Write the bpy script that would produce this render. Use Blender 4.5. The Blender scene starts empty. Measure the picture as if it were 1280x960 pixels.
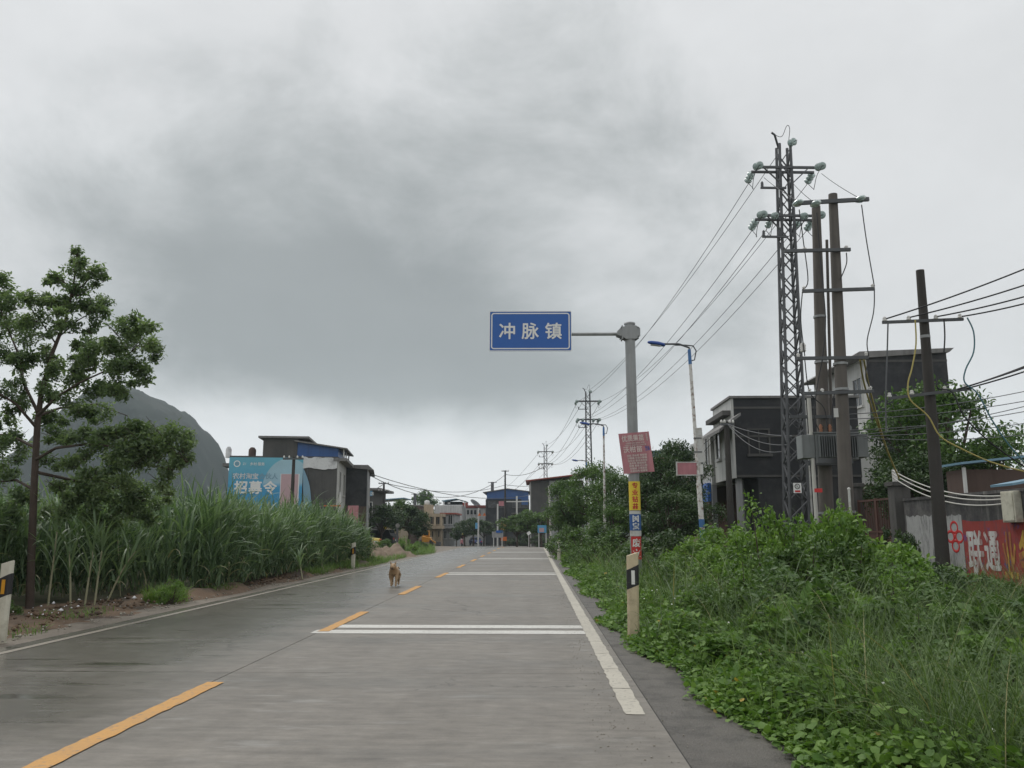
import bpy, bmesh, math, random
import numpy as np
from mathutils import Vector, Matrix, Euler

R = math.radians
scene = bpy.context.scene
COL = scene.collection

# ------------------------------------------------------------------ camera
F = 1030.0                       # focal length in pixels of the 1280 x 960 photograph
CAM = Vector((0, 0, 1.3))
PITCH = math.atan(184 / F)
YAW = math.atan(29 / F * math.cos(PITCH))
cd = bpy.data.cameras.new('camera')
cd.sensor_width = 36.0
cd.lens = 36.0 * F / 1280
cd.clip_start = 0.05
cd.clip_end = 6000
cam = bpy.data.objects.new('camera', cd)
COL.objects.link(cam)
cam.location = CAM
cam.rotation_euler = (R(90) + PITCH, 0, YAW)
scene.camera = cam
CROT = Euler((R(90) + PITCH, 0, YAW)).to_matrix()

# ------------------------------------------------------------------ world: overcast sky
SUN_EL, SUN_AZ = R(58), R(-40)   # azimuth from +Y, towards +X positive
world = bpy.data.worlds.new('World')
scene.world = world
world.use_nodes = True
nt = world.node_tree
nt.nodes.clear()

def nd(tree, t, **kw):
    n = tree.nodes.new(t)
    for k, v in kw.items():
        if k.startswith('i_'):
            n.inputs[k[2:].replace('_', ' ')].default_value = v
        else:
            setattr(n, k, v)
    return n

class G:
    """tiny helper to write shader maths"""
    def __init__(s, tree): s.t = tree
    def lk(s, a, b): s.t.links.new(a, b)
    def val(s, sock, v):
        if isinstance(v, (int, float)): sock.default_value = v
        elif isinstance(v, (tuple, list, Vector)): sock.default_value = tuple(v)
        else: s.lk(v, sock)
    def m(s, op, a, b=0.0, c=None, clamp=False):
        n = s.t.nodes.new('ShaderNodeMath'); n.operation = op; n.use_clamp = clamp
        s.val(n.inputs[0], a); s.val(n.inputs[1], b)
        if c is not None: s.val(n.inputs[2], c)
        return n.outputs[0]
    def vm(s, op, a, b=(0, 0, 0)):
        n = s.t.nodes.new('ShaderNodeVectorMath'); n.operation = op
        s.val(n.inputs[0], a)
        if op == 'SCALE': s.val(n.inputs['Scale'], b)
        else: s.val(n.inputs[1], b)
        return n.outputs['Value'] if op in ('DOT_PRODUCT', 'LENGTH', 'DISTANCE') else n.outputs[0]
    def ss(s, x, a, b, lo=0.0, hi=1.0):
        n = s.t.nodes.new('ShaderNodeMapRange'); n.interpolation_type = 'SMOOTHSTEP'
        s.val(n.inputs[0], x)
        for i, v in enumerate((a, b, lo, hi)): s.val(n.inputs[1 + i], v)
        return n.outputs[0]
    def noise(s, vec, scale, detail=4, rough=0.55, dist=0.0):
        n = s.t.nodes.new('ShaderNodeTexNoise')
        s.val(n.inputs['Vector'], vec)
        n.inputs['Scale'].default_value = scale; n.inputs['Detail'].default_value = detail
        n.inputs['Roughness'].default_value = rough; n.inputs['Distortion'].default_value = dist
        return n.outputs[0]
    def mix(s, f, a, b):
        n = s.t.nodes.new('ShaderNodeMix'); n.data_type = 'RGBA'
        s.val(n.inputs[0], f)
        for i, v in ((6, a), (7, b)):
            if isinstance(v, (tuple, list)) and len(v) == 3: v = (*v, 1)
            s.val(n.inputs[i], v)
        return n.outputs[2]
    def comb(s, x, y, z):
        n = s.t.nodes.new('ShaderNodeCombineXYZ')
        for i, v in enumerate((x, y, z)): s.val(n.inputs[i], v)
        return n.outputs[0]
    def sep(s, v):
        n = s.t.nodes.new('ShaderNodeSeparateXYZ'); s.lk(v, n.inputs[0]); return n.outputs

def px_dir(x, y):
    return (CROT @ Vector(((x - 640) / F, -(y - 480) / F, -1))).normalized()

g = G(nt)
tc = nd(nt, 'ShaderNodeTexCoord')
D = g.vm('NORMALIZE', tc.outputs['Generated'])
dx, dy, dz = g.sep(D)
sky = nd(nt, 'ShaderNodeTexSky', sky_type='NISHITA', sun_disc=False)
sky.sun_elevation = SUN_EL
sky.sun_rotation = SUN_AZ
# cloud layer seen in perspective: direction projected on a flat ceiling
h = g.m('MAXIMUM', g.m('ADD', dz, 0.12), 0.03)
P = g.comb(g.m('DIVIDE', dx, h), g.m('DIVIDE', dy, h), 3.7)
n_big = g.noise(P, 0.55, 6, 0.55, 0.6)
n_fine = g.noise(g.vm('MULTIPLY', D, (1.0, 1.0, 1.5)), 4.0, 9, 0.62, 0.2)
n_dir = g.noise(g.vm('MULTIPLY', D, (1.0, 1.0, 1.5)), 3.2, 9, 0.60, 0.3)
n_dir2 = g.noise(g.vm('ADD', D, (3.1, 1.7, 5.2)), 2.2, 4, 0.5, 0.4)
# thick dark cloud bank low over the road; its underside ends above a bright strip at the skyline
c0 = px_dir(470, 425)
rgt = Vector((c0.y, -c0.x, 0)).normalized()
upv = rgt.cross(c0)
du = g.m('DIVIDE', g.vm('DOT_PRODUCT', D, tuple(rgt)), 0.50)
dvr = g.vm('DOT_PRODUCT', D, tuple(upv))
dvw = g.m('ADD', dvr, g.m('MULTIPLY', g.m('SUBTRACT', n_dir2, 0.5), 0.16))
dv = g.m('DIVIDE', dvw, g.ss(dvw, -0.02, 0.02, 0.098, 0.36))
rr = g.m('SQRT', g.m('ADD', g.m('MULTIPLY', du, du), g.m('MULTIPLY', dv, dv)))
rr = g.m('ADD', rr, g.m('MULTIPLY', g.m('SUBTRACT', n_dir, 0.5), 1.5))
front = g.ss(g.vm('DOT_PRODUCT', D, tuple(c0)), 0.0, 0.4)
bank = g.m('MULTIPLY', g.ss(rr, 1.08, 0.30), front)
b = g.m('ADD', g.ss(dz, 0.0, 0.75, 6.5, 6.9), g.ss(dz, 0.22, 0.04, 0.0, 1.8))
b = g.m('ADD', b, g.m('MULTIPLY', g.m('SUBTRACT', n_big, 0.5), 1.2))
b = g.m('ADD', b, g.m('MULTIPLY', g.m('SUBTRACT', n_fine, 0.5), 1.9))
b = g.m('MULTIPLY', b, g.m('SUBTRACT', 1.0, g.m('MULTIPLY', bank, 0.54)))
cool = g.mix(bank, (0.99, 1.0, 1.005), (0.95, 1.0, 0.995))
cloud = g.vm('MULTIPLY', cool, g.comb(b, b, b))
colr = g.mix(0.96, sky.outputs[0], cloud)
bg = nd(nt, 'ShaderNodeBackground')
bg.inputs['Strength'].default_value = 0.1
g.lk(colr, bg.inputs['Color'])
wo = nd(nt, 'ShaderNodeOutputWorld')
g.lk(bg.outputs[0], wo.inputs['Surface'])
world.cycles.sampling_method = 'MANUAL'
world.cycles.sample_map_resolution = 256

# ------------------------------------------------------------------ sun behind the cloud
sl = bpy.data.lights.new('sun', 'SUN')
sl.energy = 1.5
sl.angle = R(30)
sl.color = (1.0, 0.97, 0.93)
sun = bpy.data.objects.new('sun', sl)
COL.objects.link(sun)
sdir = Vector((math.sin(SUN_AZ) * math.cos(SUN_EL), math.cos(SUN_AZ) * math.cos(SUN_EL), math.sin(SUN_EL)))
sun.rotation_euler = (-sdir).to_track_quat('-Z', 'Y').to_euler()
sun.location = (0, 0, 40)

# ------------------------------------------------------------------ render look
scene.render.engine = 'CYCLES'
scene.view_settings.view_transform = 'Standard'
scene.view_settings.look = 'None'
scene.view_settings.exposure = 0.2
scene.view_settings.gamma = 1.0
scene.view_settings.use_curve_mapping = False
scene.cycles.use_denoising = True
scene.cycles.max_bounces = 6
scene.cycles.diffuse_bounces = 3
scene.cycles.glossy_bounces = 3
scene.cycles.transmission_bounces = 3
scene.cycles.volume_bounces = 1
scene.cycles.transparent_max_bounces = 4
scene.cycles.caustics_reflective = False
scene.cycles.caustics_refractive = False

# ------------------------------------------------------------------ pixels to places
def zg(Y):
    """height of the ground: level, then falling gently towards the town"""
    return -0.0145 * (min(max(Y, 65.0), 175.0) - 65.0)

def road_x(Y):
    """sideways shift of the road where it bends left"""
    return -0.001 * max(Y - 65.0, 0.0) ** 2 if Y < 200 else -18.2

def at(x, y, Y):
    d = px_dir(x, y)
    return CAM + d * (Y / d.y)

def gnd(x, y, z=0.0):
    d = px_dir(x, y)
    return CAM + d * ((z - CAM.z) / d.z)

# ------------------------------------------------------------------ materials
M = {}
def new_mat(name):
    m = bpy.data.materials.new(name); m.use_nodes = True
    t = m.node_tree
    b = t.nodes['Principled BSDF']
    M[name] = m
    return m, t, b, G(t)

def plain(name, col, rough=0.6, var=0.15, scale=3.0, metal=0.0, spec=0.5, bump=0.0, bscale=40.0, streak=0.0, dirt=None, dirt_amt=0.0, dirt_scale=2.0):
    """base colour with uneven tone, optional rain streaks, dirt patches and fine relief"""
    m, t, b, g = new_mat(name)
    geo = t.nodes.new('ShaderNodeNewGeometry')
    pos = geo.outputs['Position']
    n = g.noise(pos, scale, 5, 0.6)
    k = g.m('ADD', 1.0, g.m('MULTIPLY', g.m('SUBTRACT', n, 0.5), 2 * var))
    if streak:
        sv = g.vm('MULTIPLY', pos, (2.2, 2.2, 0.18))
        s_ = g.noise(sv, 2.0, 5, 0.65)
        k = g.m('MULTIPLY', k, g.m('SUBTRACT', 1.0, g.m('MULTIPLY', g.ss(s_, 0.42, 0.72), streak)))
    c = g.vm('MULTIPLY', col, g.comb(k, k, k))
    if dirt is not None:
        f = g.m('MULTIPLY', g.ss(g.noise(pos, dirt_scale, 6, 0.65, 0.3), 0.45, 0.68), dirt_amt)
        c = g.mix(f, c, dirt)
    g.lk(c, b.inputs['Base Color'])
    b.inputs['Roughness'].default_value = rough
    b.inputs['Metallic'].default_value = metal
    b.inputs['Specular IOR Level'].default_value = spec
    if bump:
        bn = t.nodes.new('ShaderNodeBump')
        bn.inputs['Strength'].default_value = bump
        bn.inputs['Distance'].default_value = 0.02
        g.lk(g.noise(pos, bscale, 5, 0.65), bn.inputs['Height'])
        g.lk(bn.outputs[0], b.inputs['Normal'])
    return m

def leafy(name, dark, light, rough=0.5, trans=0.3, spec=0.4, yellow=None):
    dark = tuple(c * 1.25 for c in dark); light = tuple(c * 1.2 for c in light)
    """leaf colour varying from leaf to leaf by the 'tint' attribute; light passes through"""
    m, t, b, g = new_mat(name)
    a = t.nodes.new('ShaderNodeAttribute'); a.attribute_name = 'tint'
    geo = t.nodes.new('ShaderNodeNewGeometry')
    f = g.m('ADD', a.outputs['Fac'], g.m('MULTIPLY', g.m('SUBTRACT', g.noise(geo.outputs['Position'], 0.8, 3), 0.5), 0.5), clamp=True)
    c = g.mix(f, dark, light)
    if yellow is not None:
        c = g.mix(g.ss(a.outputs['Fac'], 0.93, 0.97), c, yellow)
    g.lk(c, b.inputs['Base Color'])
    b.inputs['Roughness'].default_value = rough
    b.inputs['Specular IOR Level'].default_value = spec
    tr = t.nodes.new('ShaderNodeBsdfTranslucent')
    g.lk(g.vm('MULTIPLY', c, (1.25, 1.35, 0.7)), tr.inputs['Color'])
    mx = t.nodes.new('ShaderNodeMixShader')
    mx.inputs[0].default_value = trans
    g.lk(b.outputs[0], mx.inputs[1]); g.lk(tr.outputs[0], mx.inputs[2])
    g.lk(mx.outputs[0], t.nodes['Material Output'].inputs['Surface'])
    return m

# ------------------------------------------------------------------ objects
ORG = {}
def tag(o, label=None, cat=None, group=None, kind=None):
    if label: o['label'] = label
    if cat: o['category'] = cat
    if group: o['group'] = group
    if kind: o['kind'] = kind
    return o

def empty(name, loc, label=None, cat=None, group=None):
    o = bpy.data.objects.new(name, None)
    o.empty_display_size = 0.2
    COL.objects.link(o)
    o.location = loc
    ORG[o] = Vector(loc)
    return tag(o, label, cat, group)

def mesh_obj(name, me, mat=None, parent=None, org=None):
    """me is in coordinates relative to org (the parent's origin when there is a parent)"""
    o = bpy.data.objects.new(name, me)
    COL.objects.link(o)
    if mat is not None and not me.materials:
        me.materials.append(M[mat] if isinstance(mat, str) else mat)
    if parent is not None:
        o.parent = parent
        ORG[o] = ORG[parent]
    else:
        o.location = org or (0, 0, 0)
        ORG[o] = Vector(org or (0, 0, 0))
    return o

def np_mesh(name, V, Fq, tint=None, smooth=False):
    """V (n,3); Fq (m,3) or (m,4) index array"""
    me = bpy.data.meshes.new(name)
    V = np.asarray(V, dtype=np.float32); Fq = np.asarray(Fq, dtype=np.int32)
    k = Fq.shape[1]
    me.vertices.add(len(V)); me.vertices.foreach_set('co', V.ravel())
    me.loops.add(Fq.size); me.loops.foreach_set('vertex_index', Fq.ravel())
    me.polygons.add(len(Fq))
    me.polygons.foreach_set('loop_start', np.arange(0, Fq.size, k, dtype=np.int32))
    if smooth: me.polygons.foreach_set('use_smooth', np.ones(len(Fq), dtype=bool))
    me.update(calc_edges=True)
    if tint is not None:
        at_ = me.attributes.new('tint', 'FLOAT', 'POINT')
        at_.data.foreach_set('value', np.asarray(tint, dtype=np.float32))
    return me

class MB:
    """collects shapes in world coordinates, builds one mesh object"""
    def __init__(s): s.v = []; s.f = []; s.sm = []
    def add(s, vs, fs, smooth=False):
        k = len(s.v)
        s.v += [Vector(p) for p in vs]
        s.f += [[i + k for i in q] for q in fs]
        s.sm += [smooth] * len(fs)
        return s
    def box(s, c, size, rot=None, ax=None):
        hx, hy, hz = size[0] / 2, size[1] / 2, size[2] / 2
        pts = [Vector((a * hx, b_ * hy, c_ * hz)) for c_ in (-1, 1) for b_ in (-1, 1) for a in (-1, 1)]
        mt = rot if rot is not None else Matrix.Identity(3)
        if not isinstance(mt, Matrix): mt = Euler(mt).to_matrix()
        c = Vector(c)
        return s.add([c + mt @ p for p in pts], [(0, 2, 3, 1), (4, 5, 7, 6), (0, 1, 5, 4), (2, 6, 7, 3), (0, 4, 6, 2), (1, 3, 7, 5)])
    def bx(s, x0, x1, y0, y1, z0, z1):
        return s.box(((x0 + x1) / 2, (y0 + y1) / 2, (z0 + z1) / 2), (x1 - x0, y1 - y0, z1 - z0))
    def bar(s, p, q, w, h_=None, up=(0, 0, 1)):
        """rectangular bar from p to q"""
        p, q = Vector(p), Vector(q); h_ = h_ or w
        d = (q - p); L = d.length; d.normalize()
        u = Vector(up)
        if abs(d.dot(u)) > 0.98: u = Vector((1, 0, 0))
        r_ = d.cross(u).normalized(); u = r_.cross(d)
        mt = Matrix((r_, d, u)).transposed()
        return s.box((p + q) / 2, (w, L, h_), mt)
    def tube(s, pts, rad, n=8, cap=True, smooth=True):
        pts = [Vector(p) for p in pts]
        if isinstance(rad, (int, float)): rad = [rad] * len(pts)
        vs, fs = [], []
        t0 = (pts[1] - pts[0]).normalized()
        u = Vector((0, 0, 1)) if abs(t0.z) < 0.9 else Vector((1, 0, 0))
        u = (u - t0 * u.dot(t0)).normalized()
        for i, p in enumerate(pts):
            t = (pts[min(i + 1, len(pts) - 1)] - pts[max(i - 1, 0)]).normalized()
            u = (u - t * u.dot(t)).normalized(); w = t.cross(u)
            for k in range(n):
                a = 2 * math.pi * k / n
                vs.append(p + (u * math.cos(a) + w * math.sin(a)) * rad[i])
        for i in range(len(pts) - 1):
            for k in range(n):
                fs.append((i * n + k, i * n + (k + 1) % n, (i + 1) * n + (k + 1) % n, (i + 1) * n + k))
        s.add(vs, fs, smooth)
        if cap:
            m_ = len(pts) - 1
            s.add([vs[k] for k in range(n)], [list(range(n))[::-1]])
            s.add([vs[m_ * n + k] for k in range(n)], [list(range(n))])
        return s
    def prism(s, poly, n, o=(0, 0, 0), ex=(1, 0, 0), ey=(0, 0, 1), th=0.01):
        """flat polygon (2-D points along ex, ey from o), thickness th along -n"""
        o, ex, ey, n = Vector(o), Vector(ex), Vector(ey), Vector(n)
        a = [o + ex * p[0] + ey * p[1] for p in poly]; m_ = len(a)
        fs = [list(range(m_)), [m_ + i for i in range(m_)][::-1]]
        for i in range(m_):
            j = (i + 1) % m_
            fs.append([i, m_ + i, m_ + j, j])
        return s.add(a + [p - n * th for p in a], fs)
    def sphere(s, c, r, nu=10, nv=6, sc=(1, 1, 1)):
        c = Vector(c); vs = []; fs = []
        for j in range(nv + 1):
            t = math.pi * j / nv
            for i in range(nu):
                p = 2 * math.pi * i / nu
                vs.append(c + Vector((math.sin(t) * math.cos(p) * sc[0], math.sin(t) * math.sin(p) * sc[1], math.cos(t) * sc[2])) * r)
        for j in range(nv):
            for i in range(nu):
                fs.append((j * nu + i, (j + 1) * nu + i, (j + 1) * nu + (i + 1) % nu, j * nu + (i + 1) % nu))
        return s.add(vs, fs, True)
    def lathe(s, base, prof, n=14, axis=(0, 0, 1)):
        base = Vector(base); ax = Vector(axis).normalized()
        u = Vector((1, 0, 0)) if abs(ax.x) < 0.9 else Vector((0, 1, 0))
        u = (u - ax * u.dot(ax)).normalized(); w = ax.cross(u)
        vs, fs = [], []
        for r_, z in prof:
            for k in range(n):
                a = 2 * math.pi * k / n
                vs.append(base + ax * z + (u * math.cos(a) + w * math.sin(a)) * r_)
        for i in range(len(prof) - 1):
            for k in range(n):
                fs.append((i * n + k, i * n + (k + 1) % n, (i + 1) * n + (k + 1) % n, (i + 1) * n + k))
        m_ = len(prof) - 1
        s.add(vs, fs, True)
        s.add([vs[k] for k in range(n)], [list(range(n))[::-1]])
        s.add([vs[m_ * n + k] for k in range(n)], [list(range(n))])
        return s
    def build(s, name, mat, parent=None, org=None, bevel=0.0):
        me = bpy.data.meshes.new(name)
        o_ = ORG[parent] if parent is not None else Vector(org or (0, 0, 0))
        me.from_pydata([tuple(p - o_) for p in s.v], [], s.f)
        me.polygons.foreach_set('use_smooth', s.sm)
        if bevel:
            bm = bmesh.new(); bm.from_mesh(me)
            bmesh.ops.remove_doubles(bm, verts=bm.verts, dist=1e-5)
            bmesh.ops.recalc_face_normals(bm, faces=bm.faces)
            ed = [e for e in bm.edges if len(e.link_faces) == 2 and e.calc_face_angle(0) > 0.6]
            bmesh.ops.bevel(bm, geom=ed, offset=bevel, segments=2, affect='EDGES', profile=0.5, clamp_overlap=True)
            bm.to_mesh(me); bm.free()
        me.update()
        return mesh_obj(name, me, mat, parent, org)

def smooth(pts, k=5):
    pts = [Vector(p) for p in pts]; out = []
    for i in range(len(pts) - 1):
        a, b_, c_, d_ = pts[max(i - 1, 0)], pts[i], pts[i + 1], pts[min(i + 2, len(pts) - 1)]
        for q in range(k):
            t = q / k
            out.append(.5 * ((2 * b_) + (c_ - a) * t + (2 * a - 5 * b_ + 4 * c_ - d_) * t * t + (3 * b_ - a - 3 * c_ + d_) * t ** 3))
    return out + [pts[-1]]

def copy_tree(o, parent=None):
    c = o.copy(); COL.objects.link(c); c.parent = parent
    ORG[c] = ORG[o]
    for ch in list(o.children): copy_tree(ch, c)
    return c

def text(name, s, mat, parent, o, ex, ey, n, size=1.0, bold=0.0, th=0.004, squash=1.0, bend=None, align='CENTER'):
    """lettering centred at o; ex right, ey up, n outwards; size = height of the characters"""
    cu = bpy.data.curves.new(name, 'FONT')
    cu.body = s; cu.size = size; cu.align_x = align; cu.align_y = 'CENTER'
    cu.extrude = 0.0; cu.resolution_u = 3
    ob = bpy.data.objects.new(name, cu); COL.objects.link(ob)
    me = bpy.data.meshes.new_from_object(ob.evaluated_get(bpy.context.evaluated_depsgraph_get()))
    bpy.data.objects.remove(ob)
    co = np.empty(len(me.vertices) * 3, dtype=np.float32); me.vertices.foreach_get('co', co); co = co.reshape(-1, 3)
    if len(co):
        if align == 'CENTER':
            co[:, 0] -= (co[:, 0].max() + co[:, 0].min()) / 2
        co[:, 1] -= (co[:, 1].max() + co[:, 1].min()) / 2
    co[:, 0] *= squash
    layer = np.zeros((len(co), 1), dtype=np.float32)
    if bold and len(co):     # heavier strokes: shifted copies, each a hair further out
        fl = [list(p.vertices) for p in me.polygons]; k = len(co); C, Ff, Ly = [], [], []
        for i, (sx, sy) in enumerate(((0, 0), (1, 0), (-1, 0), (0, 1), (0, -1), (.7, .7), (-.7, -.7), (.7, -.7), (-.7, .7))):
            C.append(co + np.array([sx * bold * size * squash, sy * bold * size, 0])); Ff += [[q + k * i for q in f_] for f_ in fl]; Ly.append(layer + 0.0005 * i)
        co = np.concatenate(C); layer = np.concatenate(Ly)
        me = bpy.data.meshes.new(name); me.from_pydata([tuple(c_) for c_ in co], [], Ff)
    o, ex, ey, n = Vector(o), Vector(ex), Vector(ey), Vector(n)
    base = o - ORG[parent] + n * th
    W = np.array(base)[None] + co[:, :1] * np.array(ex)[None] + co[:, 1:2] * np.array(ey)[None] + layer * np.array(n)[None]
    if bend:   # wrap round an upright round post: o lies on its surface facing n
        r_, = (bend,)
        a = co[:, :1] / r_
        W = np.array(base - n * (r_ + th))[None] + (np.sin(a) * np.array(ex)[None] + np.cos(a) * np.array(n)[None]) * (r_ + th + layer) + co[:, 1:2] * np.array(ey)[None]
    me.vertices.foreach_set('co', W.astype(np.float32).ravel())
    me.update()
    return mesh_obj(name, me, mat, parent)

# ------------------------------------------------------------------ foliage geometry
def unit(v): return v / np.maximum(np.linalg.norm(v, axis=-1, keepdims=True), 1e-9)

def leaves(P, size, rng, flat=0.0, tint=None, asp=0.5, fold=0.25, up=None, axis=None):
    """folded six-point leaves at points P (n,3); flat = how far they lie level; returns V, F(tris), tint"""
    n = len(P)
    ax = unit(rng.normal(size=(n, 3)) if axis is None else axis + rng.normal(size=(n, 3)) * 0.35)
    nm = rng.normal(size=(n, 3)); nm[:, 2] = np.abs(nm[:, 2]) + flat * 3
    ax[:, 2] *= (1 - 0.75 * flat)
    if up is not None: ax[:, 2] += up
    ax = unit(ax)
    sd = unit(np.cross(ax, nm)); nm = np.cross(sd, ax)
    s_ = (size * (0.65 + 0.7 * rng.random(n)))[:, None]
    a = asp
    V = np.stack([P,
                  P + s_ * (0.35 * ax + a * 0.5 * sd + fold * 0.25 * nm),
                  P + s_ * (0.35 * ax - a * 0.5 * sd + fold * 0.25 * nm),
                  P + s_ * (0.72 * ax + a * 0.36 * sd + fold * 0.1 * nm),
                  P + s_ * (0.72 * ax - a * 0.36 * sd + fold * 0.1 * nm),
                  P + s_ * (1.0 * ax - fold * 0.35 * nm),
                  P + s_ * 0.5 * ax], axis=1)
    T = np.array([[0, 1, 6], [0, 6, 2], [1, 3, 6], [6, 4, 2], [3, 5, 6], [6, 5, 4]])
    Fi = (np.arange(n)[:, None, None] * 7 + T[None]).reshape(-1, 3)
    if tint is None: tint = rng.random(n)
    return V.reshape(-1, 3), Fi, np.repeat(tint, 7)

def ribbons(P, az, el, length, width, droop, rng, seg=6, tint=None, tip=0.05, taper0=0.6):
    """arching blades: start P, heading az, starting elevation el, bending down by droop radians"""
    n = len(P)
    t = np.linspace(0, 1, seg + 1)
    E = el[:, None] - droop[:, None] * t[None] ** 1.3
    ds = (length / seg)[:, None]
    hx = np.cumsum(np.cos(E) * ds, 1) - np.cos(E) * ds
    hz = np.cumsum(np.sin(E) * ds, 1) - np.sin(E) * ds
    ca, sa = np.cos(az)[:, None], np.sin(az)[:, None]
    C = np.stack([P[:, :1] + hx * ca, P[:, 1:2] + hx * sa, P[:, 2:3] + hz], -1)
    w = np.where(t < 0.4, taper0 + (1 - taper0) * t / 0.4, 1 - (1 - tip) * ((t - 0.4) / 0.6) ** 1.6)
    tw = (rng.random(n) - 0.5) * 1.6
    twist = tw[:, None] * t[None]
    side = np.stack([-sa * np.cos(twist), ca * np.cos(twist), np.sin(twist)], -1)
    half = (width[:, None] * w[None] / 2)[..., None]
    V = np.stack([C - side * half, C + side * half], 2).reshape(n, -1, 3)
    q = np.array([[2 * i, 2 * i + 1, 2 * i + 3, 2 * i + 2] for i in range(seg)])
    Fi = (np.arange(n)[:, None, None] * (2 * (seg + 1)) + q[None]).reshape(-1, 4)
    if tint is None: tint = rng.random(n)
    return V.reshape(-1, 3), Fi, np.repeat(tint, 2 * (seg + 1))

def join(parts):
    V, Fi, T, k = [], [], [], 0
    for v, f, t in parts:
        V.append(v); Fi.append(f + k); T.append(t); k += len(v)
    return np.concatenate(V), np.concatenate(Fi), np.concatenate(T)
# ================================================================== materials
def road_material():
    m, t, b, g = new_mat('concrete_road')
    geo = t.nodes.new('ShaderNodeNewGeometry'); pos = geo.outputs['Position']
    x, y, z = g.sep(pos)
    oi = t.nodes.new('ShaderNodeObjectInfo')
    n1 = g.noise(pos, 0.7, 5, 0.6)
    brush = g.noise(g.vm('MULTIPLY', pos, (0.5, 9.0, 1.0)), 1.6, 5, 0.65)       # broom marks across the lane
    grit = g.noise(pos, 55, 3, 0.7)
    k = g.m('ADD', 1.0, g.m('MULTIPLY', g.m('SUBTRACT', n1, 0.5), 0.5))
    k = g.m('ADD', k, g.m('MULTIPLY', g.m('SUBTRACT', brush, 0.5), 0.6))
    k = g.m('ADD', k, g.m('MULTIPLY', g.m('SUBTRACT', grit, 0.5), 0.30))
    k = g.m('ADD', k, g.m('MULTIPLY', g.m('SUBTRACT', oi.outputs['Random'], 0.5), 0.06))
    col = g.vm('MULTIPLY', (0.194, 0.177, 0.154), g.comb(k, k, k))
    blot = g.noise(g.vm('MULTIPLY', pos, (0.8, 1.6, 1.0)), 5.0, 7, 0.72)
    kb = g.m('ADD', 0.36, g.m('MULTIPLY', blot, 1.28))
    col = g.vm('MULTIPLY', col, g.comb(kb, kb, kb))
    pale = g.ss(g.noise(g.vm('MULTIPLY', pos, (1.0, 3.5, 1.0)), 1.3, 6, 0.68), 0.56, 0.70)   # rubbed pale scuffs
    col = g.mix(g.m('MULTIPLY', pale, 0.5), col, (0.34, 0.33, 0.31))
    trk = g.m('MULTIPLY', g.ss(g.noise(g.vm('MULTIPLY', pos, (1.6, 0.12, 1.0)), 1.0, 4, 0.6), 0.45, 0.65), 0.22)   # tyre-darkened bands along the lane
    col = g.mix(trk, col, g.vm('MULTIPLY', col, (0.55, 0.53, 0.50)))
    crk = t.nodes.new('ShaderNodeTexVoronoi'); crk.feature = 'DISTANCE_TO_EDGE'; crk.inputs['Scale'].default_value = 0.22
    g.lk(g.vm('ADD', pos, g.vm('SCALE', g.comb(g.noise(pos, 1.5, 5, 0.7), g.noise(g.vm('ADD', pos, (9, 4, 2)), 1.5, 5, 0.7), 0.0), 0.9)), crk.inputs['Vector'])
    ck = g.m('MULTIPLY', g.ss(crk.outputs['Distance'], 0.0035, 0.0), g.ss(g.noise(pos, 0.25, 2, 0.5), 0.48, 0.56))   # a few hairline cracks
    col = g.mix(g.m('MULTIPLY', ck, 0.7), col, (0.04, 0.037, 0.034))
    spk = g.ss(g.noise(pos, 70, 2, 0.5), 0.66, 0.72)
    col = g.mix(g.m('MULTIPLY', spk, 0.5), col, (0.05, 0.045, 0.04))
    # wet: the left lane mostly, patches on the right
    wl = g.ss(x, -2.3, -4.3)
    wn = g.noise(g.vm('MULTIPLY', pos, (0.35, 1.0, 1.0)), 0.9, 5, 0.6)
    wet = g.m('ADD', g.m('MULTIPLY', wl, 0.85), g.m('MULTIPLY', g.m('SUBTRACT', wn, 0.48), 1.9), clamp=True)
    wet = g.m('ADD', wet, 0.22, clamp=True)
    pud = g.m('MULTIPLY', g.ss(g.noise(g.vm('MULTIPLY', pos, (0.55, 3.6, 1.0)), 1.0, 4, 0.6), 0.60, 0.70), wl)
    col = g.mix(g.m('MULTIPLY', wet, 0.66), col, g.vm('MULTIPLY', col, (0.44, 0.45, 0.44)))
    col = g.mix(g.m('MULTIPLY', pud, 0.42), col, g.vm('MULTIPLY', col, (0.4, 0.42, 0.42)))
    g.lk(col, b.inputs['Base Color'])
    ro = g.m('SUBTRACT', 0.60, g.m('MULTIPLY', wet, 0.34))
    ro = g.m('MAXIMUM', g.m('SUBTRACT', ro, g.m('MULTIPLY', pud, 0.22)), 0.08)
    g.lk(ro, b.inputs['Roughness'])
    b.inputs['Specular IOR Level'].default_value = 0.35
    bn = t.nodes.new('ShaderNodeBump')
    g.lk(g.m('SUBTRACT', 0.32, g.m('MULTIPLY', g.m('MAXIMUM', pud, g.m('MULTIPLY', wet, 0.8)), 0.27)), bn.inputs['Strength'])
    bn.inputs['Distance'].default_value = 0.010
    g.lk(g.m('ADD', g.m('MULTIPLY', grit, 0.6), g.m('MULTIPLY', brush, 0.6)), bn.inputs['Height'])
    g.lk(bn.outputs[0], b.inputs['Normal'])
road_material()

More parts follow.
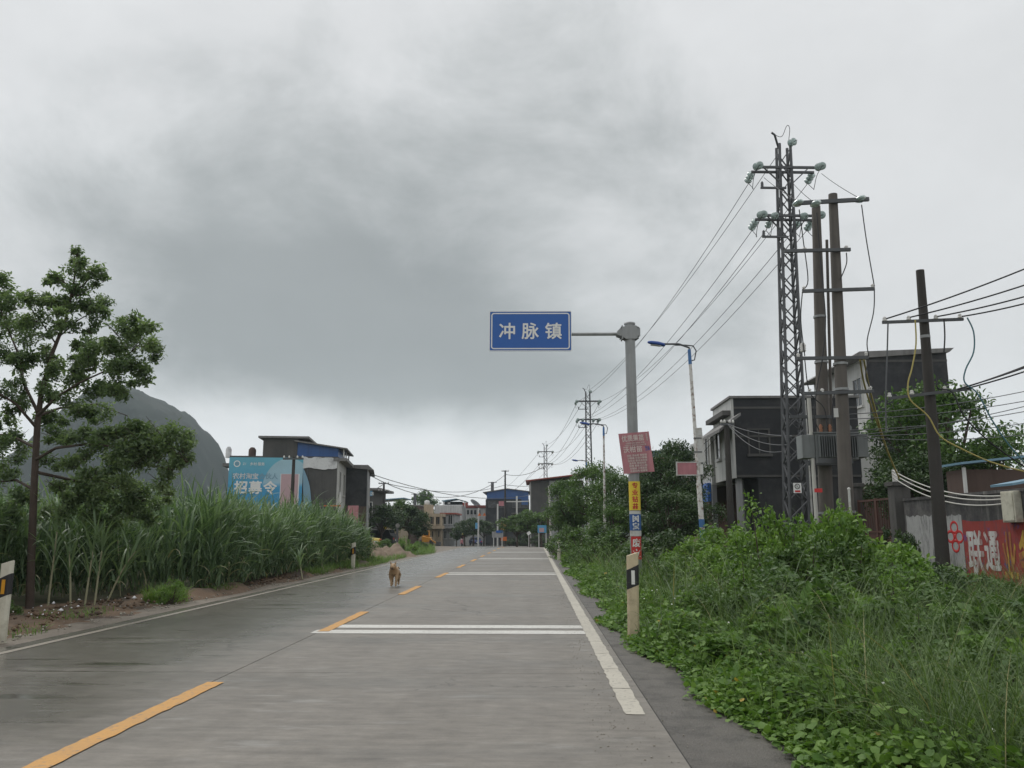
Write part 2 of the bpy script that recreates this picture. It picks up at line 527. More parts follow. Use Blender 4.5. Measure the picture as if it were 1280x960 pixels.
def paint_material(name, col, wear=0.5, under=(0.17, 0.155, 0.135), rough=0.5):
    m, t, b, g = new_mat(name)
    geo = t.nodes.new('ShaderNodeNewGeometry'); pos = geo.outputs['Position']
    f = g.ss(g.noise(pos, 16, 7, 0.75), 0.54, 0.62)
    f2 = g.ss(g.noise(pos, 1.2, 4, 0.6), 0.35, 0.75)
    k = g.m('ADD', 0.85, g.m('MULTIPLY', g.noise(pos, 30, 4, 0.6), 0.3))
    c = g.mix(g.m('MULTIPLY', g.m('ADD', g.m('MULTIPLY', f, 0.7), g.m('MULTIPLY', f2, 0.3)), wear), g.vm('MULTIPLY', col, g.comb(k, k, k)), under)
    g.lk(c, b.inputs['Base Color'])
    b.inputs['Roughness'].default_value = rough
    return m
paint_material('yellow_paint', (0.52, 0.27, 0.065), 0.75, rough=0.65)
paint_material('white_paint', (0.58, 0.57, 0.53), 0.7)
paint_material('edge_paint', (0.46, 0.43, 0.36), 0.8)
paint_material('faded_paint', (0.25, 0.225, 0.18), 0.95)
plain('joint_filler', (0.05, 0.048, 0.045), 0.8)
plain('shoulder', (0.105, 0.095, 0.083), 0.5, 0.45, 6, bump=0.9, bscale=45, dirt=(0.045, 0.04, 0.034), dirt_amt=0.85, dirt_scale=3.5)
plain('gravel_dirt', (0.17, 0.145, 0.115), 0.75, 0.3, 4, bump=0.6, bscale=25, dirt=(0.08, 0.065, 0.05), dirt_amt=0.7)
plain('earth', (0.060, 0.058, 0.030), 0.95, 0.35, 1.2, bump=0.5, bscale=8, dirt=(0.035, 0.05, 0.018), dirt_amt=0.8)
plain('soil', (0.13, 0.083, 0.05), 0.9, 0.4, 3.0, bump=0.8, bscale=14, dirt=(0.035, 0.028, 0.022), dirt_amt=0.85, dirt_scale=1.1)
plain('clay', (0.185, 0.140, 0.10), 0.92, 0.3, 2.5, bump=0.9, bscale=9)
plain('pebble', (0.26, 0.24, 0.20), 0.8, 0.3, 9)
plain('litter', (0.72, 0.72, 0.74), 0.5, 0.2, 9)

# ================================================================== ground
def axis_pts(*segs):
    out = []
    for a, b_, n in segs: out += list(np.linspace(a, b_, n, endpoint=False))
    return np.array(out + [segs[-1][1]])
gx = axis_pts((-1500, -200, 8), (-200, -40, 10), (-40, -10, 20), (-10, 14, 60), (14, 60, 20), (60, 300, 10), (300, 1500, 8))
gy = axis_pts((-60, 0, 12), (0, 40, 80), (40, 180, 56), (180, 600, 14), (600, 1300, 6))
XX, YY = np.meshgrid(gx, gy)
rng = np.random.default_rng(3)
ZZ = np.array([zg(v) for v in gy])[:, None] - 0.10 + rng.random(XX.shape) * 0.03
side = np.clip((XX - 1.6) / 2.0, 0, 1) * np.clip((60 - YY) / 20, 0, 1)
ZZ = ZZ - 0.22 * side
V = np.stack([XX, YY, ZZ], -1).reshape(-1, 3)
ny, nx = XX.shape
idx = np.arange(ny * nx).reshape(ny, nx)
Fq = np.stack([idx[:-1, :-1], idx[:-1, 1:], idx[1:, 1:], idx[1:, :-1]], -1).reshape(-1, 4)
tag(mesh_obj('ground', np_mesh('ground', V, Fq, smooth=True), 'earth'), 'dark soil and low green ground under the weeds and cane', kind='structure')

# ================================================================== road
CX = -2.84                      # centre line
XL, XR = -6.05, 0.86            # edges of the concrete
def strip(x0, x1, ys, z, bend=True):
    V, Fq = [], []
    for Y in ys:
        s_ = road_x(Y) if bend else 0
        V += [(x0 + s_, Y, zg(Y) + z), (x1 + s_, Y, zg(Y) + z)]
    for i in range(len(ys) - 1): Fq.append((2 * i, 2 * i + 1, 2 * i + 3, 2 * i + 2))
    return V, Fq
v, f = strip(XL - 0.02, XR + 0.02, axis_pts((-30, 65, 20), (65, 300, 60)), -0.02)
road = tag(mesh_obj('road', np_mesh('road', v, f), 'joint_filler'), 'grey concrete two lane road, wet on its left side', kind='structure')

def slab(x0, x1, y0, y1):
    n = 1 if y1 < 65 else 4
    ys = np.linspace(y0 + 0.004, y1 - 0.004, n + 1)
    top, _ = strip(x0, x1, ys, 0.0); bot, _ = strip(x0, x1, ys, -0.15)
    k = len(top); fs = []
    for i in range(n):
        fs.append((2 * i, 2 * i + 1, 2 * i + 3, 2 * i + 2))
        fs.append((2 * i, 2 * i + 2, k + 2 * i + 2, k + 2 * i)); fs.append((2 * i + 1, k + 2 * i + 1, k + 2 * i + 3, 2 * i + 3))
    fs += [(0, k, k + 1, 1), (2 * n, 2 * n + 1, k + 2 * n + 1, k + 2 * n)]
    MB().add(top + bot, fs).build('slab', 'concrete_road', road)
y0 = -22.0
while y0 < 290:
    L_ = 5.0 if y0 < 60 else 12.0
    for a, b_ in ((XL, CX - 0.005), (CX + 0.005, XR)): slab(a, b_, y0, y0 + L_)
    y0 += L_

# painted markings, 4 mm proud of the slabs
def mark(name, x0, x1, y0, y1, mat, z=0.004):
    if y1 < 34 and abs(y1 - y0) < 4:      # ragged edges close by
        rg = random.Random(int(y0 * 100)); nx_, ny_ = max(2, int((x1 - x0) / .12)), max(2, int((y1 - y0) / .10)); v = []
        for j in range(ny_ + 1):
            for i in range(nx_ + 1):
                jx = rg.uniform(-.008, .008) if i in (0, nx_) else 0; jy = rg.uniform(-.009, .009) if j in (0, ny_) else 0
                v.append((x0 + (x1 - x0) * i / nx_ + jx, y0 + (y1 - y0) * j / ny_ + jy, z))
        f = [(j * (nx_ + 1) + i, j * (nx_ + 1) + i + 1, (j + 1) * (nx_ + 1) + i + 1, (j + 1) * (nx_ + 1) + i) for j in range(ny_) for i in range(nx_)]
    else: v, f = strip(x0, x1, np.linspace(y0, y1, max(2, int((y1 - y0) / 2.5) + 1)), z)
    return mesh_obj(name, np_mesh(name, v, f), mat, road)
for i in range(-2, 16):
    e = 7.45 + 6.4 * i
    mark('centre_dash', CX - 0.075 + 0.05, CX + 0.075 + 0.05, e - 2.7, e, 'yellow_paint', 0.007)
y0 = 6.27
while y0 < 120:
    mark('edge_line', 0.64, 0.79, y0 + 0.006, y0 + 1.0 - 0.006 if y0 < 20 else y0 + 5, 'edge_paint'); y0 += 1.0 if y0 < 20 else 5
for yy, w, x0 in ((10.96, 0.37, -2.92), (11.58, 0.37, -2.80), (25.5, 0.45, -2.75), (26.35, 0.45, -2.75), (39.7, 0.45, -2.7), (40.7, 0.45, -2.7), (52.0, 0.5, -2.7), (53.0, 0.5, -2.7), (64, 0.5, -2.7)):
    mark('rumble_line', x0, 0.635, yy, yy + w, 'white_paint')
mark('edge_line', -5.82, -5.72, -20, 62, 'faded_paint')

v, f = strip(XR + 0.025, 1.75, axis_pts((-30, 65, 38), (65, 200, 30)), -0.025)
v = [(p[0] + (0.10 * math.sin(p[1] * 0.9) if i % 2 else 0), p[1], p[2] - (0.02 if i % 2 else 0)) for i, p in enumerate(v)]
tag(mesh_obj('shoulder', np_mesh('shoulder', v, f), 'shoulder'), 'narrow dark gravelly shoulder along the concrete road', kind='structure')
v, f = strip(-6.75, XL - 0.025, axis_pts((-30, 65, 38), (65, 100, 12)), -0.02)
tag(mesh_obj('gravel_shoulder', np_mesh('gravel_shoulder', v, f), 'gravel_dirt'), 'gravelly brown shoulder beside the cane field', kind='structure')
# side opening where the yard on the left meets the road
v, f = strip(-13.0, XL - 0.03, axis_pts((56, 120, 20)), -0.035)
v = [(p[0] + (min(max(70 - p[1], 0), 14) * 0.45 if i % 2 == 0 else 0), p[1], p[2]) for i, p in enumerate(v)]
tag(mesh_obj('yard', np_mesh('yard', v, f), 'gravel_dirt'), 'pale dirt yard opening off the road', kind='structure')

# lumpy dirt bank between the road and the cane
ys = np.linspace(-4, 37, 205); ts = np.linspace(0, 1, 9)
rng = np.random.default_rng(5)
V = []
for Y in ys:
    inner = -8.7 if Y < 14.5 else (-8.7 + (Y - 14.5) * 0.5 if Y < 17.5 else -7.2)
    for t in ts:
        x = -6.45 - 0.1 * math.sin(Y * 1.3) + (inner - 0.6 + 6.45) * t
        z = 0.13 * math.sin(math.pi * min(t * 1.25, 1)) * (0.7 + 0.5 * math.sin(Y * 0.8) + 0.35 * math.sin(Y * 2.3 + 1)) + (rng.random() - 0.5) * 0.07 * (t > 0)
        V.append((x, Y, z - 0.03))
n = len(ts); idx = np.arange(len(ys) * n).reshape(len(ys), n)
Fq = np.stack([idx[:-1, :-1], idx[1:, :-1], idx[1:, 1:], idx[:-1, 1:]], -1).reshape(-1, 4)
tag(mesh_obj('dirt_bank', np_mesh('dirt_bank', V, Fq, smooth=True), 'soil'), 'lumpy brown dirt bank at the foot of the sugarcane', kind='structure')

# grit and small stones, uncountable
def pebbles(name, label, n, fx, fy, smin, smax, mat, seed, zf):
    rng = np.random.default_rng(seed)
    P = np.stack([fx(rng, n), fy(rng, n), np.zeros(n)], 1)
    P[:, 2] = zf(P)
    s_ = smin + (smax - smin) * rng.random(n) ** 3
    B = np.array([(1, 0, 0), (-.5, .87, 0), (-.5, -.87, 0), (.2, .1, .8), (0, 0, -.4)])
    a = rng.random(n) * 6.28
    rot = np.stack([np.stack([np.cos(a), -np.sin(a), 0 * a], -1), np.stack([np.sin(a), np.cos(a), 0 * a], -1), np.stack([0 * a, 0 * a, 1 + 0 * a], -1)], 1)
    V = np.einsum('nij,kj->nki', rot, B) * s_[:, None, None] * (0.7 + 0.6 * rng.random((n, 5, 1))) + P[:, None]
    T = np.array([(0, 1, 3), (1, 2, 3), (2, 0, 3), (1, 0, 4), (2, 1, 4), (0, 2, 4)])
    Fi = (np.arange(n)[:, None, None] * 5 + T[None]).reshape(-1, 3)
    return tag(mesh_obj(name, np_mesh(name, V.reshape(-1, 3), Fi), mat), label, kind='stuff')
pebbles('gravel', 'loose dark grit scattered by the right edge of the road', 2600, lambda r, n: 0.35 + np.abs(r.normal(size=n)) * 0.45, lambda r, n: 2 + 26 * r.random(n) ** 1.5, 0.002, 0.009, 'pebble', 11, lambda P: np.where(P[:, 0] > XR, -0.022, 0.002))
pebbles('gravel', 'loose stones along the gravelly left shoulder', 900, lambda r, n: -6.2 - np.abs(r.normal(size=n)) * 0.5, lambda r, n: 6 + 26 * r.random(n), 0.006, 0.035, 'pebble', 12, lambda P: 0.0 * P[:, 0] + 0.02)
pebbles('soil_clods', 'brown soil clods lying on the dirt bank', 1400, lambda r, n: -6.7 - r.random(n) * 1.6, lambda r, n: 6 + 26 * r.random(n), 0.01, 0.07, 'soil', 13, lambda P: 0.0 * P[:, 0] + 0.05)
pebbles('litter', 'scraps of white litter strewn on the dirt bank', 60, lambda r, n: -7.0 - r.random(n) * 1.3, lambda r, n: 9.5 + 6 * r.random(n), 0.012, 0.06, 'litter', 14, lambda P: 0.0 * P[:, 0] + 0.10)

# ================================================================== karst hill
plain('karst', (0.014, 0.022, 0.016), 0.95, 0.5, 0.045, bump=0.6, bscale=0.3, dirt=(0.06, 0.06, 0.058), dirt_amt=0.35, dirt_scale=0.02)
def hill(name, prof, Y, depth, label, seed):
    """prof: skyline points in photo pixels; a rounded ridge is raised under it at distance Y"""
    rng = np.random.default_rng(seed)
    pts = [at(x, y, Y) for x, y in prof]
    X = np.array([p.x for p in pts]); Z = np.array([p.z for p in pts])
    xs = np.linspace(X[0], X[-1], 140)
    hz = np.interp(xs, X, Z)
    nv = 44
    V = []
    ph = rng.random(8) * 6.28
    for j in range(nv + 1):
        t = -1 + 2 * j / nv
        prof_ = (1 - abs(t) ** 2.6)
        for i, x in enumerate(xs):
            z = (hz[i] + 4) * prof_ - 4
            k = sum(math.sin(x * 0.05 * (q + 1) + ph[q] + t * 5 * (1 + q % 3)) / (q + 1) for q in range(6))
            z += (k * 2.0 + rng.normal() * .9) * (1 if abs(t) > 0.05 else 0.35) * (1 if 0 < j < nv else 0)
            V.append((x * (1 + t * depth / Y * 0.2), Y + t * depth + k * 3, z - 3))
    n = len(xs); idx = np.arange((nv + 1) * n).reshape(nv + 1, n)
    Fq = np.stack([idx[:-1, :-1], idx[:-1, 1:], idx[1:, 1:], idx[1:, :-1]], -1).reshape(-1, 4)
    return tag(mesh_obj(name, np_mesh(name, V, Fq, smooth=True), 'karst'), label, kind='structure')
hill('hill', [(-420, 664), (-350, 560), (-240, 500), (-160, 530), (-80, 575), (0, 580), (60, 552), (100, 508), (135, 482), (155, 476), (172, 482), (200, 494), (228, 512), (248, 534), (262, 560), (274, 590), (284, 622), (290, 664)], 560, 90, 'steep wooded karst hill, dark grey in the haze', 4)
hill('hill', [(420, 664), (460, 655), (540, 645), (600, 652), (700, 648), (800, 640), (900, 630), (1000, 640), (1150, 620), (1300, 635), (1500, 664)], 900, 120, 'low distant hills behind the town', 6)
# ================================================================== materials of made things
plain('galvanised', (0.30, 0.31, 0.31), 0.5, 0.2, 4, metal=0.35, streak=0.25, bump=0.05)
plain('dark_steel', (0.10, 0.105, 0.11), 0.6, 0.3, 5, metal=0.3)
plain('tower_steel', (0.10, 0.103, 0.108), 0.55, 0.3, 2, metal=0.4)
plain('pole_concrete', (0.125, 0.112, 0.10), 0.85, 0.25, 2.5, streak=0.35, bump=0.3, bscale=30)
plain('old_pole', (0.050, 0.045, 0.040), 0.8, 0.3, 3, streak=0.3, bump=0.3, bscale=25)
plain('sign_blue', (0.012, 0.105, 0.40), 0.4, 0.08, 2)
plain('sign_white', (0.78, 0.78, 0.76), 0.45, 0.06, 4)
plain('post_plastic', (0.56, 0.47, 0.31), 0.55, 0.2, 6, dirt=(0.25, 0.2, 0.13), dirt_amt=0.5, dirt_scale=5)
plain('post_plastic_pale', (0.60, 0.58, 0.48), 0.55, 0.15, 6, dirt=(0.3, 0.27, 0.2), dirt_amt=0.5, dirt_scale=5)
plain('black_band', (0.018, 0.018, 0.02), 0.5, 0.2, 6)
plain('reflector_white', (0.75, 0.75, 0.72), 0.3)
plain('reflector_amber', (0.62, 0.30, 0.03), 0.3)
plain('poster_red', (0.48, 0.20, 0.225), 0.6, 0.2, 3, streak=0.25)
plain('poster_faded', (0.68, 0.58, 0.55), 0.65, 0.15, 5)
plain('poster_yellow', (0.75, 0.56, 0.04), 0.5, 0.1, 5)
plain('poster_blue', (0.03, 0.10, 0.30), 0.5, 0.1, 5)
plain('print_red', (0.55, 0.03, 0.03), 0.5, 0.1, 5)
plain('print_blue', (0.05, 0.12, 0.42), 0.5, 0.1, 5)
plain('print_black', (0.03, 0.03, 0.03), 0.5)
plain('lamp_blue', (0.02, 0.07, 0.30), 0.35, 0.15, 6)
plain('lamp_blue_faded', (0.05, 0.16, 0.38), 0.45, 0.2, 6)
plain('peeling_white', (0.66, 0.65, 0.62), 0.6, 0.15, 5, dirt=(0.16, 0.075, 0.035), dirt_amt=0.95, dirt_scale=7)
plain('old_white', (0.55, 0.55, 0.53), 0.6, 0.15, 5, dirt=(0.28, 0.25, 0.2), dirt_amt=0.6, dirt_scale=4)
plain('porcelain', (0.68, 0.67, 0.64), 0.25)
plain('cable_black', (0.02, 0.02, 0.022), 0.6)
plain('cable_grey', (0.10, 0.105, 0.11), 0.6)
plain('cable_yellow', (0.42, 0.35, 0.11), 0.6)
plain('cable_teal', (0.07, 0.17, 0.20), 0.6)
plain('cable_white', (0.55, 0.54, 0.50), 0.6)
plain('transformer_grey', (0.20, 0.215, 0.215), 0.5, 0.15, 4, streak=0.3)
plain('copper', (0.35, 0.17, 0.10), 0.5, metal=0.5)
m, t, b, g = new_mat('glass_insulator')
b.inputs['Base Color'].default_value = (0.60, 0.74, 0.71, 1); b.inputs['Roughness'].default_value = 0.12
b.inputs['Transmission Weight'].default_value = 0.45; b.inputs['IOR'].default_value = 1.45

UX, UY, UZ = Vector((1, 0, 0)), Vector((0, 1, 0)), Vector((0, 0, 1))
FACE = Vector((0, -1, 0))

def round_poly(w, h_, r_, n=5):
    pts = []
    for cx, cy, a0 in ((w / 2 - r_, h_ / 2 - r_, 0), (-w / 2 + r_, h_ / 2 - r_, 90), (-w / 2 + r_, -h_ / 2 + r_, 180), (w / 2 - r_, -h_ / 2 + r_, 270)):
        for i in range(n + 1):
            a = R(a0 + 90 * i / n); pts.append((cx + r_ * math.cos(a), cy + r_ * math.sin(a)))
    return pts

def frame_ring(mb, w, h_, r_, t_, o, ex, ey, n, th=0.004):
    a = round_poly(w, h_, r_); b_ = round_poly(w - 2 * t_, h_ - 2 * t_, max(r_ - t_, 0.005))
    o, ex, ey, n = Vector(o), Vector(ex), Vector(ey), Vector(n)
    A = [o + ex * p[0] + ey * p[1] + n * th for p in a]; B = [o + ex * p[0] + ey * p[1] + n * th for p in b_]
    k = len(A)
    return mb.add(A + B, [(i, (i + 1) % k, k + (i + 1) % k, k + i) for i in range(k)])

# ================================================================== place-name sign on its cantilever pole
YS = 20.0
top = at(787, 405, YS); pb = Vector((at(794.5, 664, YS).x, YS, -0.3))
ROOT = empty('place_name_sign', pb, 'blue place-name sign cantilevered from a grey roadside pole over the lane', 'road sign')
xp = pb.x - 0.06
PR = 0.128
def pole_x(z): return pb.x + (top.x - pb.x) * (z - pb.z) / (top.z - pb.z)
MB().tube([pb, Vector((top.x, YS, top.z))], [PR + 0.006, PR - 0.004], 20).build('pole', 'galvanised', ROOT)
MB().lathe(Vector((top.x, YS, top.z)), [(PR + .01, -0.02), (PR + .012, 0.02), (PR - .03, 0.035)], 20).build('cap', 'galvanised', ROOT)
pl, pr_ = at(612, 390, YS), at(714, 390, YS)
plb = at(612, 439.5, YS)
pw = pr_.x - pl.x; phh = pl.z - plb.z
pc = Vector(((pl.x + pr_.x) / 2, YS - 0.05, (pl.z + plb.z) / 2))
tilt = R(-0.3)
ex = Vector((math.cos(tilt), 0, math.sin(tilt))); ey = Vector((-math.sin(tilt), 0, math.cos(tilt)))
pan = MB().prism(round_poly(pw, phh, 0.03), FACE, pc, ex, ey, 0.03).build('panel', 'sign_blue', ROOT)
m_ = MB(); frame_ring(m_, pw, phh, 0.03, 0.014, pc, ex, ey, FACE); m_.build('rim', 'sign_white', pan)
m_ = MB(); frame_ring(m_, pw - 0.09, phh - 0.09, 0.07, 0.028, pc, ex, ey, FACE); m_.build('border', 'sign_white', pan)
for i, ch in enumerate('冲脉镇'):
    text('lettering', ch, 'sign_white', pan, pc + ex * ((i - 1) * pw * 0.282 - 0.005) + ey * 0.0, ex, ey, FACE, 0.44, 0.018, 0.006, 0.98)
za = at(740, 417, YS).z
MB().tube([Vector((pl.x + 0.15, YS + 0.03, za)), Vector((top.x - 0.26, YS + 0.03, za - 0.01))], 0.042, 12).build('arm', 'galvanised', ROOT)
for dz_ in (0.22, -0.22):
    MB().box((pc.x, YS - 0.005, pc.z + dz_), (pw * 0.9, 0.03, 0.06)).build('panel_rail', 'galvanised', ROOT)
for k in (-0.5, 0.5):
    MB().box((pc.x + k, YS + 0.03, pc.z), (0.06, 0.09, 0.55)).build('panel_clamp', 'galvanised', ROOT)
for sy in (-1, 1):
    poly = [(-0.27, 0.02), (-0.15, 0.14), (0.20, 0.17), (0.30, 0.10), (0.30, -0.10), (0.20, -0.17), (-0.05, -0.17), (-0.15, -0.10), (-0.27, -0.06)]
    MB().prism(poly, FACE, Vector((pole_x(za) - 0.06, YS + sy * (PR + 0.012), za)), UX, UZ, 0.02).build('bracket_plate', 'galvanised', ROOT)
MB().box((pole_x(za) - 0.20, YS, za), (0.03, 0.30, 0.34)).build('flange', 'galvanised', ROOT)
MB().box((pole_x(za) + 0.16, YS, za), (0.03, 0.30, 0.30)).build('flange', 'galvanised', ROOT)
for k in (-0.23, 0.19):
    for q in (-0.11, 0.11):
        MB().tube([Vector((pole_x(za) + k, YS - 0.19, za + q)), Vector((pole_x(za) + k, YS + 0.19, za + q))], 0.013, 6).build('bolt', 'dark_steel', ROOT)

# crooked red poster board strapped to the pole
c = at(794.5, 566.5, YS); c.y = YS - PR - 0.03
BR = empty('poster_board', c, 'crooked faded red board of planting adverts strapped to the sign pole', 'poster')
a = R(4.5)
ex = Vector((math.cos(a), 0, math.sin(a))); ey = Vector((math.sin(R(-7)) * -1, 0, math.cos(R(7)))) ; ey = Vector((-math.sin(R(6.5)), 0, math.cos(R(6.5))))
bw, bh = 0.735, 0.97
MB().prism([(-bw / 2, -bh / 2), (bw / 2, -bh / 2), (bw / 2, bh / 2), (-bw / 2, bh / 2)], FACE, c, ex, ey, 0.02).build('board', 'poster_red', BR)
for k in (-0.35, 0.35):
    m_ = MB(); m_.tube([c + ey * k + Vector((PR * 1.12 * math.cos(q), PR + 0.03 + PR * 1.12 * math.sin(q), 0)) for q in np.linspace(0, 2 * math.pi, 15)], 0.008, 6); m_.build('strap', 'dark_steel', BR)
text('lettering', '优质果苗', 'poster_faded', BR, c + ey * 0.355 - ex * 0.04, ex, ey, FACE, 0.165, 0.02, 0.004, 0.82)
text('lettering', '供应各种', 'poster_faded', BR, c + ey * 0.36 + ex * 0.30, ey * -1, ex, FACE, 0.045, 0.02, 0.004)
text('lettering', '沃柑苗', 'poster_faded', BR, c + ey * 0.085 - ex * 0.075, ex, ey, FACE, 0.155, 0.018, 0.004, 1.0)
text('lettering', '新品', 'print_blue', BR, c + ey * 0.115 + ex * 0.275, ex, ey, FACE, 0.05, 0.02, 0.004)
text('lettering', '上市', 'print_blue', BR, c + ey * 0.06 + ex * 0.275, ex, ey, FACE, 0.06, 0.03, 0.004)
for i, s_ in enumerate(['沙糖橘 金桔 皇帝柑 脐橙', '大量供应 品种齐全 价格优惠']):
    text('lettering', s_, 'poster_faded', BR, c + ey * (0.235 - i * 0.052), ex, ey, FACE, 0.042, 0.012, 0.004)
for i, s_ in enumerate(['沃柑 茂谷柑 贡柑苗', '沙糖橘 无核沙糖橘', '金桔苗 脆皮金桔苗', '皇帝柑 春甜桔苗', '脐橙 夏橙 红心柚', '砂糖桔 大果型苗', '优质枳壳 容器苗']):
    text('lettering', s_, 'poster_faded', BR, c + ey * (-0.065 - i * 0.062), ex, ey, FACE, 0.054, 0.025, 0.004, 1.05)

def wrap_sheet(z0, z1, a0, a1, r_, parent, name, mat, n=12):
    m_ = MB(); vs = []; fs = []
    for i in range(n + 1):
        a = a0 + (a1 - a0) * i / n
        for z in (z0, z1):
            vs.append(Vector((pole_x(z) + r_ * math.sin(a), YS - r_ * math.cos(a), z)))
    for i in range(n): fs.append((2 * i, 2 * i + 2, 2 * i + 3, 2 * i + 1))
    return m_.add(vs, fs, True).build(name, mat, parent)
def zY(y): return at(795, y, YS).z
def sticker(label, y0, y1, mat, words, wmat, sz, r_, group=None, extra=None, squash=1.0, arc=1.35):
    o = Vector((pole_x(zY((y0 + y1) / 2)), YS, zY((y0 + y1) / 2)))
    e = empty('poster_sticker', o, label, 'sticker', group)
    wrap_sheet(zY(y1), zY(y0), -arc, arc, r_, e, 'sheet', mat)
    n = len(words); H_ = zY(y0) - zY(y1)
    for i, ch in enumerate(words):
        z = zY(y0) - H_ * (i + 0.5 + 0.12) / (n + 0.24)
        text('lettering', ch, wmat, e, Vector((pole_x(z), YS - r_ , z)), UX, UZ, FACE, sz, 0.03, 0.003, squash, bend=r_)
    return e
RS = PR + 0.012
e = sticker('yellow sticker with red upright characters wrapped round the sign pole', 602, 638, 'poster_yellow', '专业钻井', 'print_red', 0.145, RS)
text('lettering', '电话', 'print_red', e, Vector((pole_x(zY(634)), YS - RS, zY(635))), UX, UZ, FACE, 0.06, 0.03, 0.003, 1, bend=RS)
sticker('dark blue sticker reading in white wrapped round the sign pole', 643, 663, 'poster_blue', '国宝', 'sign_white', 0.17, RS)
sticker('small white sticker between the yellow and the blue ones on the pole', 639, 642.6, 'old_white', '', 'print_blue', 0.1, RS)
sticker('blank white sticker below the blue one on the sign pole', 663.4, 670, 'old_white', '', 'print_blue', 0.1, RS)
sticker('red sticker with large white characters low on the sign pole', 670.5, 699, 'print_red', '废立', 'sign_white', 0.20, RS, arc=1.0)

# ================================================================== delineator posts
def delineator(p, label, body, refl, hgt=1.05, lean=(0, 0)):
    e = empty('delineator_post', p, label, 'marker post', 'delineator posts along the road')
    w, d = 0.145, 0.085
    o = Vector((0, 0, 0))
    p = Vector(p)
    def sh(q): return p + Vector((q.x + lean[0] * q.z, q.y + lean[1] * q.z, q.z))
    def seg(z0l, z0r, z1l, z1r, grow, name, mat):
        w2, d2 = w / 2 + grow, d / 2 + grow; c_ = 0.025
        ring = [(-w2 + c_, -d2), (w2 - c_, -d2), (w2, -d2 + c_), (w2, d2 - c_), (w2 - c_, d2), (-w2 + c_, d2), (-w2, d2 - c_), (-w2, -d2 + c_)]
        lo = [sh(Vector((x, y, z0l + (z0r - z0l) * (x / (2 * w2) + 0.5)))) for x, y in ring]
        hi = [sh(Vector((x, y, z1l + (z1r - z1l) * (x / (2 * w2) + 0.5)))) for x, y in ring]
        MB().add(lo + hi, [(i, (i + 1) % 8, 8 + (i + 1) % 8, 8 + i) for i in range(8)] + [list(range(8))[::-1], list(range(8, 16))]).build(name, mat, e, bevel=0.004)
    h_ = hgt
    seg(-0.25, -0.25, h_ - 0.045, h_, 0, 'post', body)
    bd = [x for x in e.children if x.name.startswith('post')][0]
    seg(h_ - 0.46, h_ - 0.40, h_ - 0.22, h_ - 0.15, 0.003, 'band', 'black_band')
    MB().box(sh(Vector((0, -d / 2 - 0.005, h_ - 0.31))), (0.042, 0.008, 0.17)).build('reflector', refl, e)
    return e
delineator(gnd(792, 799, -0.02), 'dirty beige delineator post with a white reflector in front of the sign pole', 'post_plastic', 'reflector_white', 1.06, (0.01, 0))
q = gnd(702, 700, -0.02); delineator(Vector((q.x - .12, q.y, q.z)), 'clean white delineator post beside tall weeds at the edge line', 'post_plastic_pale', 'reflector_white', 0.95, (0.0, 0))
q = gnd(690, 685, -0.02); delineator(Vector((q.x - .15, q.y, -0.05)), 'small distant white delineator post where the road bends', 'post_plastic_pale', 'reflector_white', 1.0)
delineator(gnd(-0.5, 804, -0.02), 'white delineator post with an amber reflector near the litter on the dirt bank', 'post_plastic_pale', 'reflector_amber', 0.97)
delineator(gnd(441, 711, -0.02), 'cream delineator post with amber reflector at the end of the cane field', 'post_plastic_pale', 'reflector_amber', 0.93)

# ================================================================== lattice steel power towers
def insulator_string(e, p, q, n=3, r_=0.125, name='insulator_string'):
    """glass discs threaded from p towards q"""
    p, q = Vector(p), Vector(q); d = (q - p); L_ = d.length; d.normalize()
    MB().tube([p, q], 0.012, 6).build('insulator_rod', 'dark_steel', e)
    st = 0.146
    for i in range(n):
        c_ = p + d * (0.10 + i * st)
        MB().lathe(c_, [(0.025, -0.05), (0.045, -0.03), (r_, 0.0), (r_ * 0.96, 0.022), (0.05, 0.03)], 14, d).build('insulator_disc', 'glass_insulator', e)

def lattice_tower(base, H_, label, group):
    b_ = Vector(base); e = empty('lattice_tower', b_, label, 'power tower', group)
    w0, w1 = 0.30, 0.17          # half widths at foot and top
    def hw(z): return w0 + (w1 - w0) * min(z / (H_ * 0.92), 1)
    def cor(i, z):
        sx, sy = ((-1, -1), (1, -1), (1, 1), (-1, 1))[i]
        return b_ + Vector((sx * hw(z), sy * hw(z), z))
    for i in range(4):
        MB().bar(cor(i, -0.3), cor(i, H_), 0.066, 0.066, (1, 1, 0)).build('leg', 'tower_steel', e)
    z = 0.2; k = 0
    while z < H_ - 0.25:
        dz_ = max(0.50, hw(z) * 2.0)
        z2 = min(z + dz_, H_)
        for i in range(4):
            j = (i + 1) % 4
            a_, c_ = (i, j) if (k + i) % 2 else (j, i)
            MB().bar(cor(a_, z), cor(c_, z2), 0.045, 0.03).build('brace', 'tower_steel', e)
            if k % 2 == 0: MB().bar(cor(c_, z), cor(a_, z2), 0.04, 0.03).build('brace', 'tower_steel', e)
        z = z2; k += 1
    return e, hw, cor

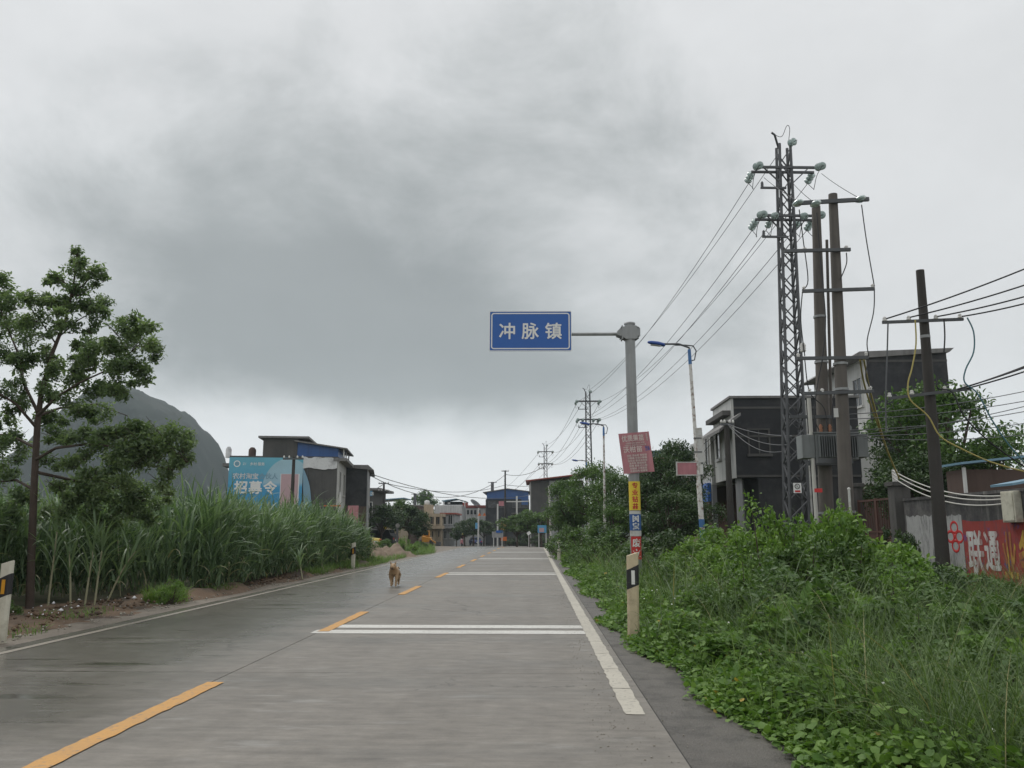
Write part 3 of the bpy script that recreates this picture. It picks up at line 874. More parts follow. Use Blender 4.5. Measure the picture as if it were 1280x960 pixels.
Y1 = 25.0
tb = at(993, 664, Y1); tb.z = -0.3
def tz(y): return at(990, y, Y1).z + 0.3
H1 = tz(182)
T1, hw, cor = lattice_tower((tb.x + 0.05, Y1, -0.3), H1, 'steel lattice power tower towering beside the twin concrete poles', 'lattice power towers along the road')
def arm(e, z, x0, x1, dyw=0.18, hgt=0.07):
    for s_ in (-1, 1):
        MB().box(Vector(ORG[e]) + Vector(((x0 + x1) / 2, s_ * dyw, z)), (x1 - x0, 0.07, hgt)).build('crossarm', 'tower_steel', e)
z1, z2 = tz(212), tz(272)
for z, wd in ((z1, 1.0), (z2, 0.92)):
    arm(T1, z, -wd, wd)
    for s_ in (-1, 1):
        MB().bar(ORG[T1] + Vector((s_ * 0.18, -0.2, z - 0.55)), ORG[T1] + Vector((s_ * wd * 0.7, -0.2, z - 0.03)), 0.05, 0.03).build('strut', 'tower_steel', T1)
        for sy in (-1, 1):
            p = ORG[T1] + Vector((s_ * (wd - 0.03), sy * 0.19, z))
            insulator_string(T1, p, p + Vector((0.05 * -sy, sy * 0.5, -0.16)))
    MB().box(ORG[T1] + Vector((-0.45, -0.3, z - 0.75)), (0.8, 0.06, 0.06)).build('jumper_bracket', 'tower_steel', T1)
for z, s_ in ((z2, -1), (z2, 1)):
    for sy in (-1, 1):
        p = ORG[T1] + Vector((s_ * 0.45, sy * 0.19, z - 0.02)); insulator_string(T1, p, p + Vector((0, sy * 0.45, -0.16)), 2, 0.11)
p = ORG[T1] + Vector((0, 0, H1)); insulator_string(T1, p + Vector((0.12, -0.1, 0)), p + Vector((0.30, -0.45, -0.02)), 2)
MB().tube([p + Vector((-0.15, 0, -0.1)), p + Vector((-0.34, -0.25, 0.25)), p + Vector((-0.45, -0.3, 0.30))], 0.035, 6).build('arrester', 'dark_steel', T1)
MB().tube(smooth([p + Vector((-0.34, -0.25, 0.25)), p + Vector((-0.1, -0.2, 0.22)), p + Vector((0.05, -0.2, 0.55)), p + Vector((0.12, -0.2, 0.60)), p + Vector((0.16, -0.2, 0.45)), p + Vector((0.12, -0.15, 0.05))]), 0.010, 5).build('jumper', 'cable_black', T1)
# jumper loops on the arms
for z, xs_ in ((z1, (-0.97, 0.97)), (z2, (-0.9, -0.45, 0.45, 0.88))):
    for x in xs_:
        o = ORG[T1] + Vector((x, 0, z))
        MB().tube(smooth([o + Vector((0, -0.69, -0.16)), o + Vector((-0.12, -0.5, -0.42)), o + Vector((-0.05, 0, -0.62)), o + Vector((0.1, 0.5, -0.42)), o + Vector((0, 0.69, -0.16))]), 0.010, 5).build('jumper', 'cable_black', T1)
for x, z in ((-0.80, z1 - .74), (-0.25, z1 - .74), (-0.80, z2 - .74), (-0.3, z2 - .74)):
    MB().lathe(ORG[T1] + Vector((x, -.3, z)), [(0.03, 0), (0.055, 0.02), (0.03, 0.05), (0.055, 0.08), (0.03, 0.11), (0.05, 0.14), (0.02, 0.2)], 8).build('arrester', 'dark_steel', T1)
# its danger plate
pz = at(995, 610, Y1 - 0.62)
DP = empty('danger_plate', pz, 'small white no-climbing plate fixed to the lattice tower leg', 'sign')
MB().box(pz, (0.23, 0.012, 0.29)).build('plate', 'sign_white', DP)
m_ = MB(); frame_ring(m_, 0.16, 0.16, 0.0799, 0.022, pz + UZ * 0.045, UX, UZ, FACE, 0.008); m_.build('ring', 'print_black', DP)
MB().bar(pz + Vector((-0.05, -0.010, 0.095)), pz + Vector((0.05, -0.010, -0.005)), 0.02, 0.003).build('slash', 'print_black', DP)
MB().bar(pz + Vector((-0.03, -0.010, 0.01)), pz + Vector((0.02, -0.010, 0.08)), 0.025, 0.003).build('figure', 'print_black', DP)
MB().box(pz + Vector((0, -0.008, -0.095)), (0.15, 0.006, 0.055)).build('caption_bar', 'print_red', DP)

T1.rotation_euler = (0, R(1.35), 0); LEAN = math.sin(R(1.35))
DP.location.x += 0.04
TW = [T1]
for (px_, ytop, Yk, lab) in ((737.5, 490, 69.0, 'slender lattice power tower behind the second street lamp'), (682.5, 557, 111.0, 'small lattice power tower before the grey building with red roof edge')):
    c_ = copy_tree(T1)
    zb = zg(Yk) - 0.3
    topz = at(px_, ytop, Yk).z
    c_.location = Vector((at(px_, 664, Yk).x, Yk, zb))
    c_.scale = (1, 1, (topz - zb) / H1)
    c_['label'] = lab; c_.rotation_euler = (0, 0, 0)
    ORG[c_] = Vector(c_.location); TW.append(c_)

# ================================================================== wires
def sag(p, q, s_, n=14):
    p, q = Vector(p), Vector(q)
    return [p.lerp(q, i / n) - UZ * s_ * 4 * (i / n) * (1 - i / n) for i in range(n + 1)]
def wire(p, q, s_, r_, mat, label, group, name='overhead_wire', n=14):
    return tag(MB().tube(sag(p, q, s_, n), r_, 5).build(name, mat, None, tuple(Vector(p))), label, 'wire', group)
GW = 'conductors between the lattice towers'
def apt(k, x, z, sy=0):
    t_ = TW[k]; sc = t_.scale[2]
    return Vector(t_.location) + Vector((x + (LEAN * z if k == 0 else 0), sy * 0.68, (z - 0.16) * sc if z < H1 else z * sc))
for k in range(2):
    lab = ('conductor strung from the near lattice tower to the second', 'conductor strung from the second lattice tower to the farthest')[k]
    for x, z in ((-0.97, z1), (0.97, z1), (-0.9, z2), (-0.45, z2), (0.45, z2), (0.88, z2), (0.0, H1)):
        wire(apt(k, x, z, 1), apt(k + 1, x, z, -1), 1.15 if z < H1 else 0.9, 0.010 if k == 0 else 0.014, 'cable_black', lab, GW + (' one' if k == 0 else ' two'), n=20)
for x, z in ((-0.97, z1), (0.97, z1), (-0.9, z2), (0.88, z2)):
    q = Vector((-8.5 + x, 175, 8.3 + (z - z1)))
    wire(apt(2, x, z, 1), q, 0.9, 0.016, 'cable_black', 'conductor running on from the farthest lattice tower into town', 'conductors beyond the farthest tower', n=16)

# ================================================================== twin concrete poles with transformer
YA, YB = 17.5, 18.6
pa0 = at(1056, 640, YA); pa1 = at(1041, 243, YA); pa0.z = -0.35; pa0.x = pa1.x + 0.0 + (at(1056, 640, YA).x - pa1.x) * 1.05
pb0 = at(1029, 640, YB); pb1 = at(1020, 258, YB); pb0.z = -0.35
TP = empty('twin_pole_frame', (pa0 + pb0) / 2, 'pair of tall concrete poles joined by steel crossarms, carrying a transformer', 'power pole')
MB().tube([pa0, pa1], [0.165, 0.095], 18).build('pole', 'pole_concrete', TP)
MB().tube([pb0, pb1], [0.175, 0.098], 18).build('pole', 'pole_concrete', TP)
def on(p0, p1, z): return p0.lerp(p1, (z - p0.z) / (p1.z - p0.z))
def xarm(x0, y0, x1, y1, Y, w=0.07):
    p, q = at(x0, y0, Y), at(x1, y1, Y); MB().bar(p, q, 0.06, w).build('crossarm', 'dark_steel', TP); return p, q
xarm(996, 254, 1086, 249, YA - 0.14, 0.085)
xarm(980, 314, 1063, 312, YA - 0.16, 0.07)
xarm(1003, 364, 1093, 361, YA - 0.14)
xarm(996, 448, 1085, 447, YA - 0.14)
xarm(1005, 492, 1092, 489, YA - 0.14)
xarm(987, 521, 1060, 521, YB - 0.2)
for x, y, Y in ((999, 257, YA), (1021, 258, YA), (1077, 252, YA)):
    p = at(x, y, Y - 0.14); MB().lathe(p, [(0.02, -0.02), (0.045, 0), (0.13, -0.06), (0.125, -0.085), (0.04, -0.09)], 14, (0.2, -0.25, -1)).build('insulator_disc', 'glass_insulator', TP)
for x, y in ((1006, 312), (1058, 310), (1005, 361), (1091, 358), (998, 445), (1083, 443), (1012, 489), (1088, 486), (1028, 489)):
    p = at(x, y + 2, YA - 0.14); MB().lathe(p, [(0.02, 0), (0.04, 0.02), (0.025, 0.04), (0.045, 0.06), (0.02, 0.09)], 10).build('pin_insulator', 'porcelain', TP)
for p0, p1, ys_ in ((pa0, pa1, (455, 487, 640)), (pb0, pb1, (380, 440, 640))):
    for y in ys_:
        z = at(1040, y, YA).z; c_ = on(p0, p1, z)
        MB().lathe(c_, [(0.19 - 0.008 * z, -0.025), (0.19 - 0.008 * z, 0.025)], 18).build('band', 'galvanised', TP)
# conduit and cable risers
p = at(1011, 498, YB - .3); q = at(1010, 640, YB - .3); q.z = 0; q.x = p.x
MB().tube([q, Vector((p.x, p.y, p.z - 0.1)), p], 0.045, 10).build('conduit', 'cable_white', TP)
p = at(1033.5, 300, YB + .2); q = at(1040, 560, YB + .2); MB().tube([q, p], 0.035, 8).build('conduit', 'pole_concrete', TP)
for x in (1005, 1003):
    p = at(x, 440, YA - .1); MB().lathe(p, [(0.025, 0), (0.05, 0.03), (0.03, 0.05), (0.05, 0.08), (0.03, 0.1), (0.05, 0.13), (0.02, 0.2)], 10).build('arrester', 'porcelain', TP)
drop = [((999, 262), (1004, 300), (1010, 350), (1003, 362)), ((1077, 256), (1083, 300), (1093, 358)), ((1093, 362), (1092, 390), (1084, 425), (1086, 445)),
        ((1021, 266), (1026, 330), (1032, 400), (1028, 448)), ((1003, 365), (1001, 400), (1006, 445)), ((1058, 316), (1058, 330), (1050, 350)),
        ((1086, 448), (1082, 470), (1088, 486)), ((1028, 450), (1022, 480), (1018, 520), (1024, 538)), ((1006, 450), (1012, 490), (1030, 510), (1034, 538)), ((1043, 492), (1040, 515), (1042, 538))]
for path in drop:
    MB().tube(smooth([at(x, y, YA - 0.16) for x, y in path]), 0.012, 5).build('jumper', 'cable_black', TP)
MB().box(at(1045, 516, YA - 0.17), (0.09, 0.02, 0.19)).build('number_plate', 'old_white', TP)
for y in (573 + 15,):
    pass
zt = at(1042, 571, YA).z          # platform under the transformer
for dy_ in (-0.28, 0.28):
    MB().bar(Vector((pb0.x - 0.35, (YA + YB) / 2 + dy_, zt - 0.06)), Vector((pa0.x + 0.35, (YA + YB) / 2 + dy_, zt - 0.06)), 0.07, 0.11).build('platform_beam', 'dark_steel', TP)
MB().box(at(1023, 613, YA - .2), (0.16, 0.01, 0.08)).build('warning_plate', 'print_red', TP)

tl, trr = at(1001, 572, YB - .2), at(1083, 572, YB - .2)
tcx = (tl.x + trr.x) / 2; ty = YB - .15; th_ = at(1042, 543, ty).z - zt
TR = empty('transformer', (tcx, ty, zt), 'grey finned power transformer resting on the platform between the twin concrete poles', 'transformer')
W_ = trr.x - tl.x
MB().bx(tcx - W_ * .30, tcx + W_ * .34, ty - .22, ty + .22, zt, zt + th_).build('tank', 'transformer_grey', TR, bevel=0.01)
MB().bx(tcx - W_ * .32, tcx + W_ * .36, ty - .25, ty + .25, zt + th_, zt + th_ + 0.03).build('lid', 'transformer_grey', TR)
MB().bx(tcx - W_ * .50, tcx - W_ * .305, ty - .2, ty + .2, zt + 0.04, zt + th_ - 0.03).build('cable_box', 'transformer_grey', TR, bevel=0.008)
MB().bx(tcx + W_ * .345, tcx + W_ * .50, ty - .2, ty + .2, zt + 0.06, zt + th_ - 0.01).build('cable_box', 'transformer_grey', TR, bevel=0.008)
for i in range(17):
    x = tcx - W_ * .26 + i * W_ * .56 / 16
    MB().bx(x - .006, x + .006, ty - .34, ty - .222, zt + .05, zt + th_ - .05).build('radiator_fin', 'transformer_grey', TR)
for i in range(3):
    p = Vector((tcx - 0.22 + i * .2, ty, zt + th_ + .03))
    MB().lathe(p, [(0.035, 0), (0.05, 0.02), (0.03, 0.05), (0.05, 0.08), (0.03, 0.11), (0.045, 0.14), (0.015, 0.2)], 10).build('bushing', 'copper', TR)
MB().tube([Vector((tcx + .38, ty - .05, zt + th_ + .14)), Vector((tcx + .38, ty + .22, zt + th_ + .14))], 0.07, 12).build('oil_tank', 'transformer_grey', TR)

# ================================================================== dark low-voltage pole
YP = 17.0
q0 = at(1178, 700, YP); q1 = at(1150, 338, YP); q0 = q1.lerp(q0, 1.12); q0.z = -0.35
LP = empty('utility_pole', q0, 'dark leaning utility pole with two crossarms before the red painted wall', 'utility pole')
MB().tube([q0, q1], [0.145, 0.082], 18).build('pole', 'old_pole', LP)
def larm(x0, y0, x1, y1, ins):
    p, q = at(x0, y0, YP - .12), at(x1, y1, YP - .12)
    MB().bar(p, q, 0.05, 0.06).build('crossarm', 'dark_steel', LP)
    for x in ins:
        c_ = at(x, y0 + (y1 - y0) * (x - x0) / (x1 - x0) - 1, YP - .12)
        MB().lathe(c_, [(0.02, 0), (0.045, 0.01), (0.045, 0.045), (0.025, 0.055), (0.04, 0.07), (0.02, 0.10)], 10).build('pin_insulator', 'porcelain', LP)
larm(1103, 403, 1204, 399, (1106, 1136, 1170, 1200))
larm(1111, 498, 1213, 486, (1112, 1140, 1181, 1207))
MB().lathe(on(q0, q1, at(1155, 421, YP).z), [(0.10, -0.03), (0.10, 0.03)], 16).build('band', 'galvanised', LP)
for pts, mt in ((((1110, 403), (1109, 440), (1107, 500), (1108, 540)), 'cable_grey'), (((1144, 400), (1145, 430), (1140, 460), (1135, 480), (1138, 500), (1160, 520), (1175, 545), (1200, 560), (1240, 578), (1290, 592)), 'cable_yellow'),
                (((1180, 399), (1181, 420), (1180, 440)), 'cable_black'), (((1172, 470), (1172, 485), (1190, 490), (1205, 520), (1232, 548), (1258, 568), (1290, 590)), 'cable_black'),
                (((1209, 397), (1217, 415), (1217, 440), (1207, 462), (1206, 478), (1222, 492), (1240, 525), (1262, 557), (1292, 590)), 'cable_teal')):
    MB().tube(smooth([at(x, y, YP - .2 - 0.002 * (x - 1100)) for x, y in pts]), 0.016, 6).build('cable', mt, LP)
GL = 'service wires leading off from the dark utility pole'
for (x0, y0, x1, y1) in ((1106, 399, 1420, 275), (1136, 397, 1420, 305), (1170, 396, 1420, 325), (1200, 396, 1420, 335)):
    wire(at(x0, y0, YP - .12), at(x1, y1, 15.0), 0.10, 0.016, 'cable_black', 'black service wire from the upper crossarm of the dark utility pole', GL)
for (x0, y0, x1, y1) in ((1207, 484, 1420, 395), (1207, 486, 1420, 410), (1195, 487, 1420, 402)):
    wire(at(x0, y0, YP - .12), at(x1, y1, 15.0), 0.08, 0.016, 'cable_black', 'black service wire from the lower crossarm of the dark utility pole', 'wires leading off the lower crossarm')
for (x0, y0, x1, y1) in ((1060, 518, 1420, 452), (1060, 524, 1420, 468), (1062, 538, 1420, 480), (1060, 545, 1420, 500), (1080, 548, 1420, 520), (1062, 545, 1420, 465)):
    wire(at(x0, y0, YA), at(x1, y1, 20.0), 0.22, 0.010, 'cable_grey', 'grey low-voltage wire running from the twin poles past the dark pole', 'low-voltage wires from the twin poles')
for x0, x1 in ((1078, 1127), (1083, 1127)):
    tag(MB().tube(smooth([at(x0 - 3, 450, YA), at(x0 + 5, 490, YA + 1.5), at(1108, 560, 21), at(x1 - 3, 598, 22.4)]), 0.020, 6).build('feeder_cable', 'cable_yellow'), 'yellowish feeder cable slanting from the twin poles down to the gate pillar', 'cable', 'feeder cables to the gate pillar')

# ================================================================== wall, gate and painted advert along the road
XW = 10.2
def wall_material():
    m, t, b, g = new_mat('stained_render')
    geo = t.nodes.new('ShaderNodeNewGeometry'); pos = geo.outputs['Position']
    x, y, z = g.sep(pos)
    st = g.noise(g.vm('MULTIPLY', pos, (3, 3, 0.35)), 1.6, 6, 0.65)
    n = g.noise(pos, 2.5, 6, 0.65)
    c = g.mix(g.ss(n, 0.35, 0.7), (0.055, 0.052, 0.055), (0.13, 0.125, 0.12))
    c = g.mix(g.m('MULTIPLY', g.ss(st, 0.55, 0.75), 0.6), c, (0.36, 0.35, 0.33))
    g.lk(c, b.inputs['Base Color']); b.inputs['Roughness'].default_value = 0.9
    bn = t.nodes.new('ShaderNodeBump'); bn.inputs['Strength'].default_value = 0.4; bn.inputs['Distance'].default_value = 0.02
    g.lk(g.noise(pos, 20, 5, 0.7), bn.inputs['Height']); g.lk(bn.outputs[0], b.inputs['Normal'])
wall_material()
def peel(name, col, under=(0.11, 0.10, 0.10), lo=0.50, hi=0.64, second=None):
    m, t, b, g = new_mat(name)
    geo = t.nodes.new('ShaderNodeNewGeometry'); pos = geo.outputs['Position']
    s_ = g.noise(g.vm('MULTIPLY', pos, (4, 4, 1.0)), 1.8, 7, 0.7)
    k = g.m('ADD', 0.75, g.m('MULTIPLY', g.noise(pos, 5, 5, 0.6), 0.5))
    c = g.vm('MULTIPLY', col, g.comb(k, k, k))
    if second is not None: c = g.mix(g.ss(g.noise(g.vm('ADD', pos, (7, 3, 1)), 2.6, 6, 0.7), 0.56, 0.66), c, second)
    c = g.mix(g.m('MULTIPLY', g.ss(s_, lo, hi), 0.75), c, under)
    g.lk(c, b.inputs['Base Color']); b.inputs['Roughness'].default_value = 0.85
    return m
peel('wall_red', (0.29, 0.042, 0.034), (0.10, 0.06, 0.08), 0.50, 0.68, (0.10, 0.06, 0.22))
peel('wall_white', (0.36, 0.36, 0.355), (0.10, 0.10, 0.10), 0.48, 0.66)
peel('wall_letter', (0.56, 0.55, 0.53), (0.25, 0.07, 0.06), 0.46, 0.58)
peel('wall_yellow', (0.48, 0.30, 0.05), (0.27, 0.05, 0.04), 0.44, 0.56)
plain('rust', (0.085, 0.038, 0.028), 0.85, 0.4, 3, streak=0.4)
plain('pillar_stone', (0.10, 0.095, 0.09), 0.9, 0.35, 3, streak=0.4, bump=0.4)
def yw(px_):     # where a pixel column meets the wall line
    d = px_dir(px_, 660); return XW * d.y / d.x
WT = 2.12
WALL = empty('painted_wall', (XW, 16, -0.4), 'stained roadside wall painted with a red and white telecom advert', 'wall')
y_a, y_b = 8.0, yw(1132)
MB().bx(XW, XW + 0.2, y_a, y_b, -0.5, WT).build('wall', 'stained_render', WALL)
MB().bx(XW - 0.03, XW + 0.23, y_a, y_b + 0.0, WT, WT + 0.07).build('coping', 'stained_render', WALL)
wn, wx = Vector((-1, 0, 0)), Vector((0, -1, 0))
def wp(y, z): return Vector((XW - 0.004, y, z))
def zw(px_, py): return at(px_, py, yw(px_)).z
def patch(p0, p1, z0, z1, mat, off=0.0, name='paint_patch'):
    ya, yb = yw(p0), yw(p1); o = Vector((XW - 0.004 - off, 0, 0))
    rng_ = random.Random(int(p0)); n = 14
    topl = [(ya + (yb - ya) * i / n, z1 + (rng_.random() - .5) * .07) for i in range(n + 1)]
    poly = topl + [(yb, z0), (ya, z0)]
    vs = [Vector((XW - 0.004 - off, y, z)) for y, z in poly]
    return MB().add(vs, [list(range(len(vs)))[::-1]]).build(name, mat, WALL)
patch(1134, 1166, -0.1, zw(1150, 645), 'wall_white')
patch(1184, 1203, -0.1, zw(1190, 644), 'wall_white')
RED = patch(1203.5, 1420, -0.3, zw(1240, 650), 'wall_red')
# knot emblem in red on the white patch
yc = (yw(1187) + yw(1199)) / 2; zc = (zw(1193, 650) + zw(1193, 692)) / 2; s_ = 0.36
EM = MB()
def loop(pts, r_): EM.tube([wp(yc - p[0] * s_ * 1.55, zc + p[1] * s_) - UX * 0.001 for p in pts], r_, 5)
for cx_, cz_ in ((0, 0.62), (0, -0.62), (0.38, 0.0), (-0.38, 0.0)):
    loop([(cx_ + 0.30 * math.cos(a), cz_ + 0.36 * math.sin(a)) for a in np.linspace(0, 2 * math.pi, 17)], 0.033)
loop([(-0.3, 0.45), (0.3, -0.45)], 0.03); loop([(0.3, 0.45), (-0.3, -0.45)], 0.03)
EM.v = [Vector((XW - 0.006 + (p.x - XW) * 0.05, p.y, p.z)) for p in EM.v]
EM.build('emblem', 'print_red', WALL)
def wtext(ch, p0, p1, y0, y1, mat):
    ya, yb = yw(p0), yw(p1); za_, zb_ = zw((p0 + p1) / 2, y1), zw((p0 + p1) / 2, y0)
    text('lettering', ch, mat, WALL, wp((ya + yb) / 2, (za_ + zb_) / 2), wx, UZ, wn, (zb_ - za_) * 1.08, 0.028, 0.004, abs(ya - yb) / (zb_ - za_))
wtext('联', 1208, 1227, 664, 718, 'wall_letter')
wtext('通', 1229, 1247, 664, 714, 'wall_letter')
wtext('业', 1251, 1268, 664, 724, 'wall_yellow')
wtext('务', 1271, 1292, 664, 730, 'wall_yellow')
# meter box hung on the wall
yb0 = yw(1272)
MBX = empty('meter_box', (XW - 0.15, yb0, zw(1272, 655)), 'pale grey-green electricity meter box hung on the painted wall', 'meter box')
MB().bx(XW - 0.16, XW + 0.0, yw(1281), yw(1264), zw(1272, 653), zw(1272, 614)).build('case', 'post_plastic_pale', MBX, bevel=0.01)
MB().bx(XW - 0.175, XW - 0.16, yw(1279.5), yw(1265.5), zw(1272, 651), zw(1272, 616)).build('door', 'post_plastic_pale', MBX, bevel=0.004)
MB().tube([Vector((XW - .05, yw(1263), zw(1263, 622))), Vector((XW - .07, yw(1261), zw(1262, 632))), Vector((XW - .07, yw(1261.5), zw(1262, 640))), Vector((XW - .05, yw(1264), zw(1264, 646)))], 0.025, 6).build('cable_loop', 'cable_yellow', MBX)
for k, (za_, zb_) in enumerate(((588, 620), (592, 624), (597, 630))):
    tag(MB().tube(sag(Vector((XW - .12, yw(1127), at(1127, za_, yw(1127)).z)), Vector((XW - .12, yw(1262), at(1262, zb_, yw(1262)).z)), 0.22 + .03 * k, 16), 0.016, 5).build('wall_cable', 'cable_white'), 'whitish cable sagging along the painted wall to the meter box', 'cable', 'cables along the painted wall')
RK = MB(); RK.bx(XW - .14, XW, yw(1127) - .02, yw(1127) + .02, at(1127, 600, 22.6).z - 0.05, at(1127, 586, 22.6).z + .05)
tag(RK.build('cable_rack', 'porcelain'), 'small porcelain cable rack on the gate pillar beside the painted wall', 'rack')
# pillars and rusty gate
def pillar(pxa, label, hgt):
    y = yw(pxa)
    e = empty('gate_pillar', (XW + .05, y, -0.4), label, 'pillar', 'gate pillars')
    MB().bx(XW - .15, XW + .3, y - .22, y + .22, -0.4, hgt).build('shaft', 'pillar_stone', e, bevel=0.01)
    MB().bx(XW - .21, XW + .36, y - .28, y + .28, hgt, hgt + .12).build('cap', 'pillar_stone', e, bevel=0.01)
pillar(1124, 'dark stone gate pillar joining the painted wall', 2.55)
pillar(1066, 'dark stone gate pillar behind the transformer poles', 2.7)
ya, yb = yw(1118), yw(1071)
GT = empty('rusty_gate', (XW + .1, (ya + yb) / 2, -0.3), 'rusty dark iron gate between the stone pillars', 'gate')
for k in range(2):
    y0_, y1_ = ya + (yb - ya) * k / 2, ya + (yb - ya) * (k + 1) / 2
    L_ = MB()
    for z in (0.05, 1.25, 2.2): L_.bx(XW + .07, XW + .12, y0_, y1_, z, z + .06)
    for y in (y0_ + .03, y1_ - .03): L_.bx(XW + .068, XW + .122, y - .03, y + .03, 0.03, 2.28)
    lf = L_.build('gate_frame', 'rust', GT)
    MB().bx(XW + .09, XW + .10, y0_ + .06, y1_ - .06, 0.1, 1.25).build('gate_sheet', 'rust', GT)
    for i in range(7):
        y = y0_ + (y1_ - y0_) * (i + 1) / 8
        MB().tube([Vector((XW + .095, y, 1.3)), Vector((XW + .095, y, 2.22))], 0.012, 6).build('bar', 'rust', GT)
# pale thin stake in the weeds
p = at(1066, 690, 15); tag(MB().tube([Vector((p.x, 15, -0.4)), Vector((p.x + .01, 15, at(1066, 612, 15).z))], 0.022, 8).lathe(Vector((p.x + .01, 15, at(1066, 612, 15).z)), [(.028, 0), (.028, .02), (.01, .04)], 8).build('stake', 'old_white'), 'thin pale stake standing in the weeds before the gate', 'stake')

# ================================================================== street lamps
def street_lamp(Y, base_px, knee_px, head_px, label, detail=True, rusty=True):
    b_ = at(base_px[0], base_px[1], Y); b_.z = zg(Y) - 0.3
    k_ = at(knee_px[0], knee_px[1], Y); h_ = at(head_px[0], head_px[1], Y - 0.3)
    e = empty('street_lamp', b_, label, 'street lamp', 'street lamps on the right of the road')
    L_ = k_.z - b_.z
    MB().tube([b_, b_.lerp(k_, .42), b_.lerp(k_, .43), b_.lerp(k_, .94)], [0.085, 0.075, 0.06, 0.048], 12).build('pole', 'peeling_white', e)
    MB().tube([b_.lerp(k_, .935), k_], [0.055, 0.05], 12).build('sleeve', 'lamp_blue_faded', e)
    d = (h_ - k_)
    MB().tube([k_ - UZ * .12, k_ + UZ * .06, k_ + d * .25 + UZ * .12, k_ + d * .55 + UZ * .05, k_ + d * .62 + UZ * .04], 0.030, 8).build('arm', 'dark_steel', e)
    MB().tube([k_ - UZ * .35 - d * .02, k_ - UZ * .3 - d * .12, k_ - d * .17, k_ - d * .10 + UZ * .14, k_ + d * .1 + UZ * .12, k_ + d * .35 + UZ * .06], 0.02, 8).build('scroll', 'dark_steel', e)
    c_ = k_ + d * .80; dn = d.normalized(); a = math.atan2(dn.z, dn.x)
    hd = MB(); vs = []; fs = []; n = 12; L2 = d.length * .42
    prof = [(-.5, .35, .5), (-.42, .8, .8), (-.1, 1, 1), (.25, .8, .85), (.45, .5, .6), (.5, .2, .3)]
    for t_, rw, rh in prof:
        for i in range(n):
            q = 2 * math.pi * i / n
            up_ = math.sin(q); up_ = up_ * (.085 if up_ > 0 else .055) * rh
            vs.append(c_ + dn * (-t_ * L2) * -1 + Vector((0, math.cos(q) * .13 * rw, 0)) + UZ * up_)
    for j in range(len(prof) - 1):
        for i in range(n): fs.append((j * n + i, j * n + (i + 1) % n, (j + 1) * n + (i + 1) % n, (j + 1) * n + i))
    hd.add(vs, fs, True); hd.add([vs[i] for i in range(n)], [list(range(n))[::-1]]); hd.add([vs[-n + i] for i in range(n)], [list(range(n))])
    hb = hd.build('lamp_head', 'lamp_blue', e)
    MB().box(c_ - UZ * .055 + dn * .02, (L2 * .55, .15, .012), (0, -a, 0)).build('lens', 'old_white', hb)
    return e, b_, k_
YL = 25.0
SL, lb, lk_ = street_lamp(YL, (880, 664), (861.5, 437), (810, 428), 'peeling white street lamp with a blue head before the white-fronted house')
street_lamp(43.0, (756, 664), (754.5, 534), (725, 528.5), 'street lamp with blue head over the roadside trees below the second tower')
street_lamp(66.0, (737, 664), (733, 578), (715, 575), 'far street lamp whose head just clears the tree crowns')
def lp(y): return lb.lerp(lk_, (at(870, y, YL).z - lb.z) / (lk_.z - lb.z))
q = lp(553); e = empty('light_box', (q.x + .1, YL - .1, q.z - .4), 'tall narrow white light box strapped to the peeling lamp post', 'sign')
zt0, zt1 = at(872, 578, YL).z, at(872, 535, YL).z
MB().box((q.x + .12, YL - .02, (zt0 + zt1) / 2), (.20, .08, zt1 - zt0), (0, R(-4), 0)).build('case', 'old_white', e, bevel=.008)
for k in (.3, .7): MB().box((q.x + .05, YL - .01, zt0 + (zt1 - zt0) * k), (.22, .13, .03)).build('strap', 'dark_steel', e)
p0, p1 = at(846, 594, YL), at(870, 578, YL)
e = empty('sign_board', ((p0.x + p1.x) / 2, YL, p0.z), 'small faded red board fixed to the peeling lamp post', 'sign')
MB().bx(p0.x, p1.x, YL - .06, YL - .03, p0.z, p1.z).build('board', 'poster_red', e)
MB().bx(p0.x - .02, p0.x + .015, YL - .065, YL - .025, p0.z - .02, p1.z + .02).build('frame_side', 'old_white', e)
for z in (p0.z, p1.z): MB().bx(p0.x, p1.x + .1, YL - .066, YL - .024, z - .015, z + .015).build('frame_rail', 'old_white', e)
p0, p1 = at(872, 593, YL), at(878, 580, YL)
e = empty('sign_board', (p1.x, YL, p0.z), 'small white plate behind the red board on the lamp post', 'sign')
MB().bx(p0.x, p1.x + .02, YL + .02, YL + .05, p0.z, p1.z).build('board', 'sign_white', e)
MB().bx(p0.x - .02, p1.x + .04, YL + .015, YL + .055, p0.z - .03, p0.z).build('frame_rail', 'dark_steel', e)
q = lp(655)
for k, (y0_, y1_, mt, lab) in enumerate(((649, 659, 'lamp_blue_faded', 'scrap of blue poster low on the peeling lamp post'), (662, 676, 'cable_teal', 'strip of teal poster at the foot of the peeling lamp post'))):
    q = lp((y0_ + y1_) / 2); z0_, z1_ = at(878, y1_, YL).z, at(878, y0_, YL).z
    m_ = MB(); vs = []; n = 10
    for i in range(n + 1):
        a = -1.4 + 2.8 * i / n
        for z in (z0_, z1_):
            c_ = lb.lerp(lk_, (z - lb.z) / (lk_.z - lb.z)); vs.append(c_ + Vector((.088 * math.sin(a), -.088 * math.cos(a), 0)))
    tag(m_.add(vs, [(2 * i, 2 * i + 2, 2 * i + 3, 2 * i + 1) for i in range(n)], True).build('poster_scrap', mt), lab, 'poster')
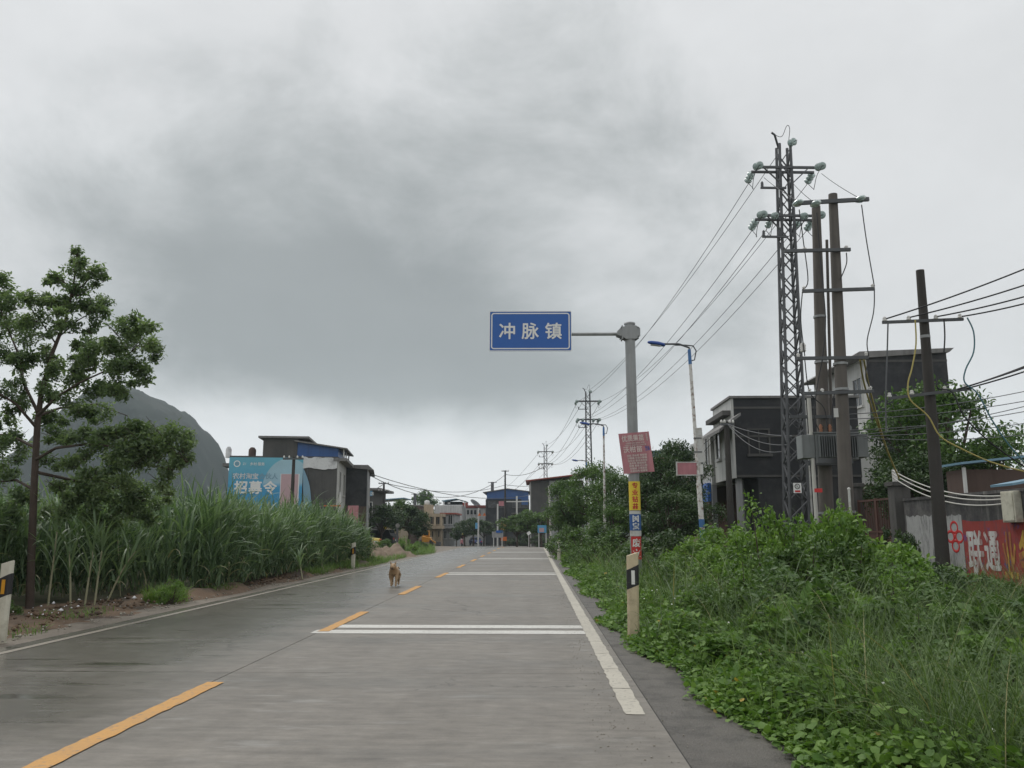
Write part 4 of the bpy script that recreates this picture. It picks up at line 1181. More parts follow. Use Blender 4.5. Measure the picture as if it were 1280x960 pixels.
# tap wires from the tower arm to the twin poles
for i, (a_, b_, lab) in enumerate((((1027, 217), (1077, 249), 'tap wire slanting from the tower arm to the end of the top crossarm'), ((992, 230), (1022, 256), 'tap wire from the tower to the middle of the top crossarm'), ((955, 222), (1000, 253), 'tap wire passing before the tower to the near end of the top crossarm'))):
    wire(at(a_[0], a_[1], Y1 - .7), at(b_[0], b_[1], YA - .14), .04, .009, 'cable_black', lab, 'tap wires from tower to twin poles')
# ================================================================== houses
plain('dark_render', (0.030, 0.031, 0.034), 0.9, 0.5, 0.8, streak=0.15, bump=0.2, bscale=6, dirt=(0.075, 0.074, 0.074), dirt_amt=0.6, dirt_scale=0.6)
plain('grey_render', (0.095, 0.092, 0.088), 0.9, 0.25, 0.8, streak=0.15, bump=0.2, bscale=6, dirt=(0.055, 0.055, 0.055), dirt_amt=0.5, dirt_scale=0.7)
plain('brown_render', (0.11, 0.075, 0.062), 0.9, 0.25, 0.8, streak=0.15, bump=0.2)
plain('white_tile', (0.50, 0.50, 0.48), 0.5, 0.12, 1.5, streak=0.3)
plain('beige_wall', (0.43, 0.35, 0.25), 0.8, 0.15, 0.8, streak=0.35)
plain('pale_wall', (0.56, 0.56, 0.55), 0.8, 0.12, 0.8, streak=0.35)
plain('grey_panel', (0.34, 0.345, 0.35), 0.8, 0.12, 1, streak=0.3)
plain('roof_red', (0.30, 0.075, 0.055), 0.8, 0.2, 1.5)
plain('roof_blue', (0.018, 0.085, 0.27), 0.45, 0.15, 0.8, streak=0.2)
plain('roof_sky', (0.18, 0.32, 0.42), 0.5, 0.15, 0.8)
plain('roof_teal', (0.055, 0.10, 0.10), 0.6, 0.2, 1.5)
plain('dark_glass', (0.018, 0.022, 0.025), 0.12, 0.2, 2)
plain('slab_grey', (0.20, 0.195, 0.19), 0.85, 0.2, 2, streak=0.3)
plain('shade_inside', (0.03, 0.03, 0.032), 0.9)
plain('orange_sign', (0.62, 0.16, 0.035), 0.5, 0.12, 2)
plain('banner_sky', (0.10, 0.33, 0.55), 0.5, 0.1, 2)
plain('tarp_white', (0.66, 0.67, 0.67), 0.6, 0.12, 3, dirt=(0.08, 0.08, 0.09), dirt_amt=0.45, dirt_scale=1.5)
plain('steel_white', (0.62, 0.62, 0.60), 0.5, 0.1, 2)
def pv_(x, y, Y): return at(x, y, Y)

def window(parent, cx, y, z0, z1, w, face='-y', mat='dark_glass', frame='white_tile', depth=0.06, bars=1, off=0.0):
    """recessed pane with its own frame and sill; face -y looks to the camera, +x / -x to the road"""
    if face == '-y':
        def B(a0, a1, d0, d1, b0, b1): return MB().bx(cx + a0, cx + a1, y + d0, y + d1, b0, b1)
    elif face == '+x':
        def B(a0, a1, d0, d1, b0, b1): return MB().bx(cx - d1, cx - d0, y + a0, y + a1, b0, b1)
    else:
        def B(a0, a1, d0, d1, b0, b1): return MB().bx(cx + d0, cx + d1, y + a0, y + a1, b0, b1)
    wd = B(-w / 2, w / 2, -0.012, 0.0, z0, z1).build('window', mat, parent)
    t_ = 0.07
    fr = B(-w / 2 - t_, -w / 2, -depth, 0, z0 - t_, z1 + t_)
    for a in (B(w / 2, w / 2 + t_, -depth, 0, z0 - t_, z1 + t_), B(-w / 2, w / 2, -depth, 0, z1, z1 + t_)):
        fr.add(a.v, a.f)
    for i in range(bars):
        x = -w / 2 + w * (i + 1) / (bars + 1)
        a = B(x - .025, x + .025, -0.03, 0, z0, z1); fr.add(a.v, a.f)
    fr.build('frame', frame, wd)
    B(-w / 2 - .12, w / 2 + .12, -depth - .06, 0, z0 - t_ - .05, z0 - 0.002).build('sill', frame, wd)

# ---------- left house carrying the advertising hoarding
Y0 = 64.0
xl, xr = pv_(291, 600, Y0).x, pv_(421, 600, Y0).x
zr = pv_(350, 571, Y0).z
HL = empty('house', (xr, Y0, zg(Y0)), 'grey two storey house with a blue roof shed, its side bearing the hoarding', 'house')
MB().bx(xl, xr, Y0, Y0 + 9, zg(Y0) - .5, zr).build('wall', 'grey_render', HL)
MB().bx(xr, xr + .12, Y0 + .02, Y0 + 9, zg(Y0) - .5, zr - .1).build('front_wall', 'white_tile', HL)
xs0, xs1 = pv_(332, 560, Y0).x, pv_(373, 560, Y0).x
MB().bx(xs0, xs1, Y0 + .03, Y0 + 5, zr, pv_(350, 549, Y0).z).build('stair_tower', 'grey_render', HL)
rf = MB().bx(xs0 - .35, xs1 + .9, Y0 - .25, Y0 + 5.4, pv_(350, 549, Y0).z, pv_(350, 546.5, Y0).z).build('roof_slab', 'slab_grey', HL)
xb1 = pv_(423, 560, Y0).x
zb0, zb1 = pv_(373, 553, Y0).z, pv_(423, 559.5, Y0).z
MB().add([(xs1 + .02, Y0 + .06, zr), (xb1, Y0 + .06, zr), (xb1, Y0 + .06, zb1), (xs1 + .02, Y0 + .06, zb0), (xs1 + .02, Y0 + 6, zr), (xb1, Y0 + 6, zr), (xb1, Y0 + 6, zb1), (xs1 + .02, Y0 + 6, zb0)],
         [(0, 1, 2, 3), (5, 4, 7, 6), (1, 5, 6, 2), (3, 2, 6, 7), (4, 0, 3, 7)]).build('shed_side', 'roof_blue', HL)
MB().bar((xs1 - .2, Y0 + 3, zb0 + .06), (pv_(434, 561, Y0).x, Y0 + 3, pv_(434, 561.5, Y0).z + .02), 6.6, .1).build('shed_roof', 'slab_grey', HL)
for k in (.3, 2.5, 5): MB().bx(xb1 + .35, xb1 + .45, Y0 + k, Y0 + k + .1, zr, zb1 - .02).build('shed_post', 'steel_white', HL)
MB().bx(xr - .3, xr + .75, Y0 - .15, Y0 + 9, zr - .35, zr - .12).build('eave', 'slab_grey', HL)
for k in range(2):
    for zz in (1.0, 4.2): window(HL, xr + .12, Y0 + 1.0 + k * 3.6, zz, zz + 1.7, 1.3, '+x', bars=1)
for x, y0_, y1_ in ((290, 565, 572), (294, 565, 572)):
    pass
for x0_, x1_, yt, mt in ((292, 299, 566.5, 'tarp_white'), (319, 328, 567, 'brown_render')):
    c_ = pv_((x0_ + x1_) / 2, 571, Y0 + 2); rr_ = (pv_(x1_, 571, Y0 + 2).x - pv_(x0_, 571, Y0 + 2).x) / 2
    MB().lathe((c_.x, Y0 + 2, zr), [(rr_, 0), (rr_, pv_(x0_, yt, Y0 + 2).z - zr + .2), (rr_ * .5, pv_(x0_, yt, Y0 + 2).z - zr + .4)], 14).build('water_tank', mt, HL)
MB().bx(xl - .6, xl + .1, Y0 + .3, Y0 + 3, pv_(286, 584, Y0).z, pv_(286, 580, Y0).z).build('eave', 'slab_grey', HL)

# the hoarding: printed sheet on a frame fixed to the side wall
yh = Y0 - .12
hx0, hx1 = pv_(290.5, 600, yh).x, pv_(379, 600, yh).x
hz1, hz0 = pv_(330, 573, yh).z, pv_(330, 648, yh).z
HB = empty('hoarding', (xr, Y0, hz0), 'sky blue advertising hoarding with large white characters, torn at one end', 'billboard')
def hoard():
    m, t, b, g = new_mat('hoarding_print')
    geo = t.nodes.new('ShaderNodeNewGeometry'); x, y, z = g.sep(geo.outputs['Position'])
    u = g.m('DIVIDE', g.m('SUBTRACT', x, hx0), hx1 - hx0); v_ = g.m('DIVIDE', g.m('SUBTRACT', z, hz0), hz1 - hz0)
    c = g.mix(g.ss(v_, .35, 1.0), (0.045, 0.30, 0.56), (0.13, 0.43, 0.55))
    # printed pale swoosh
    d_ = g.m('SQRT', g.m('ADD', g.m('POWER', g.m('SUBTRACT', u, .82), 2), g.m('POWER', g.m('MULTIPLY', g.m('SUBTRACT', v_, .42), .62), 2)))
    sw = g.m('MULTIPLY', g.ss(d_, .36, .35), g.ss(v_, .50, .60))
    c = g.mix(g.m('MULTIPLY', sw, .75), c, (0.42, 0.58, 0.65))
    n = g.noise(geo.outputs['Position'], 0.9, 4, .6); k = g.m('ADD', .85, g.m('MULTIPLY', n, .3))
    g.lk(g.vm('MULTIPLY', c, g.comb(k, k, k)), b.inputs['Base Color']); b.inputs['Roughness'].default_value = .5
hoard()
sh = MB().bx(hx0, hx1, yh - .02, yh + .05, hz0, hz1).build('sheet', 'hoarding_print', HB)
def ht(s_, px_, py, size, bold=.02, mat='sign_white', sq=1.0):
    p = pv_(px_, py, yh - .02); text('lettering', s_, mat, sh, Vector((p.x, yh - .02, p.z)), UX, UZ, FACE, size, bold, .01, sq)
pxm = pv_(401, 600, yh).x - pv_(400, 600, yh).x       # metres per photo pixel here
ht('招', 305, 610, 16.4 * pxm, .03); ht('募', 322.5, 610, 16.4 * pxm, .03); ht('令', 340, 610, 16.4 * pxm, .03)
for i, ch in enumerate('农村淘宝合伙人'):
    ht(ch, 299.5 + i * 7.7, 596, 7.8 * pxm, .02, 'tarp_white' if i < 4 else 'roof_sky')
ht('乡村·服务', 325, 581, 4.2 * pxm, .01); ht('Z1', 309.5, 581, 4.0 * pxm, .0)
p = pv_(301, 581, yh)
m_ = MB(); frame_ring(m_, 8 * pxm, 8 * pxm, 3.99 * pxm, 1.1 * pxm, Vector((p.x, yh - .02, p.z)), UX, UZ, FACE, .01); m_.build('emblem_ring', 'sign_white', sh)
m_ = MB(); m_.prism(round_poly(4 * pxm, 4 * pxm, 1.99 * pxm), FACE, Vector((p.x, yh - .03, p.z)), UX, UZ, .005); m_.build('emblem_disc', 'roof_sky', sh)
plain('print_pink', (0.50, 0.34, 0.36), .5, .1, 2)
a0, a1 = pv_(353, 593, yh), pv_(373, 650, yh)
MB().bx(a0.x, a1.x, yh - .035, yh - .0205, hz0 + .01, a0.z).build('print_panel', 'sign_white', sh)
MB().bx(a0.x + .7 * pxm, a1.x - 1.2 * pxm, yh - .045, yh - .0352, hz0 + .011, a0.z - .2 * pxm).build('print_panel', 'print_pink', sh)
# torn white backing beyond the print and the loose hanging strip
f0, f1 = pv_(379.5, 572, yh), pv_(421, 586, yh)
rnd = random.Random(2); top_ = [(f0.x + (f1.x - f0.x) * i / 12, f0.z + (rnd.random() - .6) * .12) for i in range(13)]
bot_ = [(f0.x + (f1.x - f0.x) * i / 12, f1.z + (rnd.random() - .5) * .16) for i in range(13)][::-1]
MB().prism([(a, b_) for a, b_ in top_ + bot_], FACE, Vector((0, yh + .02, 0)), UX, UZ, .03).build('torn_backing', 'tarp_white', HB)
vs = []; fs = []
for i in range(11):
    t_ = i / 10
    A = pv_(379.5 + 1 * t_, 586 + 60 * t_, yh); B_ = pv_(380.5 + 14 * t_ + 2 * math.sin(t_ * 5), 586 + 56 * t_, yh)
    vs += [Vector((A.x, yh - .05, A.z)), Vector(((A.x + B_.x) / 2, yh - .25 * t_ - .05, (A.z + B_.z) / 2)), Vector((B_.x, yh - .08, B_.z))]
for i in range(10):
    for k in range(2): fs.append((3 * i + k, 3 * i + k + 1, 3 * i + k + 4, 3 * i + k + 3))
MB().add(vs, fs, True).build('torn_strip', 'roof_sky', HB)
for px_ in (292, 312, 333, 356, 384):
    x = pv_(px_, 600, yh).x; MB().bx(x, x + .06, yh + .05, yh + .12, hz0, hz1 - .05).build('frame_post', 'dark_steel', HB)

HL.rotation_euler = (0, 0, R(8.0)); HB.rotation_euler = (0, 0, R(8.0))
# pole before the hoarding
def simple_pole(px_, ytop, ybot, Y, label, arms=1, r_=.11, mat='old_pole', armw=14, group='bare utility poles in the town'):
    tp = at(px_, ytop, Y); bt = at(px_ + (px_ - 640) * .00017 * (ybot - ytop), ybot, Y); bt.z = min(bt.z, zg(Y)) - .3
    e = empty('utility_pole', bt, label, 'utility pole', group)
    MB().tube([bt, tp], [r_ * 1.4, r_ * .85], 10).build('pole', mat, e)
    pm = Y / F
    for k in range(arms):
        z = tp.z - (.12 + .75 * k)
        MB().box((tp.x, Y - .12, z), (armw * pm, .08, .09)).build('crossarm', 'dark_steel', e)
        for q in (-.45, -.2, .2, .45): MB().lathe((tp.x + q * armw * pm, Y - .12, z + .04), [(.02, 0), (.05, .03), (.05, .08), (.02, .14)], 8).build('pin_insulator', 'porcelain', e)
    return e, tp
simple_pole(367.5, 571, 660, 45, 'dark utility pole standing in front of the blue hoarding', armw=26, r_=.10)

# ---------- dark house next along
Y0 = 71.0
DH = empty('house', (pv_(459, 600, Y0).x, Y0, zg(Y0)), 'tall narrow dark house beside the grey house with the hoarding', 'house')
x0_, x1_ = pv_(425, 600, Y0).x, pv_(459, 600, Y0).x; zt_ = pv_(450, 584, Y0).z; zm = pv_(450, 633, Y0).z
MB().bx(x0_, x1_, Y0, Y0 + 9, zm, zt_).build('wall', 'dark_render', DH)
MB().bx(x0_, x1_ - .01, Y0 + .005, Y0 + 9, zg(Y0) - .6, zm).build('lower_wall', 'brown_render', DH)
MB().bx(x1_, x1_ + .10, Y0 + .02, Y0 + 9, zg(Y0) - .6, zt_ - .05).build('front_wall', 'grey_panel', DH)
MB().add([(x0_ - .2, Y0 - .2, zt_), (x1_ + .55, Y0 - .2, zt_ - .25), (x1_ + .55, Y0 + 9.2, zt_ - .25), (x0_ - .2, Y0 + 9.2, zt_), (x0_ - .2, Y0 - .2, zt_ + .18), (x1_ + .05, Y0 - .2, zt_ + .18), (x1_ + .05, Y0 + 9.2, zt_ + .18), (x0_ - .2, Y0 + 9.2, zt_ + .18)],
         [(0, 1, 2, 3), (7, 6, 5, 4), (0, 4, 5, 1), (1, 5, 6, 2), (2, 6, 7, 3), (3, 7, 4, 0)]).build('roof_slab', 'slab_grey', DH)
for k in range(2):
    for zz in (.6, 3.6): window(DH, x1_ + .10, Y0 + 2 + k * 3.5, zz, zz + 1.6, 1.4, '+x')
DH.rotation_euler = (0, 0, R(10.3))
# ---------- third house with blue sign
Y0 = 88.0
TH = empty('house', (-18, Y0, zg(Y0)), 'small shop house with a blue sign board under its eave', 'house')
x0_, x1_ = pv_(440, 600, Y0).x, pv_(466, 600, Y0).x; zt_ = pv_(463, 613, Y0).z
MB().bx(x0_, x1_, Y0, Y0 + 8, zg(Y0) - .6, zt_).build('wall', 'grey_render', TH)
MB().bx(x0_, x1_ + .9, Y0 - .2, Y0 + 8.2, zt_, zt_ + .25).build('roof_slab', 'slab_grey', TH)
MB().bx(pv_(459, 600, Y0).x, x1_, Y0 - .08, Y0 - .003, pv_(463, 620, Y0).z, pv_(463, 613.5, Y0).z).build('sign_board', 'banner_sky', TH)
text('lettering', '商店', 'sign_white', TH, Vector((pv_(463, 617, Y0).x, Y0 - .08, pv_(463, 617, Y0).z)), UX, UZ, FACE, .4, .02, .01)
for k in range(3):
    z = pv_(464, 628 + 12 * k, Y0).z; window(TH, pv_(463, 600, Y0).x, Y0, z - .9, z, .5, '-y')
# ---------- red board between cane and dark house
Y0 = 50.0
p0, p1 = at(434, 661, Y0), at(448, 632, Y0)
e = empty('sign_board', (p0.x, Y0, 0), 'plain red board on posts rising past the end of the cane field', 'sign')
MB().bx(p0.x, p1.x, Y0, Y0 + .05, p0.z, p1.z).build('board', 'poster_red', e)
for x in (p0.x + .1, p1.x - .1): MB().bx(x - .03, x + .03, Y0 + .05, Y0 + .1, -.2, p1.z - .05).build('post', 'dark_steel', e)
e, _ = simple_pole(425.5, 615, 680, 58, 'short pale post with an orange bracket in front of the grey house', arms=0, r_=.06, mat='steel_white')
MB().bx(at(405, 632, 58).x, at(426, 632, 58).x, 57.9, 58.0, at(405, 633, 58).z, at(405, 631.6, 58).z).build('bracket', 'orange_sign', e)

# ---------- town at the far end
def block(label, Y, px0, px1, ytop, depth, wall, roof=None, over=.3, slab=.2, name='house', cat='house', zextra=0):
    a, b_ = at(px0, 640, Y).x, at(px1, 640, Y).x; z = at((px0 + px1) / 2, ytop, Y).z
    e = empty(name, ((a + b_) / 2, Y, zg(Y)), label, cat)
    MB().bx(a, b_, Y, Y + depth, zg(Y) - .8, z - slab).build('wall', wall, e)
    if roof: MB().bx(a - over, b_ + over, Y - over, Y + depth + over, z - slab + .002, z).build('roof_slab', roof, e)
    return e, a, b_, z
# beige house with balcony
e, a, b_, z = block('beige two storey house with a projecting balcony behind the dark trees', 128, 522, 552, 642, 9, 'beige_wall', 'beige_wall', .35, .5)
pm = 128 / F
MB().bx(at(529, 640, 128).x, at(538, 640, 128).x, 128.5, 132, z, at(533, 630.5, 128).z).build('stair_tower', 'beige_wall', e)
MB().lathe((at(531.5, 640, 128).x, 130, at(533, 630.5, 128).z), [(.35, 0), (.42, .1), (.42, .55), (.2, .7)], 12).build('water_tank', 'steel_white', e)
MB().bx(at(536, 640, 128).x, b_ + .5, 126.6, 128, at(540, 661, 128).z, at(540, 657, 128).z).build('balcony', 'beige_wall', e)
for k, px_ in enumerate((540.5, 547.5)): window(e, at(px_, 640, 128).x, 128, at(px_, 655, 128).z, at(px_, 644.5, 128).z, 4.5 * pm, '-y', frame='beige_wall')
for px_ in (542, 550): window(e, at(px_, 640, 128).x, 128, at(px_, 671, 128).z, at(px_, 664, 128).z, 3 * pm, '-y', frame='beige_wall')
for px_ in (544, 551.5): MB().bx(at(px_, 640, 128).x - .18, at(px_, 640, 128).x + .18, 127.6, 127.95, zg(128) - .5, z - .52).build('column', 'beige_wall', e)
e, a, b_, z = block('pale grey two storey house abutting the beige house', 131, 552.3, 568.5, 641, 9, 'grey_panel', 'roof_red', .3, .25)
for px_ in (555, 563): window(e, at(px_, 640, 131).x, 131, at(px_, 655, 131).z, at(px_, 644, 131).z, 5 * pm, '-y', frame='pale_wall')
for px_ in (557, 564): window(e, at(px_, 640, 131).x, 131, at(px_, 673, 131).z, at(px_, 664, 131).z, 3 * pm, '-y', frame='pale_wall')
MB().bx(at(552, 640, 131).x, at(568, 640, 131).x, 129.8, 131, at(560, 660.5, 131).z, at(560, 658.5, 131).z).build('balcony', 'grey_panel', e)
e, a, b_, z = block('pale house with a blue canopy on its roof', 146, 543, 577, 630, 9, 'pale_wall')
for px_ in (550, 561): MB().bx(at(px_, 640, 146).x - .2, at(px_, 640, 146).x + .2, 146, 146.4, z, at(px_, 628, 146).z).build('post', 'pale_wall', e)
cz = at(560, 626, 146).z
MB().bar((at(552, 626, 146).x, 149, cz), (at(570, 624, 146).x, 149, cz + .35), 6, .12).build('canopy', 'roof_sky', e)
MB().bar((at(570, 624, 146).x, 149, cz + .35), (at(582, 626, 146).x, 149, cz - .1), 6, .12).build('canopy', 'roof_teal', e)
MB().bx(at(552, 640, 146).x, at(575, 640, 146).x, 150, 151.5, z, cz).build('rooftop_room', 'shade_inside', e)
for px_ in (553, 580): MB().bx(at(px_, 640, 146).x, at(px_, 640, 146).x + .15, 146.5, 146.7, z - .5, cz).build('canopy_post', 'steel_white', e)
e, a, b_, z = block('white house with a red parapet and satellite dish', 160, 577, 607, 634, 9, 'pale_wall')
MB().bx(a - .2, b_ + .2, 159.7, 169, z - .1, at(590, 631.6, 160).z).build('parapet', 'roof_red', e)
MB().bx(at(578, 640, 160).x, at(583.5, 640, 160).x, 160.5, 163, at(590, 631.6, 160).z, at(580, 628, 160).z).build('stair_tower', 'roof_red', e)
c_ = at(594, 629.5, 160)
MB().lathe(c_, [(.05, -.25), (.6, -.12), (1.15, .12), (1.1, .14), (.5, -.05), (.05, -.18)], 16, (.55, -.35, .75)).build('satellite_dish', 'dark_steel', e)
MB().tube([c_ - UZ * .2, Vector((c_.x, c_.y, z))], .06, 6).build('dish_mast', 'dark_steel', e)
for px_ in (580, 585, 589.5, 594, 599): window(e, at(px_, 640, 160).x, 160, at(px_, 643, 160).z, at(px_, 637.5, 160).z, .45, '-y', frame='pale_wall', bars=0)
# small roofs over the left trees
e, a, b_, z = block('low house with a thin blue awning roof behind the left trees', 118, 467, 502, 631, 8, 'beige_wall')
MB().bar((a - .3, 121, z + .6), (b_ + .4, 121, z + .95), 7, .12).build('awning', 'roof_sky', e)
for x in (a, (a + b_) / 2, b_ - .3): MB().bx(x, x + .15, 118.1, 118.3, z - .3, z + .75).build('awning_post', 'steel_white', e)
e, a, b_, z = block('low brown house left of the beige one, half hidden by trees', 136, 498, 524, 631, 8, 'brown_render', 'slab_grey')
# blue roofed hall
Y0 = 150.0
e, a, b_, z = block('dark grey hall crowned by a blue sheet-metal storey', Y0, 607, 661, 622.5, 12, 'dark_render')
zz = at(634, 622.5, Y0).z - .2; zl, zp = at(608, 615.5, Y0).z, at(632, 611.5, Y0).z; zrr = at(661, 614.5, Y0).z; xm = at(634, 640, Y0).x
MB().add([(a + .2, Y0 - .1, zz), (b_ - .1, Y0 - .1, zz), (b_ - .1, Y0 - .1, zrr), (xm, Y0 - .1, zp), (a + .2, Y0 - .1, zl), (a + .2, Y0 + 12, zz), (b_ - .1, Y0 + 12, zz), (b_ - .1, Y0 + 12, zrr), (xm, Y0 + 12, zp), (a + .2, Y0 + 12, zl)],
         [(0, 1, 2, 3, 4), (9, 8, 7, 6, 5), (1, 6, 7, 2), (5, 0, 4, 9), (0, 5, 6, 1)]).build('upper_storey', 'roof_blue', e)
MB().bar((a - .5, Y0 + 6, zl - .02), (xm, Y0 + 6, zp + .08), 13, .12).build('roof_sheet', 'slab_grey', e)
MB().bar((xm, Y0 + 6, zp + .08), (b_ + .3, Y0 + 6, zrr), 13, .12).build('roof_sheet', 'slab_grey', e)
for px_ in (615, 627, 645, 655): window(e, at(px_, 640, Y0).x, Y0, at(px_, 634, Y0).z, at(px_, 627, Y0).z, 1.2, '-y', frame='grey_render')
MB().bx(at(652, 640, Y0).x, at(660, 640, Y0).x, Y0 - .16, Y0 - .1, at(655, 631, Y0).z, at(655, 624, Y0).z).build('side_sheet', 'roof_blue', e)
# grey house with red roof edge
Y0 = 108.0
e, a, b_, z = block('grey house with a thin red roof edge behind the farthest lattice tower', Y0, 664, 730, 599, 11, 'grey_render')
MB().bar((a - .7, Y0 + 4, at(661, 601.5, Y0).z), (b_ + .3, Y0 + 4, at(730, 592.5, Y0).z), 10, .14).build('roof_sheet', 'roof_red', e)
MB().bx(at(687, 640, Y0).x, at(697, 640, Y0).x, Y0 - .1, Y0 - .003, zg(Y0), at(692, 601, Y0).z).build('panel', 'grey_panel', e)
MB().bx(at(661.5, 640, Y0).x, at(665.5, 640, Y0).x, Y0 + .2, Y0 + 2, at(664, 614, Y0).z, at(664, 605, Y0).z).build('balcony', 'pale_wall', e)
for px_ in (691.5, 699.5, 712): window(e, at(px_, 640, Y0).x, Y0 - .1, at(px_, 626, Y0).z, at(px_, 615, Y0).z, .6, '-y', frame='grey_panel', bars=0)
for px_ in (662.5, 665.5): MB().bx(at(px_, 640, Y0).x, at(px_, 640, Y0).x + .25, Y0 + .1, Y0 + .35, zg(Y0) - .5, at(664, 603, Y0).z).build('column', 'pale_wall', e)
e, a, b_, z = block('low pale outbuilding below the blue roofed hall', 120, 641, 675, 641, 6, 'grey_render', 'slab_grey', .2)
window(e, at(650, 640, 120).x, 120, at(650, 651, 120).z, at(650, 645, 120).z, 1.2)

# ---------- right side houses
Y0 = 35.0
xA = pv_(919, 560, Y0).x; zA = pv_(930, 498, Y0).z; zF = pv_(930, 597, Y0).z
HA = empty('house', (xA, Y0, -.3), 'black-walled two storey house with a white overhanging front, beside the tower', 'house')
xB = pv_(1075, 560, Y0).x
MB().bx(xA, xB, Y0, Y0 + 3.6, zF, zA).build('upper_wall', 'dark_render', HA)
MB().bx(xA + .9, xB - .01, Y0 + .02, Y0 + 3.6, -.6, zF).build('lower_wall', 'dark_render', HA)
MB().bx(xA - .10, xA, Y0 - .02, Y0 + 3.6, zF - .02, zA).build('front_wall', 'white_tile', HA)
MB().bx(xA - .18, xB + .1, Y0 - .10, Y0 + 3.7, zA, zA + .1).build('roof_slab', 'slab_grey', HA)
MB().bx(xA - .45, xA - .10, Y0 + .1, Y0 + 3.6, zA - .7, zA - .5).build('canopy', 'grey_render', HA)
for k in range(2): window(HA, xA - .10, Y0 + .9 + k * 1.7, zF + 1.0, zF + 2.5, .7, '-x', bars=0)
for k in (0.2, 1.4): MB().bx(xA + .0 + k * .3, xA + .22 + k * .3, Y0 + .05 + k, Y0 + .3 + k, -.6, zF).build('column', 'grey_panel', HA)
for z_ in (zF + .02, zF + 1.7, zA - .45): MB().bx(xA + .002, xB, Y0 - .025, Y0, z_, z_ + .09).build('floor_band', 'grey_render', HA)
window(HA, pv_(948, 540, Y0).x, Y0, zF + 1.0, zF + 2.0, .8, '-y', frame='grey_render', mat='shade_inside')
MB().tube([(xB - 2.2, Y0 - .06, -.4), (xB - 2.2, Y0 - .06, zA - .1)], .05, 8).build('drain_pipe', 'old_white', HA)
# neighbour with sloping eave
Y2 = 38.7
xN = xA - .25
zE, zF2 = pv_(898, 548, Y2).z, pv_(898, 606, Y2).z
HN = empty('house', (xN, Y2, -.3), 'white-fronted house with a slanting eave and air conditioner, past the black-walled one', 'house')
MB().bx(xN, xN + 8, Y2, Y2 + 5.0, zF2, zE + .2).build('upper_wall', 'white_tile', HN)
MB().bx(xN + .8, xN + 8, Y2 + .02, Y2 + 5.0, -.6, zF2).build('lower_wall', 'brown_render', HN)
MB().prism([(-.75, -.55), (.15, .12), (.15, .0), (-.75, -.68)], FACE, (xN, Y2 - .1, zE + .35), UX, UZ, -5.2).build('eave', 'slab_grey', HN)
for k in range(4): window(HN, xN, Y2 + .7 + k * 1.15, zF2 + .9, zF2 + 2.2, .55, '-x', bars=0)
AC = MB().bx(xN - .38, xN - .02, Y2 + 2.6, Y2 + 3.4, zF2 + .25, zF2 + .8).build('air_conditioner', 'pale_wall', HN)
MB().tube([(xN - .385, Y2 + 3.0, zF2 + .52), (xN - .40, Y2 + 3.0, zF2 + .52)], .2, 14).build('fan_grille', 'dark_steel', AC)
e = empty('shop_sign', (xN - .2, Y2 + 1.8, zF2 - .6), 'blue shop sign under the eave of the white-fronted house', 'sign')
MB().bx(xN - .18, xN - .02, Y2 + .2, Y2 + 4.8, zF2 - .75, zF2 + .1).build('board', 'sign_blue', e)
text('lettering', '超市', 'sign_white', e, Vector((xN - .18, Y2 + 2.5, zF2 - .32)), Vector((0, -1, 0)), UZ, Vector((-1, 0, 0)), .5, .02, .01)
MB().bx(xN + .75, xN + .8, Y2 + .3, Y2 + 3, -.4, zF2 - .8).build('shutter', 'rust', HN)
for k in (0.0, 2.4): MB().bx(xN, xN + .22, Y2 + .05 + k, Y2 + .27 + k, -.6, zF2).build('column', 'grey_panel', HN)
# taller dark house behind
Y0 = 44.0
xA2, xB2 = pv_(1088, 520, Y0).x, pv_(1190, 520, Y0).x; zA = pv_(1140, 441, Y0).z
HC = empty('house', (xA2, Y0, -.3), 'tall dark three storey house with a white front rising behind the gate', 'house')
MB().bx(xA2, xB2, Y0, Y0 + 8, -.6, zA).build('wall', 'dark_render', HC)
MB().bx(xA2 - .15, xA2, Y0 - .02, Y0 + 8, -.6, zA - .1).build('front_wall', 'white_tile', HC)
MB().add([(xA2 - 1.0, Y0 - .2, zA - .35), (xB2 + .1, Y0 - .2, zA), (xB2 + .1, Y0 + 8.2, zA), (xA2 - 1.0, Y0 + 8.2, zA - .35), (xA2 - .4, Y0 - .2, zA + .05), (xB2 + .35, Y0 - .2, zA + .22), (xB2 + .35, Y0 + 8.2, zA + .22), (xA2 - .4, Y0 + 8.2, zA + .05)],
         [(0, 1, 2, 3), (7, 6, 5, 4), (0, 4, 5, 1), (1, 5, 6, 2), (2, 6, 7, 3), (3, 7, 4, 0)]).build('roof_slab', 'slab_grey', HC)
for k in range(3):
    for zz in (5.0, 8.0): window(HC, xA2 - .15, Y0 + 1 + k * 2.4, zz, zz + 1.5, 1.1, '-x')
for z_ in (3.3, 6.6, zA - .5): MB().bx(xA2 + .002, xB2, Y0 - .03, Y0, z_, z_ + .12).build('floor_band', 'grey_render', HC)
